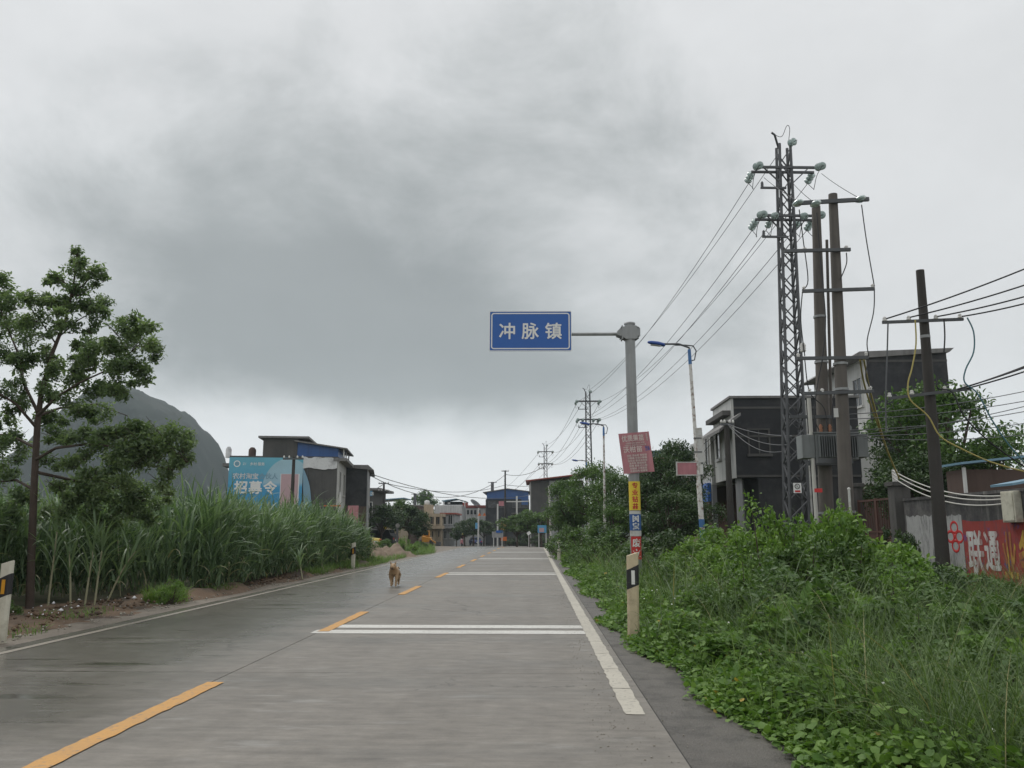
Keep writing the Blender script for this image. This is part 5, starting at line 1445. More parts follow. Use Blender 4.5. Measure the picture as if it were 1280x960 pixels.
# shed with blue roof behind the painted wall
SH = empty('shed', (12.5, 21, -.3), 'low brown shed with a blue sheet roof behind the painted wall', 'shed')
p = at(1202, 580, 23.0)
MB().bx(p.x, p.x + 5, 23.0, 23.9, -.5, p.z - .15).build('wall', 'brown_render', SH)
MB().bar((p.x - .15, 23.4, p.z + .0), (p.x + 5, 23.4, p.z + .55), 1.3, .06).build('roof_sheet', 'roof_sky', SH)
MB().bx(p.x - .02, p.x + .05, 22.9, 22.98, -.5, p.z - .1).build('post', 'steel_white', SH)
SH = empty('shed', (12, 18, -.3), 'small lean-to with a corrugated blue roof beside the meter box', 'shed')
p = at(1258, 606, 18.5)
MB().bx(p.x + .3, p.x + 3, 18.5, 19.1, -.5, p.z - .1).build('wall', 'brown_render', SH)
MB().bar((p.x, 18.7, p.z), (p.x + 3, 18.7, p.z + .55), .9, .05).build('roof_sheet', 'roof_sky', SH)
# canopy building glimpsed through the trees
Y0 = 52.0
a, b_ = at(806, 570, Y0).x, at(884, 570, Y0).x; z0_, z1_ = at(850, 579, Y0).z, at(850, 564, Y0).z
CN = empty('canopy_building', ((a + b_) / 2, Y0, 0), 'roadside building with a teal and red flat canopy behind the trees', 'building')
MB().prism(round_poly(b_ - a + 1.2, 9, 1.2), UZ, ((a + b_) / 2, Y0 + 4, z1_), UX, UY, (z1_ - z0_) * .55).build('canopy_roof', 'roof_teal', CN)
MB().prism(round_poly(b_ - a + .9, 8.7, 1.1), UZ, ((a + b_) / 2, Y0 + 4, z0_ + (z1_ - z0_) * .448), UX, UY, (z1_ - z0_) * .45).build('fascia', 'roof_red', CN)
for x in (a + .5, b_ - .3):
    MB().tube([(x, Y0 + 1.5, -.4), (x, Y0 + 1.5, z0_)], .18, 12).build('column', 'white_tile', CN)
MB().bx(a + .3, b_ + .2, Y0 + 5, Y0 + 8, -.4, z0_).build('wall', 'grey_panel', CN)
MB().bx(a, at(880, 600, Y0).x, Y0 - .3, Y0 - .1, at(850, 599, Y0).z, at(850, 592, Y0).z).build('counter_beam', 'pale_wall', CN)
Y0 = 47.5
e, a, b_, z = block('beige house with balconies past the white-fronted one', Y0, 884, 930, 572, 6, 'beige_wall', 'slab_grey', .4)
for k, y in enumerate((585, 612)): window(e, at(889, 600, Y0).x, Y0, at(889, y + 8, Y0).z, at(889, y, Y0).z, .35, '-y', frame='beige_wall', bars=0)
MB().bx(a - .5, a + .4, Y0 - .9, Y0, at(886, 628, Y0).z, at(886, 618, Y0).z).build('balcony', 'beige_wall', e)
# dark pole by the house and its service wires
e, tp = simple_pole(908, 527, 650, 32, 'dark timber pole standing in front of the white-fronted house', arms=1, r_=.11, armw=16)
for x1__, y1__, s_ in ((985, 556, .25), (987, 562, .45), (990, 545, .12)):
    wire(tp + Vector((0, -.1, -.1)), at(x1__, y1__, 26), s_, .014, 'cable_grey', 'service wire slung across the black house wall to the lattice tower', 'service wires across the black house')
for x1__, y1__ in ((820, 590), (838, 600)):
    wire(tp + Vector((0, -.1, -.1)), at(x1__, y1__, 60), .3, .014, 'cable_black', 'service wire from the dark timber pole back towards the trees', 'service wires behind the lamp post')

# ---------- poles and signs of the far street
simple_pole(480, 603, 660, 82, 'utility pole with crossarm rising from the left roadside trees', arms=2, armw=13)
simple_pole(518.8, 617, 660, 150, 'far stub of a pole above the beige house', arms=1, r_=.3, armw=9, mat='tower_steel')
simple_pole(615.5, 602.5, 660, 165, 'far stout pole behind the blue roofed hall', arms=1, r_=.35, armw=11, mat='tower_steel')
simple_pole(631.5, 588, 670, 118, 'slim utility pole standing before the blue roofed hall', arms=1, r_=.13, armw=9)
GF = 'distant wires across the far street'
for (xa, ya_, Ya, xb, yb_, Yb, s_) in ((462, 594, 75, 632, 593, 118, 2.6), (481, 604, 82, 632, 606, 130, 1.0), (632, 593, 118, 682, 582, 111, .6), (481, 604, 82, 446, 615, 75, .3), (462, 592, 75, 700, 607, 140, 2.2), (632, 606, 118, 680, 606, 111, .2)):
    wire(at(xa, ya_, Ya), at(xb, yb_, Yb), s_, .035, 'cable_grey', 'thin wire crossing the sky over the far end of the street', GF, n=16)
# white post with two orange warning triangles and a banner
Y0 = 115.0
p = at(598, 660, Y0); pm = Y0 / F
e = empty('warning_sign', (p.x, Y0, zg(Y0)), 'white post with two orange triangular warning signs and a blue banner', 'road sign')
MB().tube([(p.x, Y0, zg(Y0) - .3), (p.x, Y0, at(598, 635, Y0).z)], .11, 10).build('post', 'steel_white', e)
for px_ in (599.5, 605.5):
    c_ = at(px_, 643, Y0); s_ = 2.2 * pm
    MB().prism([(-s_, -s_ * .8), (s_, -s_ * .8), (0, s_)], FACE, (c_.x, Y0 - .14, c_.z), UX, UZ, .03).build('triangle', 'orange_sign', e)
MB().bx(p.x, at(606, 643, Y0).x, Y0 - .1, Y0 - .05, at(598, 645.4, Y0).z, at(598, 644.6, Y0).z).build('bracket', 'steel_white', e)
MB().bx(at(594, 657, Y0).x, at(597.5, 657, Y0).x, Y0 - .05, Y0, at(598, 661, Y0).z, at(598, 653.5, Y0).z).build('banner', 'banner_sky', e)
# white gantry post with hanging orange board
Y0 = 105.0; pm = Y0 / F
p = at(622, 660, Y0)
e = empty('gantry_sign', (p.x, Y0, zg(Y0)), 'white gantry post with orange and red notice boards at the town entrance', 'road sign')
MB().tube([(p.x, Y0, zg(Y0) - .3), (p.x, Y0, at(622, 630, Y0).z)], .10, 10).build('post', 'steel_white', e)
MB().bx(at(623.5, 640, Y0).x, at(630, 640, Y0).x, Y0 - .1, Y0 - .05, at(625, 632.5, Y0).z, at(625, 626.5, Y0).z).build('board', 'poster_red', e)
MB().bx(at(626.3, 657, Y0).x, at(633.5, 657, Y0).x, Y0 - .1, Y0 - .05, at(625, 662.5, Y0).z, at(625, 652, Y0).z).build('board', 'orange_sign', e)
MB().bx(at(626, 657, Y0).x, at(633.5, 657, Y0).x, Y0 - .1, Y0 - .05, at(625, 676, Y0).z, at(625, 671, Y0).z).build('board', 'orange_sign', e)
MB().bar((p.x, Y0 - .02, at(625, 654, Y0).z), (at(634, 654, Y0).x, Y0 - .02, at(625, 654, Y0).z), .08).build('crossbar', 'steel_white', e)
for k, ch in enumerate('欢迎'): text('lettering', ch, 'poster_yellow', e, Vector((at(630, 657, Y0).x, Y0 - .1, at(630, 655 + 5 * k, Y0).z)), UX, UZ, FACE, 4 * pm, .02, .02)
e = empty('notice_board', (at(622, 668, 104).x, 104, zg(104)), 'grey notice board with a dark blue street plate at the bend', 'sign')
MB().bx(at(615, 668, 104).x, at(629, 668, 104).x, 104, 104.06, at(622, 672, 104).z, at(622, 664.5, 104).z).build('board', 'grey_panel', e)
MB().bx(at(620, 668, 104).x, at(628.5, 668, 104).x, 103.92, 103.99, at(622, 666, 104).z, at(622, 663, 104).z).build('street_plate', 'sign_blue', e)
for px_ in (616.5, 627): MB().bx(at(px_, 668, 104).x, at(px_, 668, 104).x + .1, 104.06, 104.15, zg(104) - .3, at(622, 665, 104).z).build('post', 'steel_white', e)
# post with arm over the trees
Y0 = 100.0
p = at(646, 630, Y0)
e = empty('camera_mast', (p.x, Y0, zg(Y0)), 'white mast with a long horizontal arm above the roadside trees', 'mast')
MB().tube([(p.x, Y0, zg(Y0) - .3), (p.x, Y0, at(646, 620, Y0).z)], .1, 10).build('mast', 'steel_white', e)
MB().bar((p.x, Y0 - .02, at(646, 627, Y0).z), (at(633, 627, Y0).x, Y0 - .02, at(646, 627, Y0).z), .12).build('arm', 'steel_white', e)
MB().bar((p.x, Y0 - .02, at(646, 627, Y0).z), (at(661, 626, Y0).x, Y0 - .02, at(646, 626.5, Y0).z), .12).build('arm', 'steel_white', e)
# lamp post with light box and poster at the right-hand kerb
Y0 = 72.0
p = at(687, 640, Y0)
e = empty('light_box_post', (p.x, Y0, zg(Y0)), 'thin pale post with a white light box behind the right delineators', 'sign')
MB().tube([(p.x + .1, Y0, zg(Y0) - .3), (p.x - .05, Y0, at(686, 607, Y0).z)], .075, 10).build('post', 'peeling_white', e)
MB().bx(at(689.3, 647, Y0).x, at(694.5, 647, Y0).x, Y0 - .06, Y0 + .06, at(690, 652.5, Y0).z, at(690, 640.5, Y0).z).build('light_box', 'old_white', e)
MB().bx(at(684, 647, Y0).x, at(685.5, 647, Y0).x, Y0 - .06, Y0 + .06, at(690, 656, Y0).z, at(690, 641, Y0).z).build('side_board', 'brown_render', e)
e = empty('poster_board', (at(677, 662, 80).x, 80, zg(80)), 'bright blue and pink poster board at the bend', 'poster')
MB().bx(at(672, 662, 80).x, at(683, 662, 80).x, 80, 80.05, at(677, 666, 80).z, at(677, 656.5, 80).z).build('board', 'banner_sky', e)
MB().bx(at(674, 662, 80).x, at(680, 662, 80).x, 79.97, 79.998, at(677, 665, 80).z, at(677, 660, 80).z).build('print_panel', 'print_pink', e)
for px_ in (673, 682): MB().bx(at(px_, 662, 80).x, at(px_, 662, 80).x + .08, 80.05, 80.1, zg(80) - .3, at(677, 657, 80).z).build('post', 'steel_white', e)
e = empty('sign_board', (at(661, 666, 84).x, 84, zg(84)), 'small tilted white plate half sunk in the hedge', 'sign')
MB().box(at(661, 666.5, 84), (.36, .03, .30), (0, R(-35), 0)).build('plate', 'sign_white', e)
MB().tube([at(661, 667, 84.05), Vector((at(661, 666, 84).x, 84.05, zg(84) - .2))], .03, 6).build('post', 'steel_white', e)
e, _ = simple_pole(497, 654, 690, 46, 'bare grey stake with a round disc beside the dirt mounds', arms=0, r_=.06, mat='tower_steel')
c_ = at(497, 657, 45.9); MB().tube([c_, c_ + Vector((0, .03, 0))], .12, 14).build('disc', 'slab_grey', e)
MB().bx(at(481, 664, 81.8).x - .15, at(481, 664, 81.8).x + .15, 81.75, 81.8, zg(82), at(481, 652, 82).z).build('marker_sleeve', 'poster_yellow', [o for o in COL.objects if o.get('label', '').startswith('utility pole with crossarm')][0])
# ================================================================== dog running towards us
plain('fur', (0.40, 0.28, 0.17), 0.9, 0.35, 18, dirt=(0.22, 0.12, 0.06), dirt_amt=.5, dirt_scale=9)
plain('fur_dark', (0.07, 0.045, 0.03), 0.8)
def skin_mesh(verts, edges, radii, sub=2):
    me = bpy.data.meshes.new('skin'); me.from_pydata([tuple(v) for v in verts], edges, [])
    ob = bpy.data.objects.new('skin', me); COL.objects.link(ob)
    sk = ob.modifiers.new('s', 'SKIN'); sk.use_smooth_shade = True
    for i, r_ in enumerate(radii):
        d_ = me.skin_vertices[0].data[i]; d_.radius = (r_, r_) if isinstance(r_, (int, float)) else r_
        d_.use_root = (i == 0)
    sb = ob.modifiers.new('u', 'SUBSURF'); sb.levels = sub; sb.render_levels = sub
    out = bpy.data.meshes.new_from_object(ob.evaluated_get(bpy.context.evaluated_depsgraph_get()))
    bpy.data.objects.remove(ob)
    return out
dp = gnd(493, 733, 0.0)
DOG = empty('dog', dp, 'tan dog trotting along the wet road towards the viewer', 'dog')
# local: -y is forward
S = [(0, .22, .36), (0, .08, .36), (0, -.10, .35), (0, -.24, .36), (0, -.34, .43), (0, -.42, .495), (0, -.50, .485), (0, -.575, .45),
     (.075, -.24, .28), (.072, -.30, .17), (.06, -.29, .075), (.06, -.325, .018),
     (-.075, -.22, .27), (-.066, -.20, .16), (-.05, -.27, .085), (-.045, -.30, .022),
     (.075, .24, .28), (.078, .20, .18), (.072, .30, .11), (.07, .27, .018),
     (-.075, .22, .27), (-.078, .13, .17), (-.07, .20, .09), (-.068, .15, .018),
     (0, .31, .39), (.03, .40, .43), (.07, .47, .40)]
E = [(0, 1), (1, 2), (2, 3), (3, 4), (4, 5), (5, 6), (6, 7), (3, 8), (8, 9), (9, 10), (10, 11), (3, 12), (12, 13), (13, 14), (14, 15), (0, 16), (16, 17), (17, 18), (18, 19), (0, 20), (20, 21), (21, 22), (22, 23), (0, 24), (24, 25), (25, 26)]
RD = [.085, .085, .10, .105, .08, .088, .062, .036, .055, .032, .024, .024, .055, .032, .024, .024, .065, .042, .026, .024, .065, .042, .026, .024, .03, .022, .014]
me = skin_mesh(S, E, RD)
body = mesh_obj('body', me, 'fur', DOG)
def loc(p): return dp + Vector(p)
for s_ in (-1, 1):
    MB().add([loc((s_ * .012, -.42, .535)), loc((s_ * .066, -.40, .515)), loc((s_ * .074, -.41, .605)), loc((s_ * .04, -.365, .52))], [(0, 1, 2), (1, 3, 2), (3, 0, 2), (0, 3, 1)]).build('ear', 'fur', DOG)
    MB().sphere(loc((s_ * .036, -.512, .520)), .011, 8, 5).build('eye', 'fur_dark', DOG)
MB().sphere(loc((0, -.608, .455)), .019, 8, 5).build('nose', 'fur_dark', DOG)
MB().sphere(loc((0, -.580, .425)), .024, 8, 5, (1, 1.4, .5)).build('mouth', 'fur_dark', DOG)
DOG.rotation_euler = (0, 0, R(4))

# ================================================================== blue car, scooter rider, yellow van and loader far off
plain('car_blue', (0.02, 0.05, 0.16), .25, .05, 3)
plain('car_yellow', (0.62, 0.47, 0.06), .35, .05, 3)
plain('car_dark', (0.02, 0.02, 0.023), .3, .05, 3)
plain('tyre', (0.02, 0.02, 0.02), .8)
plain('tail_red', (0.5, 0.02, 0.02), .3)
plain('helmet', (0.75, 0.62, 0.12), .3)
plain('cloth_dark', (0.07, 0.035, 0.035), .9)
plain('loader_orange', (0.52, 0.24, 0.03), .5, .15, 3)
def car(p, yaw, label, mat, L_=4.2, W_=1.72, H_=1.5, van=False):
    e = empty('parked_car' if van else 'car', p, label, 'car')
    p = Vector(p)
    if van: pr = [(-.5, .22), (-.5, .62), (-.45, .66), (-.36, .97), (.44, 1.0), (.5, .6), (.5, .22)]
    else: pr = [(-.5, .20), (-.5, .52), (-.47, .56), (-.24, .62), (-.10, .96), (.25, 1.0), (.42, .66), (.49, .62), (.5, .20)]
    vs = []; n = len(pr)
    for s_, in ((-1,), (1,)):
        for a, b_ in pr:
            k = .5 if b_ < .7 else .5 - .10 * (b_ - .6) / .4 * 1.6
            vs.append(p + Vector((s_ * W_ * k, a * L_, b_ * H_)))
    fs = [list(range(n)), [n + i for i in range(n)][::-1]] + [(i, n + i, n + (i + 1) % n, (i + 1) % n) for i in range(n)]
    MB().add(vs, fs).build('body', mat, e, bevel=.06)
    for s_ in (-1, 1):
        for a in (-.32, .30):
            w = MB().tube([p + Vector((s_ * (W_ / 2 - .2), a * L_, .31)), p + Vector((s_ * (W_ / 2 + .01), a * L_, .31))], .31, 16).build('wheel', 'tyre', e)
            MB().tube([p + Vector((s_ * (W_ / 2 - .05), a * L_, .31)), p + Vector((s_ * (W_ / 2 + .02), a * L_, .31))], .18, 12).build('rim', 'steel_white', w)
        MB().box(p + Vector((s_ * (W_ / 2 - .18), -.5 * L_ - .01, .48 * H_)), (.26, .04, .13)).build('tail_light', 'tail_red', e)
    zc = (.82 * H_)
    if van: MB().box(p + Vector((0, -.408 * L_, zc)), (W_ * .72, .03, .26 * H_), (R(-15), 0, 0)).build('rear_window', 'dark_glass', e)
    else: MB().box(p + Vector((0, -.175 * L_, .80 * H_)), (W_ * .72, .03, .40), (R(-46), 0, 0)).build('rear_window', 'dark_glass', e)
    for s_ in (-1, 1): MB().box(p + Vector((s_ * (W_ / 2 - .06), .07 * L_, .80 * H_)), (.02, L_ * .40, .24 * H_), (0, R(-20) * s_, 0)).build('side_window', 'dark_glass', e)
    MB().box(p + Vector((0, -.5 * L_ - .01, .27 * H_)), (W_ * .9, .08, .14)).build('bumper', 'car_dark', e)
    MB().box(p + Vector((0, -.5 * L_ - .012, .40 * H_)), (.44, .02, .12)).build('number_plate', 'sign_white', e)
    e.rotation_euler = (0, 0, yaw)
    return e
Yc = 150.0; p = at(594.5, 670, Yc); car((p.x, Yc, zg(Yc)), R(14), 'small dark blue car driving towards the town', 'car_blue')
Yc = 64.0; p = at(440, 670, Yc); e = car((p.x, Yc, zg(Yc) - .05), R(70), 'yellow car parked beside the dark house', 'car_yellow', H_=1.45)
e.name = 'parked_car'
Yc = 80.0; p = at(469, 670, Yc); e = car((p.x, Yc, zg(Yc) - .02), R(80), 'black car parked under the left trees', 'car_dark', H_=1.75, van=True)

Yc = 112.0; p = at(577.5, 672, Yc); p = Vector((p.x, Yc, zg(Yc)))
SC = empty('scooter', p, 'small dark scooter ridden towards the viewer down the far street', 'scooter')
for a in (-.62, .60):
    w = MB().tube([p + Vector((-.05, a, .25)), p + Vector((.05, a, .25))], .25, 16).build('wheel', 'tyre', SC)
MB().add([p + Vector(q) for q in ((-.14, -.2, .3), (.14, -.2, .3), (.14, .7, .45), (-.14, .7, .45), (-.13, -.15, .38), (.13, -.15, .38), (.16, .75, .78), (-.16, .75, .78), (-.16, .1, .72), (.16, .1, .72))],
         [(0, 1, 5, 4), (4, 5, 9, 8), (8, 9, 6, 7), (7, 6, 2, 3), (0, 3, 2, 1), (0, 4, 8, 7, 3), (1, 2, 6, 9, 5)]).build('body', 'cloth_dark', SC)
MB().add([p + Vector(q) for q in ((-.2, -.5, .3), (.2, -.5, .3), (.16, -.36, .95), (-.16, -.36, .95), (0, -.62, .5), (0, -.5, .98))], [(0, 4, 5, 3), (4, 1, 2, 5), (1, 0, 3, 2), (0, 1, 4), (3, 5, 2)]).build('leg_shield', 'poster_red', SC)
MB().tube([p + Vector((-.33, -.32, 1.02)), p + Vector((0, -.40, .98)), p + Vector((.33, -.32, 1.02))], .02, 6).build('handlebar', 'dark_steel', SC)
MB().sphere(p + Vector((0, -.52, .92)), .08, 8, 6).build('headlight', 'sign_white', SC)
S = [(0, .25, .82), (0, .20, 1.05), (0, .14, 1.27), (0, .12, 1.42), (0, .10, 1.56), (.11, .2, .80), (.14, -.15, .78), (.13, -.12, .36), (.13, -.22, .32), (-.11, .2, .80), (-.14, -.15, .78), (-.13, -.12, .36), (-.13, -.22, .32),
     (.19, .14, 1.32), (.25, -.02, 1.12), (.27, -.24, 1.04), (-.19, .14, 1.32), (-.25, -.02, 1.12), (-.27, -.24, 1.04)]
E = [(0, 1), (1, 2), (2, 3), (3, 4), (0, 5), (5, 6), (6, 7), (7, 8), (0, 9), (9, 10), (10, 11), (11, 12), (2, 13), (13, 14), (14, 15), (2, 16), (16, 17), (17, 18)]
RD = [.14, .14, .15, .06, .10, .09, .08, .055, .045, .09, .08, .055, .045, .065, .05, .04, .065, .05, .04]
PN = empty('person', p, 'rider in dark clothes and a yellow helmet on the scooter', 'person')
mesh_obj('body', skin_mesh(S, E, RD, 1), 'cloth_dark', PN)
MB().sphere(p + Vector((0, .09, 1.60)), .15, 12, 8, (1, 1.1, 1)).build('helmet', 'helmet', PN)
MB().sphere(p + Vector((0, .0, 1.56)), .09, 10, 6).build('face', 'fur', PN)

Yc = 92.0; p = at(533, 674, Yc); p = Vector((p.x, Yc, zg(Yc)))
LD = empty('wheel_loader', p, 'orange machine parked by the trees before the beige house', 'loader')
MB().add([p + Vector(q) for q in ((-.5, -.6, .5), (.6, -.6, .5), (.6, .9, .5), (-.5, .9, .5), (-.45, -.55, 1.15), (.5, -.5, 1.0), (.5, .8, 1.0), (-.45, .8, 1.3))],
         [(0, 3, 2, 1), (4, 5, 6, 7), (0, 1, 5, 4), (1, 2, 6, 5), (2, 3, 7, 6), (3, 0, 4, 7)]).build('body', 'loader_orange', LD, bevel=.05)
MB().bx(p.x - .4, p.x + .3, p.y + .1, p.y + .8, p.z + 1.1, p.z + 1.75).build('cab', 'loader_orange', LD, bevel=.04)
MB().bx(p.x - .3, p.x + .2, p.y + .085, p.y + .105, p.z + 1.25, p.z + 1.65).build('window', 'dark_glass', LD)
for s_ in (-.55, .55):
    for a in (-.4, .7): MB().tube([p + Vector((s_ - .12, a, .4)), p + Vector((s_ + .12, a, .4))], .4, 16).build('wheel', 'tyre', LD)
MB().bar(p + Vector((.5, -.5, .8)), p + Vector((1.3, -.9, .35)), .12, .12).build('boom', 'loader_orange', LD)
MB().bx(p.x + 1.2, p.x + 1.7, p.y - 1.2, p.y - .6, p.z + .1, p.z + .55).build('bucket', 'dark_steel', LD)

# ================================================================== dirt mounds on the left verge
def mound(c, rx, ry, h_, label, seed):
    rng = np.random.default_rng(seed); n = 26; V = []
    ph = rng.random(10) * 6.28
    for j in range(n + 1):
        for i in range(n + 1):
            x, y = -1 + 2 * i / n, -1 + 2 * j / n
            r_ = math.hypot(x, y)
            z = max(0, 1 - r_ ** 1.6) * h_
            z *= 1 + .25 * math.sin(5 * x + ph[0]) * math.sin(4 * y + ph[1]) + .18 * math.sin(11 * x + ph[2] + 7 * y)
            z += (rng.normal() * .07 * h_ + .10 * h_ * math.sin(17 * x + ph[3]) * math.sin(19 * y + ph[4])) * (r_ < 1)
            V.append((x * rx, y * ry, z - .12))
    idx = np.arange((n + 1) ** 2).reshape(n + 1, n + 1)
    Fq = np.stack([idx[:-1, :-1], idx[:-1, 1:], idx[1:, 1:], idx[1:, :-1]], -1).reshape(-1, 4)
    return tag(mesh_obj('dirt_mound', np_mesh('dirt_mound', V, Fq), 'clay', None, c), label, 'dirt mound', 'dumped dirt mounds by the road')
mound((-8.7, 37.5, 0), 1.8, 1.7, .52, 'brown dirt mound nearest the cane end', 1)
mound((-8.0, 40.5, 0), 1.5, 1.6, .66, 'tallest pale brown dirt mound beside the grey stake', 2)
mound((-7.7, 44.5, 0), 1.5, 2.2, .58, 'clumpy dirt mound at the end of the row beside the road', 3)
mound((-10.3, 36.5, 0), 1.8, 1.5, .6, 'brown dirt mound touching the cane field', 4)
# ================================================================== plants
leafy('leaf_tree', (0.075, 0.116, 0.062), (0.185, 0.245, 0.132), .45, .45)
leafy('leaf_dark', (0.024, 0.048, 0.020), (0.064, 0.105, 0.038), .5, .2)
leafy('leaf_mid', (0.036, 0.076, 0.022), (0.112, 0.185, 0.050), .5, .25)
leafy('leaf_bright', (0.065, 0.135, 0.025), (0.175, 0.275, 0.060), .5, .3)
leafy('leaf_creeper', (0.050, 0.110, 0.022), (0.165, 0.265, 0.062), .55, .28, .25, yellow=(0.42, 0.30, 0.06))
leafy('grass', (0.045, 0.080, 0.025), (0.120, 0.180, 0.060), .55, .25, yellow=(0.30, 0.27, 0.13))
leafy('grass_bright', (0.06, 0.12, 0.025), (0.16, 0.24, 0.06), .55, .3)
leafy('cane_leaf', (0.050, 0.092, 0.044), (0.200, 0.280, 0.155), .45, .3, yellow=(0.34, 0.33, 0.20))
plain('cane_stalk', (0.30, 0.29, 0.18), .6, .3, 6)
plain('bark', (0.075, 0.055, 0.043), .9, .35, 6, bump=.6, bscale=30)
plain('petal', (0.75, 0.75, 0.70), .6, .1)
plain('dry_stem', (0.20, 0.15, 0.08), .9, .3, 6)

def limb(mb, pts, r0, r1, n=7):
    k = len(pts); mb.tube(pts, [r0 + (r1 - r0) * i / (k - 1) for i in range(k)], n)

# ---------- sugarcane: arching blades in great number
rng = np.random.default_rng(21)
def cane_edge(Y): return np.where(Y < 15.6, -9.7, np.where(Y < 18.2, -9.7 + (Y - 15.6) * .98, -7.15))
def cane(P, rng, hs):
    n = len(P); parts = []
    nl = 11
    base = np.repeat(P, nl, 0).copy()
    H_ = np.repeat(hs, nl)
    lev = np.tile(np.linspace(0.10, 0.62, nl), n)
    base[:, 2] += H_ * lev * (0.9 + .2 * rng.random(n * nl))
    base[:, :2] += rng.normal(size=(n * nl, 2)) * .05
    az = rng.random(n * nl) * 6.283
    el = R(66) + lev * .50 + rng.normal(size=n * nl) * .14
    ln = (0.55 + .5 * rng.random(n * nl)) * H_ * .62
    wd = .030 + .022 * rng.random(n * nl)
    dr = .5 + 1.9 * rng.random(n * nl) ** 1.4
    ti = np.clip(rng.random(n * nl) * .75 + .15 * (rng.random(n * nl) > .9), 0, .92)
    dead = (lev < .22) & (rng.random(n * nl) < .10)
    ti = np.where(dead, .99, ti); dr = np.where(dead, 2.6, dr)
    return ribbons(base, az, el, ln, wd, dr, rng, 7, ti)
n = 3400
Y = 3 + 33.0 * rng.random(n)
dpt = 13 * rng.random(n) ** 1.9
X = cane_edge(Y) - dpt - .1 * np.abs(rng.normal(size=n))
hs = 1.98 + .33 * rng.random(n) + .18 * np.sin(Y * .7) + .12 * np.sin(Y * 2.1 + X)
hs *= np.where(Y > 34.5, .85, 1) * np.where(dpt < .6, .93, 1)
P = np.stack([X, Y, np.zeros(n)], 1)
n2 = 2300
Y2_ = 3 + 30 * rng.random(n2); X2_ = cane_edge(Y2_) - 13 - 26 * rng.random(n2)
P2 = np.stack([X2_, Y2_, np.zeros(n2)], 1); h2 = 2.05 + .33 * rng.random(n2)
n3 = 900
Y3 = 3 + 33 * rng.random(n3); X3 = cane_edge(Y3) + .12 - .5 * rng.random(n3)
P3 = np.stack([X3, Y3, np.zeros(n3)], 1); h3 = .7 + .8 * rng.random(n3)
V, Fq, T = join([cane(P, rng, hs), cane(P2, rng, h2), cane(P3, rng, h3)])
tag(mesh_obj('sugarcane', np_mesh('sugarcane', V, Fq, T), 'cane_leaf'), 'dense green sugarcane field with arching blades', kind='stuff')
mb = MB(); r2 = random.Random(4)
for i in range(200):
    k = r2.randrange(n)
    if dpt[k] > 3.0: continue
    p = Vector(P[k]); q = p + Vector((r2.gauss(0, .12), r2.gauss(0, .12), hs[k] * .55)); mb.tube([p, q], [.016, .011], 5, False)
tag(mb.build('sugarcane_stalks', 'cane_stalk'), 'pale jointed cane stalks showing through the leaves', kind='stuff')
# single pale leaning canes standing out at the edge
def single_cane(px0, py0, px1, py1, label, seed):
    rg = np.random.default_rng(seed)
    b_ = gnd(px0, py0, 0.0); t_ = at(px1, py1, b_.y + .1)
    e = empty('sugarcane_plant', b_, label, 'sugarcane', 'pale leaning canes at the field edge')
    d_ = t_ - b_
    pts = [b_ + d_ * k + Vector((0, 0, .12 * math.sin(k * 3))) for k in (0, .25, .5, .75, 1)]
    MB().tube(pts, [.019, .018, .016, .013, .009], 8).build('stalk', 'cane_stalk', e)
    m_ = 20; tt = .35 + .6 * rg.random(m_); Pn = np.array(b_)[None] + np.array(d_)[None] * np.minimum(tt, 1)[:, None]
    V, Fq, T = ribbons(Pn, rg.random(m_) * 6.28, 1.0 + .4 * rg.random(m_), .6 + .5 * rg.random(m_), .03 + .015 * rg.random(m_), .6 + 1.6 * rg.random(m_), rg, 7, .6 + .3 * rg.random(m_))
    mesh_obj('leaves', np_mesh('leaves', V - np.array(b_)[None], Fq, T), 'cane_leaf', e)
for i, (a, b_, c_, d_, lab) in enumerate(((60, 757, 72, 660, 'bent pale cane rising just past the roadside tree trunk'), (88, 757, 86, 690, 'pale cane leaning towards the tree above the litter'), (106, 757, 120, 668, 'straight pale cane above the white litter'),
        (118, 757, 130, 672, 'second straight pale cane above the white litter'), (133, 755, 170, 690, 'pale cane slanting away beside the green grass tuft'), (378, 724, 372, 703, 'short broken cane bent over near the cane field end'), (405, 716, 398, 700, 'small broken cane stub leaning at the cane field end'))):
    single_cane(a, b_, c_, d_, lab, 50 + i)

# ---------- roadside tree on the left
def leaf_cloud(rng, centres, radii, n_per, size, squash=(1, 1, .75), flat=.35, up=None):
    out = []
    for c_, r_, m_ in zip(centres, radii, n_per):
        d = rng.normal(size=(m_, 3)); d = unit(d) * (rng.random((m_, 1)) ** .45)
        out.append(np.asarray(c_)[None] + d * r_ * np.array(squash)[None])
    P = np.concatenate(out)
    return leaves(P, size, rng, flat, None, .48, .3)
YT = 14.4
def tp_(x, y, dY=0): return at(x, y, YT + dY)
tb_ = gnd(38, 757, 0.0); YT = tb_.y
TREE = empty('roadside_tree', tb_, 'slender open-crowned tree standing on the dirt bank before the cane', 'tree')
mb = MB()
limb(mb, [tb_ - UZ * .2, tp_(39, 700), tp_(43, 600), tp_(47, 525)], .072, .054, 10)
limb(mb, [tp_(47, 528), tp_(52, 490, .1), tp_(66, 440, .2), tp_(82, 400, .2), tp_(92, 355, .2), tp_(98, 312, .2)], .055, .010)
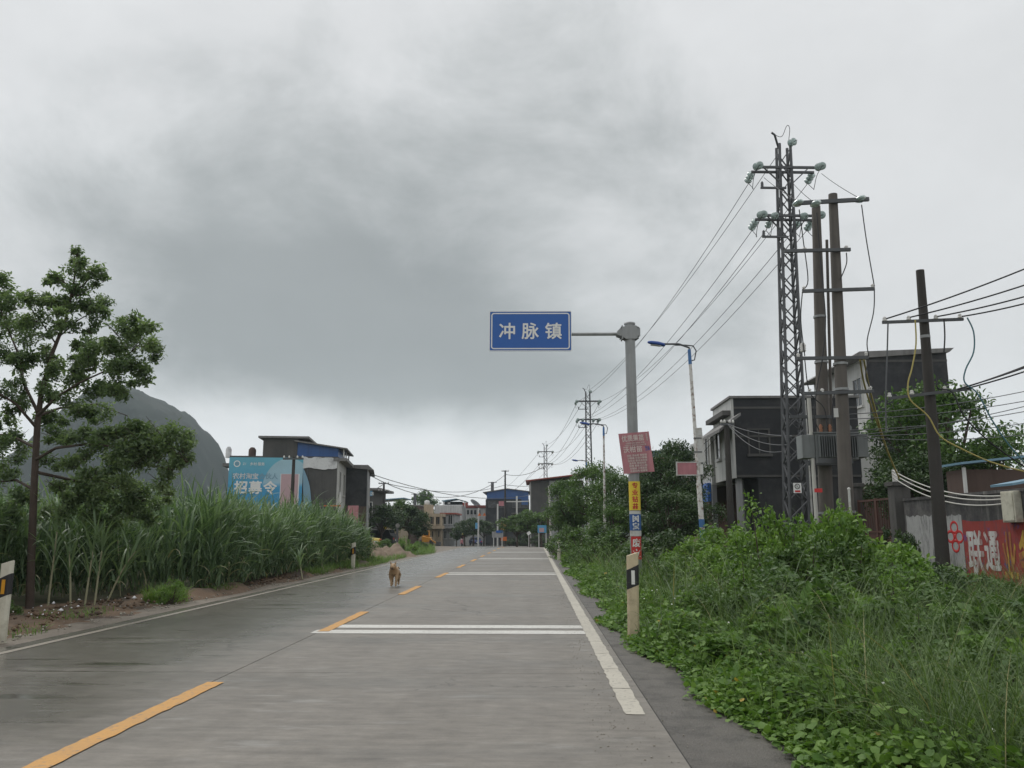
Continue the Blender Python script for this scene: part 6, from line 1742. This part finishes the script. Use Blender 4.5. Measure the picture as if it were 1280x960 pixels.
br = {  # branch paths with depth offsets
 'a': [(47, 520, 0), (70, 497, -.4), (100, 478, -.7), (140, 460, -.9), (175, 430, -1.0)],
 'b': [(47, 515, 0), (30, 480, .3), (22, 440, .5), (5, 400, .7), (-8, 355, .8)],
 'c': [(46, 535, 0), (20, 505, -.5), (-20, 480, -.9), (-60, 440, -1.2)],
 'd': [(44, 575, 0), (70, 560, -.5), (110, 555, -.9), (160, 560, -1.2), (215, 560, -1.4)],
 'e': [(44, 590, 0), (90, 600, .4), (130, 610, .6), (165, 612, .7)],
 'f': [(42, 612, 0), (20, 600, .4), (-20, 604, .7), (-70, 590, .9)],
 'g': [(47, 520, 0), (75, 510, .7), (120, 505, 1.2), (160, 520, 1.6)],
 'h': [(45, 560, 0), (15, 545, .8), (-30, 540, 1.3), (-80, 520, 1.6)],
 'i': [(75, 420, .2), (98, 400, .5), (125, 385, .8)], 'j': [(70, 430, .2), (50, 400, 0), (38, 385, -.2)],
 'k': [(90, 370, .2), (110, 350, .1), (126, 335, 0)], 'l': [(92, 360, .2), (75, 350, .3), (70, 345, .3)]}
for kx, path in br.items():
    limb(mb, [tp_(*q) for q in path], .032 if kx in 'abcdefgh' else .016, .007, 6)
mb.build('trunk', 'bark', TREE)
clumps = []   # (px, py, depth, radius in photo pixels)
clumps += [(98, 316, .2, 10), (95, 335, .2, 15), (74, 347, .3, 13), (122, 340, 0, 15), (97, 362, .2, 18), (128, 348, 0, 9), (88, 382, .2, 16), (64, 378, -.1, 15), (110, 385, .4, 17), (128, 378, .7, 13), (88, 410, .3, 15), (118, 402, .5, 13), (72, 412, 0, 12)]
clumps += [(150, 412, -1, 17), (165, 428, -1, 20), (185, 410, -1, 12), (135, 432, -.9, 22), (168, 452, -1, 19), (192, 435, -1, 13), (115, 455, -.7, 20), (145, 470, -.9, 20), (178, 470, -1, 13), (95, 470, -.5, 16), (120, 490, -.6, 16), (150, 490, -.8, 13)]
clumps += [(0, 355, .8, 18), (-15, 380, .8, 24), (15, 380, .7, 20), (40, 372, -.2, 15), (48, 395, 0, 18), (20, 410, .6, 22), (-10, 420, .8, 24), (5, 445, .5, 20), (38, 425, .1, 17), (-35, 400, .8, 24), (40, 448, .3, 14), (-30, 445, -.5, 22), (-60, 430, -1.2, 26)]
clumps += [(70, 470, .2, 15), (60, 490, .1, 16), (85, 497, -.4, 18), (20, 480, .2, 15), (0, 490, -.6, 18), (-30, 480, -.9, 22), (25, 505, 0, 14), (60, 520, .5, 16), (100, 515, .8, 16), (130, 515, 1.2, 15), (-65, 500, 1.5, 24)]
clumps += [(120, 555, -.9, 18), (150, 548, -1.2, 20), (180, 548, -1.3, 22), (210, 545, -1.4, 20), (228, 560, -1.4, 14), (195, 568, -1.3, 20), (165, 575, -1.2, 20), (140, 580, -.9, 16), (215, 580, -1.4, 14), (95, 575, -.6, 15), (80, 550, -.5, 13)]
clumps += [(100, 610, .5, 20), (130, 605, .6, 22), (160, 610, .7, 24), (180, 620, .7, 16), (145, 630, .6, 20), (115, 635, .5, 18), (170, 640, .7, 16), (90, 630, .4, 14), (75, 605, .3, 14)]
clumps += [(0, 565, .9, 18), (20, 545, .8, 14), (-25, 550, 1.3, 24), (10, 590, .4, 14), (-15, 605, .7, 22), (-60, 590, .9, 26), (15, 640, .6, 18), (-10, 660, .8, 22), (-70, 540, 1.6, 26), (10, 525, .6, 12)]
clumps += [(205, 600, -1.3, 13), (150, 600, -1.0, 20), (120, 590, -.8, 17), (232, 572, -1.4, 11), (198, 630, .6, 14), (130, 655, .6, 15), (30, 560, .7, 14), (60, 575, .3, 13), (30, 620, .5, 15), (60, 640, .4, 14), (70, 540, -.2, 13), (145, 440, -.9, 18), (110, 430, -.5, 15), (60, 450, .2, 14), (25, 455, .4, 16), (165, 400, -1, 11), (100, 545, -.8, 14), (172, 530, -1.2, 13)]
rng = np.random.default_rng(8)
extra = []
for (x, y, dY, r_) in clumps:
    for q in range(1):
        a = rng.random() * 6.28
        extra.append((x + 1.15 * r_ * math.cos(a), y + .8 * r_ * math.sin(a) + 3, dY + rng.normal() * .3, r_ * (.45 + .3 * rng.random())))
clumps += extra
pmT = YT / F
parts = []
for (x, y, dY, r_) in clumps:
    c_ = tp_(x, y, dY); sub = rng.normal(size=(5, 3)); cs = np.array(c_)[None] + unit(sub) * (r_ * pmT * .62)
    m_ = int(60 + r_ * r_ * .75)
    V, Fq, T = leaf_cloud(rng, list(cs) + [np.array(c_)], [r_ * pmT * .68] * 6, [m_ // 4] * 6, .058 + .03 * rng.random(), (1, 1, .7), .3)
    parts.append((V, Fq, np.clip(T * .8 + rng.normal() * .14 + .08, 0, 1)))
V, Fq, T = join(parts)
cr = mesh_obj('crown', np_mesh('crown', V - np.array(tb_)[None], Fq, T), 'leaf_tree', TREE)
mb = MB(); r2 = random.Random(7)
for (x, y, dY, r_) in clumps:
    c_ = tp_(x, y, dY)
    for k in range(4): mb.tube([c_ - UZ * (r_ * pmT * .5) + Vector((r2.gauss(0, .03), r2.gauss(0, .03), 0)), c_ + Vector((r2.gauss(0, 1), r2.gauss(0, 1), r2.gauss(.3, .6))) * r_ * pmT * .6], [.007, .003], 4, False)
tag(mb.build('twigs', 'bark', TREE), kind='stuff')

# ---------- generic trees: a few crown shapes shared by scaled copies
def tree_meshes(seed, n_leaf, size, n_cl, shape=(1, 1, 1), trunk_h=.35):
    """unit tree: about 1 m tall, crown about 0.8 m wide (scaled later)"""
    rng = np.random.default_rng(seed); r2 = random.Random(seed)
    cs = []; rs = []
    for i in range(n_cl):
        d = rng.normal(size=3); d /= np.linalg.norm(d)
        rad = rng.random() ** .5
        c_ = np.array([d[0] * .34 * shape[0], d[1] * .34 * shape[1], .66 + d[2] * .27 * shape[2]]) * np.array([rad, rad, 1]) if True else 0
        cs.append(c_); rs.append(.07 + .08 * r2.random())
    V, Fq, T = leaf_cloud(rng, cs, rs, [n_leaf // n_cl] * n_cl, size, (1, 1, .75), .35)
    cl = np.repeat(rng.random(n_cl), (n_leaf // n_cl) * 7)
    T = np.clip(.55 * T + .5 * cl - .05, 0, .92)
    crown = np_mesh('crown', V, Fq, T)
    mb = MB(); limb(mb, [(0, 0, -.05), (.01, 0, .2), (-.01, .01, trunk_h), (0, 0, .62)], .028, .014, 9)
    for c_ in cs[::2]:
        mb.tube([(0, 0, trunk_h - .05 + .2 * r2.random()), tuple(np.array(c_) * .6 + np.array([0, 0, trunk_h * .4])), tuple(c_)], [.012, .008, .004], 5)
    me = bpy.data.meshes.new('trunk'); me.from_pydata([tuple(v) for v in mb.v], [], mb.f)
    return crown, me
TM = [tree_meshes(100 + i, 4200, .042, 34, s_) for i, s_ in enumerate(((1, 1, 1), (1.25, 1.25, .85), (.8, .8, 1.15), (1.1, 1.1, 1.0)))]
TMF = [tree_meshes(200 + i, 9500, .026, 50, s_) for i, s_ in enumerate(((1, 1, 1), (1.2, 1.2, .9)))]
MC = {}
def tree(px_, ytop, Y, label, mat='leaf_dark', k=0, wide=1.0, group='trees along the far street', fine=False, dx_=0.0, zrot=None):
    tp = at(px_, ytop, Y); zb = zg(Y) - .1; H_ = tp.z - zb
    e = empty('tree', (tp.x + dx_, Y, zb), label, 'tree', group)
    src = (TMF if fine else TM); crown, trunk = src[k % len(src)]
    key = (id(crown), mat)
    if key not in MC:
        a = crown.copy(); a.materials.clear(); a.materials.append(M[mat]); b_ = trunk.copy(); b_.materials.clear(); b_.materials.append(M['bark']); MC[key] = (a, b_)
    a, b_ = MC[key]
    mesh_obj('crown', a, None, e); mesh_obj('trunk', b_, None, e)
    e.scale = (H_ * wide, H_ * wide, H_); e.rotation_euler = (0, 0, (px_ * 1.7) % 6.28 if zrot is None else zrot)
    return e
# left group beside the dark house
tree(478, 628, 78, 'dark round tree beside the utility pole with two crossarms', k=1, wide=1.15)
tree(497, 624, 96, 'pale green tree behind the dark round ones', 'leaf_mid', 3, 1.1)
tree(512, 631, 84, 'dark bushy tree behind the grey stake with the disc', k=0, wide=1.2)
tree(523, 637, 88, 'dark tree in front of the beige house', k=2, wide=1.25)
tree(531, 613, 170, 'lone rounded tree above the beige house roof', 'leaf_mid', 0, .8)
tree(571, 655, 112, 'dark tree before the pale grey house', k=2, wide=1.0)
tree(581, 650, 118, 'dark spreading tree beyond the scooter', k=3, wide=1.1)
tree(592, 647, 126, 'dark tree behind the blue car', k=0, wide=1.3)
tree(605, 649, 130, 'dark tree behind the orange warning triangles', k=1, wide=1.2)
tree(646, 641, 92, 'mid green tree beside the white mast', 'leaf_mid', 1, 1.25)
tree(661, 636, 88, 'mid green tree left of the farthest tower foot', 'leaf_mid', 3, 1.2)
tree(676, 640, 86, 'mid green tree behind the blue and pink poster', 'leaf_mid', 0, 1.2)
tree(700, 628, 66, 'leafy green tree behind the pale light box post', 'leaf_mid', 0, 1.0)
# right group by the road
tree(716, 596, 50, 'bright leafy tree in front of the grey house with red roof edge', 'leaf_mid', 0, 1.05, 'trees on the right verge', True)
tree(741, 574, 47, 'tall bright leafy tree under the second street lamp', 'leaf_mid', 1, .95, 'trees on the right verge', True)
tree(766, 590, 44, 'bright leafy tree left of the red poster board', 'leaf_mid', 0, 1.0, 'trees on the right verge', True, zrot=2)
tree(846, 546, 36, 'dark tree with a pointed top right of the red poster board', 'leaf_dark', 0, .72, 'trees on the right verge', True)
tree(818, 561, 34, 'dark dense tree just behind the red poster board', 'leaf_dark', 1, .85, 'trees on the right verge', True)
tree(800, 594, 33, 'low dark tree behind the yellow sticker', 'leaf_dark', 0, 1.05, 'trees on the right verge', True, zrot=1)
tree(862, 600, 33, 'low dark tree behind the peeling lamp post', 'leaf_dark', 1, 1.0, 'trees on the right verge', True, zrot=1)
tree(836, 608, 30, 'dark thicket tree under the small red board', 'leaf_dark', 1, 1.25, 'trees on the right verge', True, zrot=4)
tree(768, 628, 32, 'low green tree behind the sign pole', 'leaf_mid', 1, 1.2, 'trees on the right verge', True, zrot=5)
# right behind the wall
tree(1175, 470, 29, 'large spreading green tree behind the gate', 'leaf_mid', 1, .95, 'trees behind the wall', True)
tree(1128, 505, 31, 'dark tree right of the transformer', 'leaf_dark', 0, .85, 'trees behind the wall', True)
tree(1232, 540, 27, 'smaller green tree over the blue shed roof', 'leaf_mid', 0, .95, 'trees behind the wall', True, zrot=3)
tree(1150, 560, 27, 'low dark tree just behind the gate pillar', 'leaf_dark', 1, 1.1, 'trees behind the wall', True, zrot=2)

# ---------- shrubs on the verge
def shrub_mesh(seed, n_leaf, size, n_cl, tall=1.0, spread=.55):
    rng = np.random.default_rng(seed); r2 = random.Random(seed); cs = []; rs = []; mb = MB()
    for i in range(n_cl):
        a = rng.random() * 6.28; q = rng.random() ** .6 * spread; z = .12 + .80 * rng.random() ** .8 * (1 - .45 * (q / spread) ** 2)
        c_ = np.array([q * math.cos(a), q * math.sin(a), z]); cs.append(c_); rs.append(.08 + .07 * rng.random())
        mb.tube([(c_[0] * .15, c_[1] * .15, 0), tuple(c_ * np.array([.6, .6, .55])), tuple(c_)], [.012, .008, .003], 4, False)
    V, Fq, T = leaf_cloud(rng, cs, rs, [n_leaf // n_cl] * n_cl, size, (1, 1, 1), .3)
    cl = np.repeat(rng.random(n_cl), (n_leaf // n_cl) * 7)
    me = bpy.data.meshes.new('stems'); me.from_pydata([tuple(v) for v in mb.v], [], mb.f); me.materials.append(M['bark'])
    return np_mesh('foliage', V, Fq, np.clip(.6 * T + .4 * cl, 0, .92)), me
SM = [shrub_mesh(300 + i, 3600, sz, nc) for i, (sz, nc) in enumerate(((.055, 40), (.045, 46), (.10, 26), (.065, 34)))]
SC_ = {}
def shrub(px_, ytop, Y, label, mat='leaf_mid', k=0, wide=1.0, group='shrubs in the verge'):
    tp = at(px_, ytop, Y); zb = zg(Y) - (.32 if tp.x > 1.8 and Y < 50 else .12); H_ = tp.z - zb
    e = empty('shrub', (tp.x, Y, zb), label, 'shrub', group)
    key = (k, mat)
    if key not in SC_:
        a = SM[k][0].copy(); a.materials.clear(); a.materials.append(M[mat]); SC_[key] = a
    mesh_obj('foliage', SC_[key], None, e); mesh_obj('stems', SM[k][1], None, e)
    e.scale = (H_ * wide, H_ * wide, H_ * 1.02); e.rotation_euler = (0, 0, (px_ * 2.3) % 6.28)
shrub(955, 622, 13.5, 'tall bright feathery shrub before the lattice tower', 'leaf_bright', 1, .75)
shrub(925, 655, 14.5, 'bright shrub beside the tall feathery one', 'leaf_bright', 0, 1.0)
shrub(1040, 612, 13.8, 'thin light-leaved sapling before the twin poles', 'leaf_bright', 3, .55)
shrub(1000, 668, 13.0, 'mid green shrub between the feathery shrub and the sapling', 'leaf_mid', 1, 1.1)
shrub(1090, 655, 13.6, 'pale-tipped shrub before the rusty gate', 'leaf_bright', 3, .9)
shrub(895, 648, 18, 'light green shrub behind the bright one by the lamp post', 'leaf_bright', 0, 1.15)
shrub(860, 690, 16, 'mid green shrub left of the feathery shrub', 'leaf_mid', 0, 1.2)
shrub(875, 665, 20, 'bright shrub at the foot of the peeling lamp post', 'leaf_bright', 1, 1.1)
shrub(930, 690, 11, 'dark shrub under the tall feathery shrub', 'leaf_mid', 1, 1.2)
shrub(985, 700, 10, 'broad dark bush below the tower', 'leaf_mid', 0, 1.3)
shrub(1045, 735, 8.6, 'broad-leaved pale green bush in the middle of the verge', 'leaf_creeper', 2, 1.15)
shrub(1010, 760, 8.0, 'low broad-leaved bush beside the pale green one', 'leaf_mid', 2, 1.2)
shrub(1095, 745, 8.4, 'broad-leaved bush right of the pale green one', 'leaf_mid', 2, 1.2)
shrub(940, 775, 8.2, 'low broad-leaved clump near the creepers', 'leaf_creeper', 2, 1.3)
shrub(1130, 700, 12.5, 'dark green shrub at the foot of the white painted patch', 'leaf_dark', 0, 1.4)
shrub(1190, 708, 13.5, 'dark shrub at the foot of the dark utility pole', 'leaf_dark', 1, 1.4)
shrub(1085, 705, 12.0, 'mid green shrub before the gate pillar', 'leaf_mid', 0, 1.3)
shrub(1120, 590 + 60, 21, 'creeper-leaved shrub climbing the wall end', 'leaf_dark', 3, .5)
shrub(1270, 740, 8.0, 'dark broad-leaved weed bush below the yellow characters', 'leaf_mid', 2, 1.2)
shrub(1240, 735, 9.5, 'dark weed bush before the red wall', 'leaf_mid', 0, 1.2)
shrub(1320, 745, 7.0, 'dark weed bush further along the red wall', 'leaf_mid', 1, 1.3)
shrub(805, 668, 25, 'mid green shrub behind the red sticker', 'leaf_mid', 0, 1.2)
shrub(760, 660, 27, 'mid green shrub between the delineator and the sign pole', 'leaf_mid', 1, 1.2)
shrub(738, 655, 33, 'mid green shrub behind the white delineator post', 'leaf_mid', 0, 1.3)
shrub(715, 655, 42, 'green shrub at the verge beyond the white delineator', 'leaf_mid', 1, 1.2)
shrub(705, 660, 52, 'green shrub by the far delineator', 'leaf_mid', 0, 1.2)
shrub(840, 655, 22, 'dark shrub in front of the thicket', 'leaf_dark', 0, 1.2)
for i, (px_, yt, Yk, mt, kk, wd, lab) in enumerate((
    (1060, 668, 13.2, 'leaf_mid', 1, 1.1, 'mid green shrub behind the pale-tipped one'), (1150, 690, 13.8, 'leaf_mid', 3, 1.2, 'leafy shrub hiding the foot of the white painted patch'),
    (1215, 712, 14.2, 'leaf_mid', 0, 1.3, 'green shrub hiding the foot of the red wall'), (1258, 722, 13.2, 'leaf_mid', 1, 1.3, 'green shrub under the yellow wall characters'),
    (1110, 690, 11.0, 'leaf_bright', 1, 1.1, 'bright shrub before the gate pillar foot'), (1165, 722, 10.2, 'leaf_mid', 0, 1.25, 'green bush right of the bright gate shrub'),
    (1210, 745, 8.8, 'leaf_bright', 3, 1.1, 'light-leaved bush in the long grass'), (1140, 755, 7.6, 'leaf_mid', 1, 1.3, 'dense mid green bush among the long grass'),
    (1075, 785, 6.8, 'leaf_creeper', 3, 1.2, 'light green bush above the creepers'), (1190, 790, 6.3, 'leaf_mid', 0, 1.3, 'dark leafy bush in the near long grass'),
    (1262, 775, 6.4, 'leaf_bright', 3, 1.0, 'pale leafy weed standing in the near grass'), (985, 735, 9.2, 'leaf_bright', 0, 1.2, 'fresh green bush below the broad dark one'),
    (900, 705, 11.5, 'leaf_bright', 1, 1.2, 'fresh green shrub by the creepers near the marker post'), (860, 725, 12.0, 'leaf_mid', 0, 1.2, 'mid green shrub right of the marker post'),
    (835, 700, 15.0, 'leaf_mid', 1, 1.2, 'mid green shrub beyond the marker post'), (1010, 640, 15.5, 'leaf_mid', 3, .9, 'tall shrub at the foot of the lattice tower'))):
    shrub(px_, yt, Yk, lab, mt, kk, wd)
# left verge
shrub(215, 722, 15.4, 'bright green grassy tuft at the foot of the cane', 'leaf_bright', 1, .95, 'shrubs on the left verge')
shrub(508, 671, 48, 'bright bush behind the dirt mounds', 'leaf_bright', 1, 1.3, 'shrubs on the left verge')
shrub(485, 672, 47, 'green bush left of the grey stake', 'leaf_mid', 0, 1.4, 'shrubs on the left verge')
shrub(522, 675, 58, 'low bush at the end of the dirt mounds', 'leaf_mid', 0, 1.6, 'shrubs on the left verge')
shrub(466, 676, 46, 'low bush before the yellow car', 'leaf_mid', 1, 1.5, 'shrubs on the left verge')
shrub(450, 664, 36, 'tall green weeds between the cane end and the mounds', 'leaf_mid', 0, 1.0, 'shrubs on the left verge')
shrub(10, 745, 13.2, 'low dark weeds round the roadside tree foot', 'leaf_mid', 0, 1.3, 'shrubs on the left verge')
for i, (px_, yt, Yk, lab) in enumerate(((650, 666, 120, 'dark hedge bush at the bend before the outbuilding'), (664, 664, 112, 'dark hedge bush beside the tilted plate'), (676, 667, 100, 'dark hedge bush under the poster board'), (638, 671, 128, 'dark hedge bush right of the notice board'))):
    shrub(px_, yt, Yk, lab, 'leaf_dark', i % 2, 1.5, 'hedge bushes at the bend')

# ---------- grass and ground creepers on the right verge
rng = np.random.default_rng(33)
def right_edge(Y): return 1.24 + .30 * np.clip((9.0 - Y) / 2, 0, 1) + .30 * np.clip((6.5 - Y) / 2, 0, 1) + .12 * np.sin(Y * .9) + .10 * np.sin(Y * 2.3 + 1) + .05 * np.clip((Y - 22) / 10, 0, 1)
def gz(X, Y): return -.10 - .22 * np.clip((X - 1.6) / 2.0, 0, 1) * np.clip((60 - Y) / 20, 0, 1)
def patchy(X, Y, f, s_): return .5 + .25 * (np.sin(X * f + s_) * np.cos(Y * f * .83 + s_ * 2) + np.sin(X * f * 2.1 + Y * f * 1.7 + s_))
def grass_field(n, xr_, yr_, hmin, hmax, wid, seg=4, ypow=1.6, edge=True, seed=1, tlo=0, dry=.02):
    rng = np.random.default_rng(seed)
    Y = yr_[0] + (yr_[1] - yr_[0]) * rng.random(n) ** ypow
    X = xr_[0] + (xr_[1] - xr_[0]) * rng.random(n)
    if edge: X = np.maximum(X, right_edge(Y) + .1 * rng.random(n))
    pt = patchy(X, Y, .9, seed)
    H_ = (hmin + (hmax - hmin) * rng.random(n) ** 1.5) * (.55 + .9 * pt)
    H_ *= np.clip((X - right_edge(Y)) / .8 + .35, .3, 1)
    P = np.stack([X, Y, gz(X, Y) - .02], 1)
    ti = np.clip(.75 * rng.random(n) * (.5 + pt) + tlo, 0, .92); ti = np.where(rng.random(n) < dry, .99, ti)
    return ribbons(P, rng.random(n) * 6.28, 1.05 + .45 * rng.random(n), H_ * 1.35, wid * (.6 + .8 * rng.random(n)), .4 + 1.7 * rng.random(n), rng, seg, ti)
parts = [grass_field(60000, (2.0, 10.1), (2.5, 22), .35, .95, .006, 5, 1.7, seed=2, dry=.025), grass_field(16000, (2.1, 6), (2.8, 11), .4, .8, .005, 5, 1.2, seed=9, dry=.04),
         join([grass_field(9000, (1.2, 3.0), (9, 45), .25, .65, .008, 4, 1.3, seed=3), grass_field(3500, (1.2, 2.8), (2.6, 11), .3, .6, .006, 5, 1.2, seed=13, dry=.1)]),
         grass_field(9000, (1.0, 9), (20, 60), .4, .9, .014, 4, 1.2, seed=4),
         grass_field(5000, (1.2, 6.5), (8, 34), .5, 1.15, .012, 5, 1.2, seed=5)]
V, Fq, T = join(parts[:2]); parts = parts[1:]
tag(mesh_obj('grass', np_mesh('grass', V, Fq, T), 'grass'), 'fine tall olive grass covering the right verge', kind='stuff')
V, Fq, T = join([parts[1], parts[2]])
tag(mesh_obj('grass', np_mesh('grass', V, Fq, T), 'grass_bright'), 'short bright grass along the road edge', kind='stuff')
V, Fq, T = parts[3]
tag(mesh_obj('grass', np_mesh('grass', V, Fq, T), 'grass'), 'long reedy blades among the shrubs', kind='stuff')
# left verge grass
def tufts(name, label, spots, mat, seed):
    rg = np.random.default_rng(seed); PP = []; HH = []
    for x, y, rx, ry, n_, h_ in spots:
        m_ = n_; a = rg.random(m_) * 6.28; q = np.sqrt(rg.random(m_))
        PP.append(np.stack([x + rx * q * np.cos(a), y + ry * q * np.sin(a), np.full(m_, zg(y) - .02)], 1)); HH.append(h_ * (.4 + .8 * rg.random(m_)))
    PP = np.concatenate(PP); HH = np.concatenate(HH); n_ = len(PP)
    V, Fq, T = ribbons(PP, rg.random(n_) * 6.28, .9 + .5 * rg.random(n_), HH, .008 + .006 * rg.random(n_), .3 + 1.4 * rg.random(n_), rg, 4, np.clip(rg.random(n_) * .9, 0, .92))
    tag(mesh_obj(name, np_mesh(name, V, Fq, T), mat), label, kind='stuff')
tufts('grass', 'green grass tufts on the dirt bank and round the mounds', [(-7.0, 10.6, .6, 1.2, 500, .12), (-7.3, 13.3, .5, .8, 300, .14), (-7.0, 15.9, .35, .5, 900, .40), (-6.95, 18.6, .3, .9, 600, .22), (-7.0, 26.5, .5, 2.2, 1500, .35), (-7.4, 30.5, .8, 2.5, 2600, .4), (-7.6, 35, 1.0, 3.0, 2600, .35), (-6.9, 39, .5, 5, 1400, .3), (-6.7, 50, .6, 4, 1200, .35), (-8.6, 47, 1.5, 4, 2200, .5), (-10, 42, 2, 6, 2000, .6), (-7.9, 57, 1.0, 4, 1400, .5), (-9, 62, 1.5, 5, 1500, .5), (-6.5, 33, .3, 4, 900, .2)], 'grass_bright', 41)
# creepers: broad leaves in drifts
rng = np.random.default_rng(61)
def creeper(n, Yr, depth, hgt, size, seed, ypow=1.3, x_off=0):
    rng = np.random.default_rng(seed)
    Y = Yr[0] + (Yr[1] - Yr[0]) * rng.random(n) ** ypow
    d = depth * rng.random(n) ** 1.5
    X = right_edge(Y) - .08 + d + x_off + .05 * rng.normal(size=n)
    top = (np.clip(d / .5, .12, 1) * hgt * (.45 + .8 * patchy(X, Y, 2.2, seed)))
    Z = gz(X, Y) + .07 + top * (1 - rng.random(n) ** 2 * .7)
    P = np.stack([X, Y, Z], 1)
    ti = np.clip(rng.random(n) * .8 + .12 * patchy(X, Y, 1.3, 2), 0, .92); ti = np.where(rng.random(n) < .006, .99, ti)
    return leaves(P, size, rng, .55, ti, .85, .25)
V, Fq, T = join([creeper(12000, (2.2, 10), .75, .34, .052, 1), creeper(1500, (2.2, 10), 1.1, .40, .070, 6), creeper(13000, (8, 26), 1.5, .40, .065, 2), creeper(4000, (24, 50), 1.4, .3, .10, 4)])
tag(mesh_obj('creepers', np_mesh('creepers', V, Fq, T), 'leaf_creeper'), 'bright broad-leaved creepers spilling onto the shoulder', kind='stuff')
# low weeds filling the verge
n = 34000
Y = 3.5 + 26 * rng.random(n) ** 1.4; X = 2.0 + 8 * rng.random(n)
pt = patchy(X, Y, 1.4, 7)
P = np.stack([X, Y, gz(X, Y) + .05 + .45 * pt * rng.random(n) ** .7], 1)
V, Fq, T = leaves(P, .052, rng, .35, np.clip(rng.random(n) * .9 * (.4 + pt), 0, .92), .5, .3)
tag(mesh_obj('weeds', np_mesh('weeds', V, Fq, T), 'leaf_mid'), 'leafy low weeds growing through the grass', kind='stuff')
# soft fine-leaved undergrowth close by
n = 42000
Y = 2.8 + 8.5 * rng.random(n) ** 1.2; X = right_edge(Y) + .45 + 5.0 * rng.random(n)
pt = patchy(X, Y, 1.9, 3) * .6 + .4 * patchy(X, Y, 4.1, 5)
P = np.stack([X, Y, gz(X, Y) + .05 + (.25 + .75 * pt) * .75 * rng.random(n) ** .6 * np.clip((X - right_edge(Y)) / .9, .3, 1)], 1)
V, Fq, T = leaves(P, .034, rng, .3, np.clip(rng.random(n) * .7 * (.35 + pt), 0, .92), .42, .3)
tag(mesh_obj('undergrowth', np_mesh('undergrowth', V, Fq, T), 'leaf_mid'), 'soft fine-leaved undergrowth mixed with the long grass', kind='stuff')
# small white weed flowers
n = 90
Y = 4 + 9 * rng.random(n); X = right_edge(Y) + .3 + 2.2 * rng.random(n)
V = []; Fq = []
for i in range(n):
    c_ = np.array([X[i], Y[i], gz(X[i], Y[i]) + .36 + .2 * rng.random()]); k = len(V); V.append(c_ + [0, 0, .004])
    for q in range(10):
        a = q * .628; r_ = .014 if q % 2 else .006; V.append(c_ + np.array([r_ * math.cos(a), r_ * math.sin(a) * .7 - .003, r_ * math.sin(a) * .6]))
    for q in range(10): Fq.append((k, k + 1 + q, k + 1 + (q + 1) % 10))
tag(mesh_obj('weed_flowers', np_mesh('weed_flowers', V, Fq), 'petal'), 'tiny white weed flowers among the creepers', kind='stuff')
# ================================================================== damp air
hm = bpy.data.materials.new('haze'); hm.use_nodes = True
t = hm.node_tree; t.nodes.clear()
pv = t.nodes.new('ShaderNodeVolumePrincipled')
pv.inputs['Color'].default_value = (0.76, 0.89, 0.97, 1)
pv.inputs['Density'].default_value = 0.00031
pv.inputs['Anisotropy'].default_value = 0.2
ou = t.nodes.new('ShaderNodeOutputMaterial')
t.links.new(pv.outputs[0], ou.inputs['Volume'])
M['haze'] = hm
tag(MB().bx(-1600, 1600, -80, 1400, -8, 175).build('haze', 'haze'), 'thin grey damp haze over the land', kind='stuff')
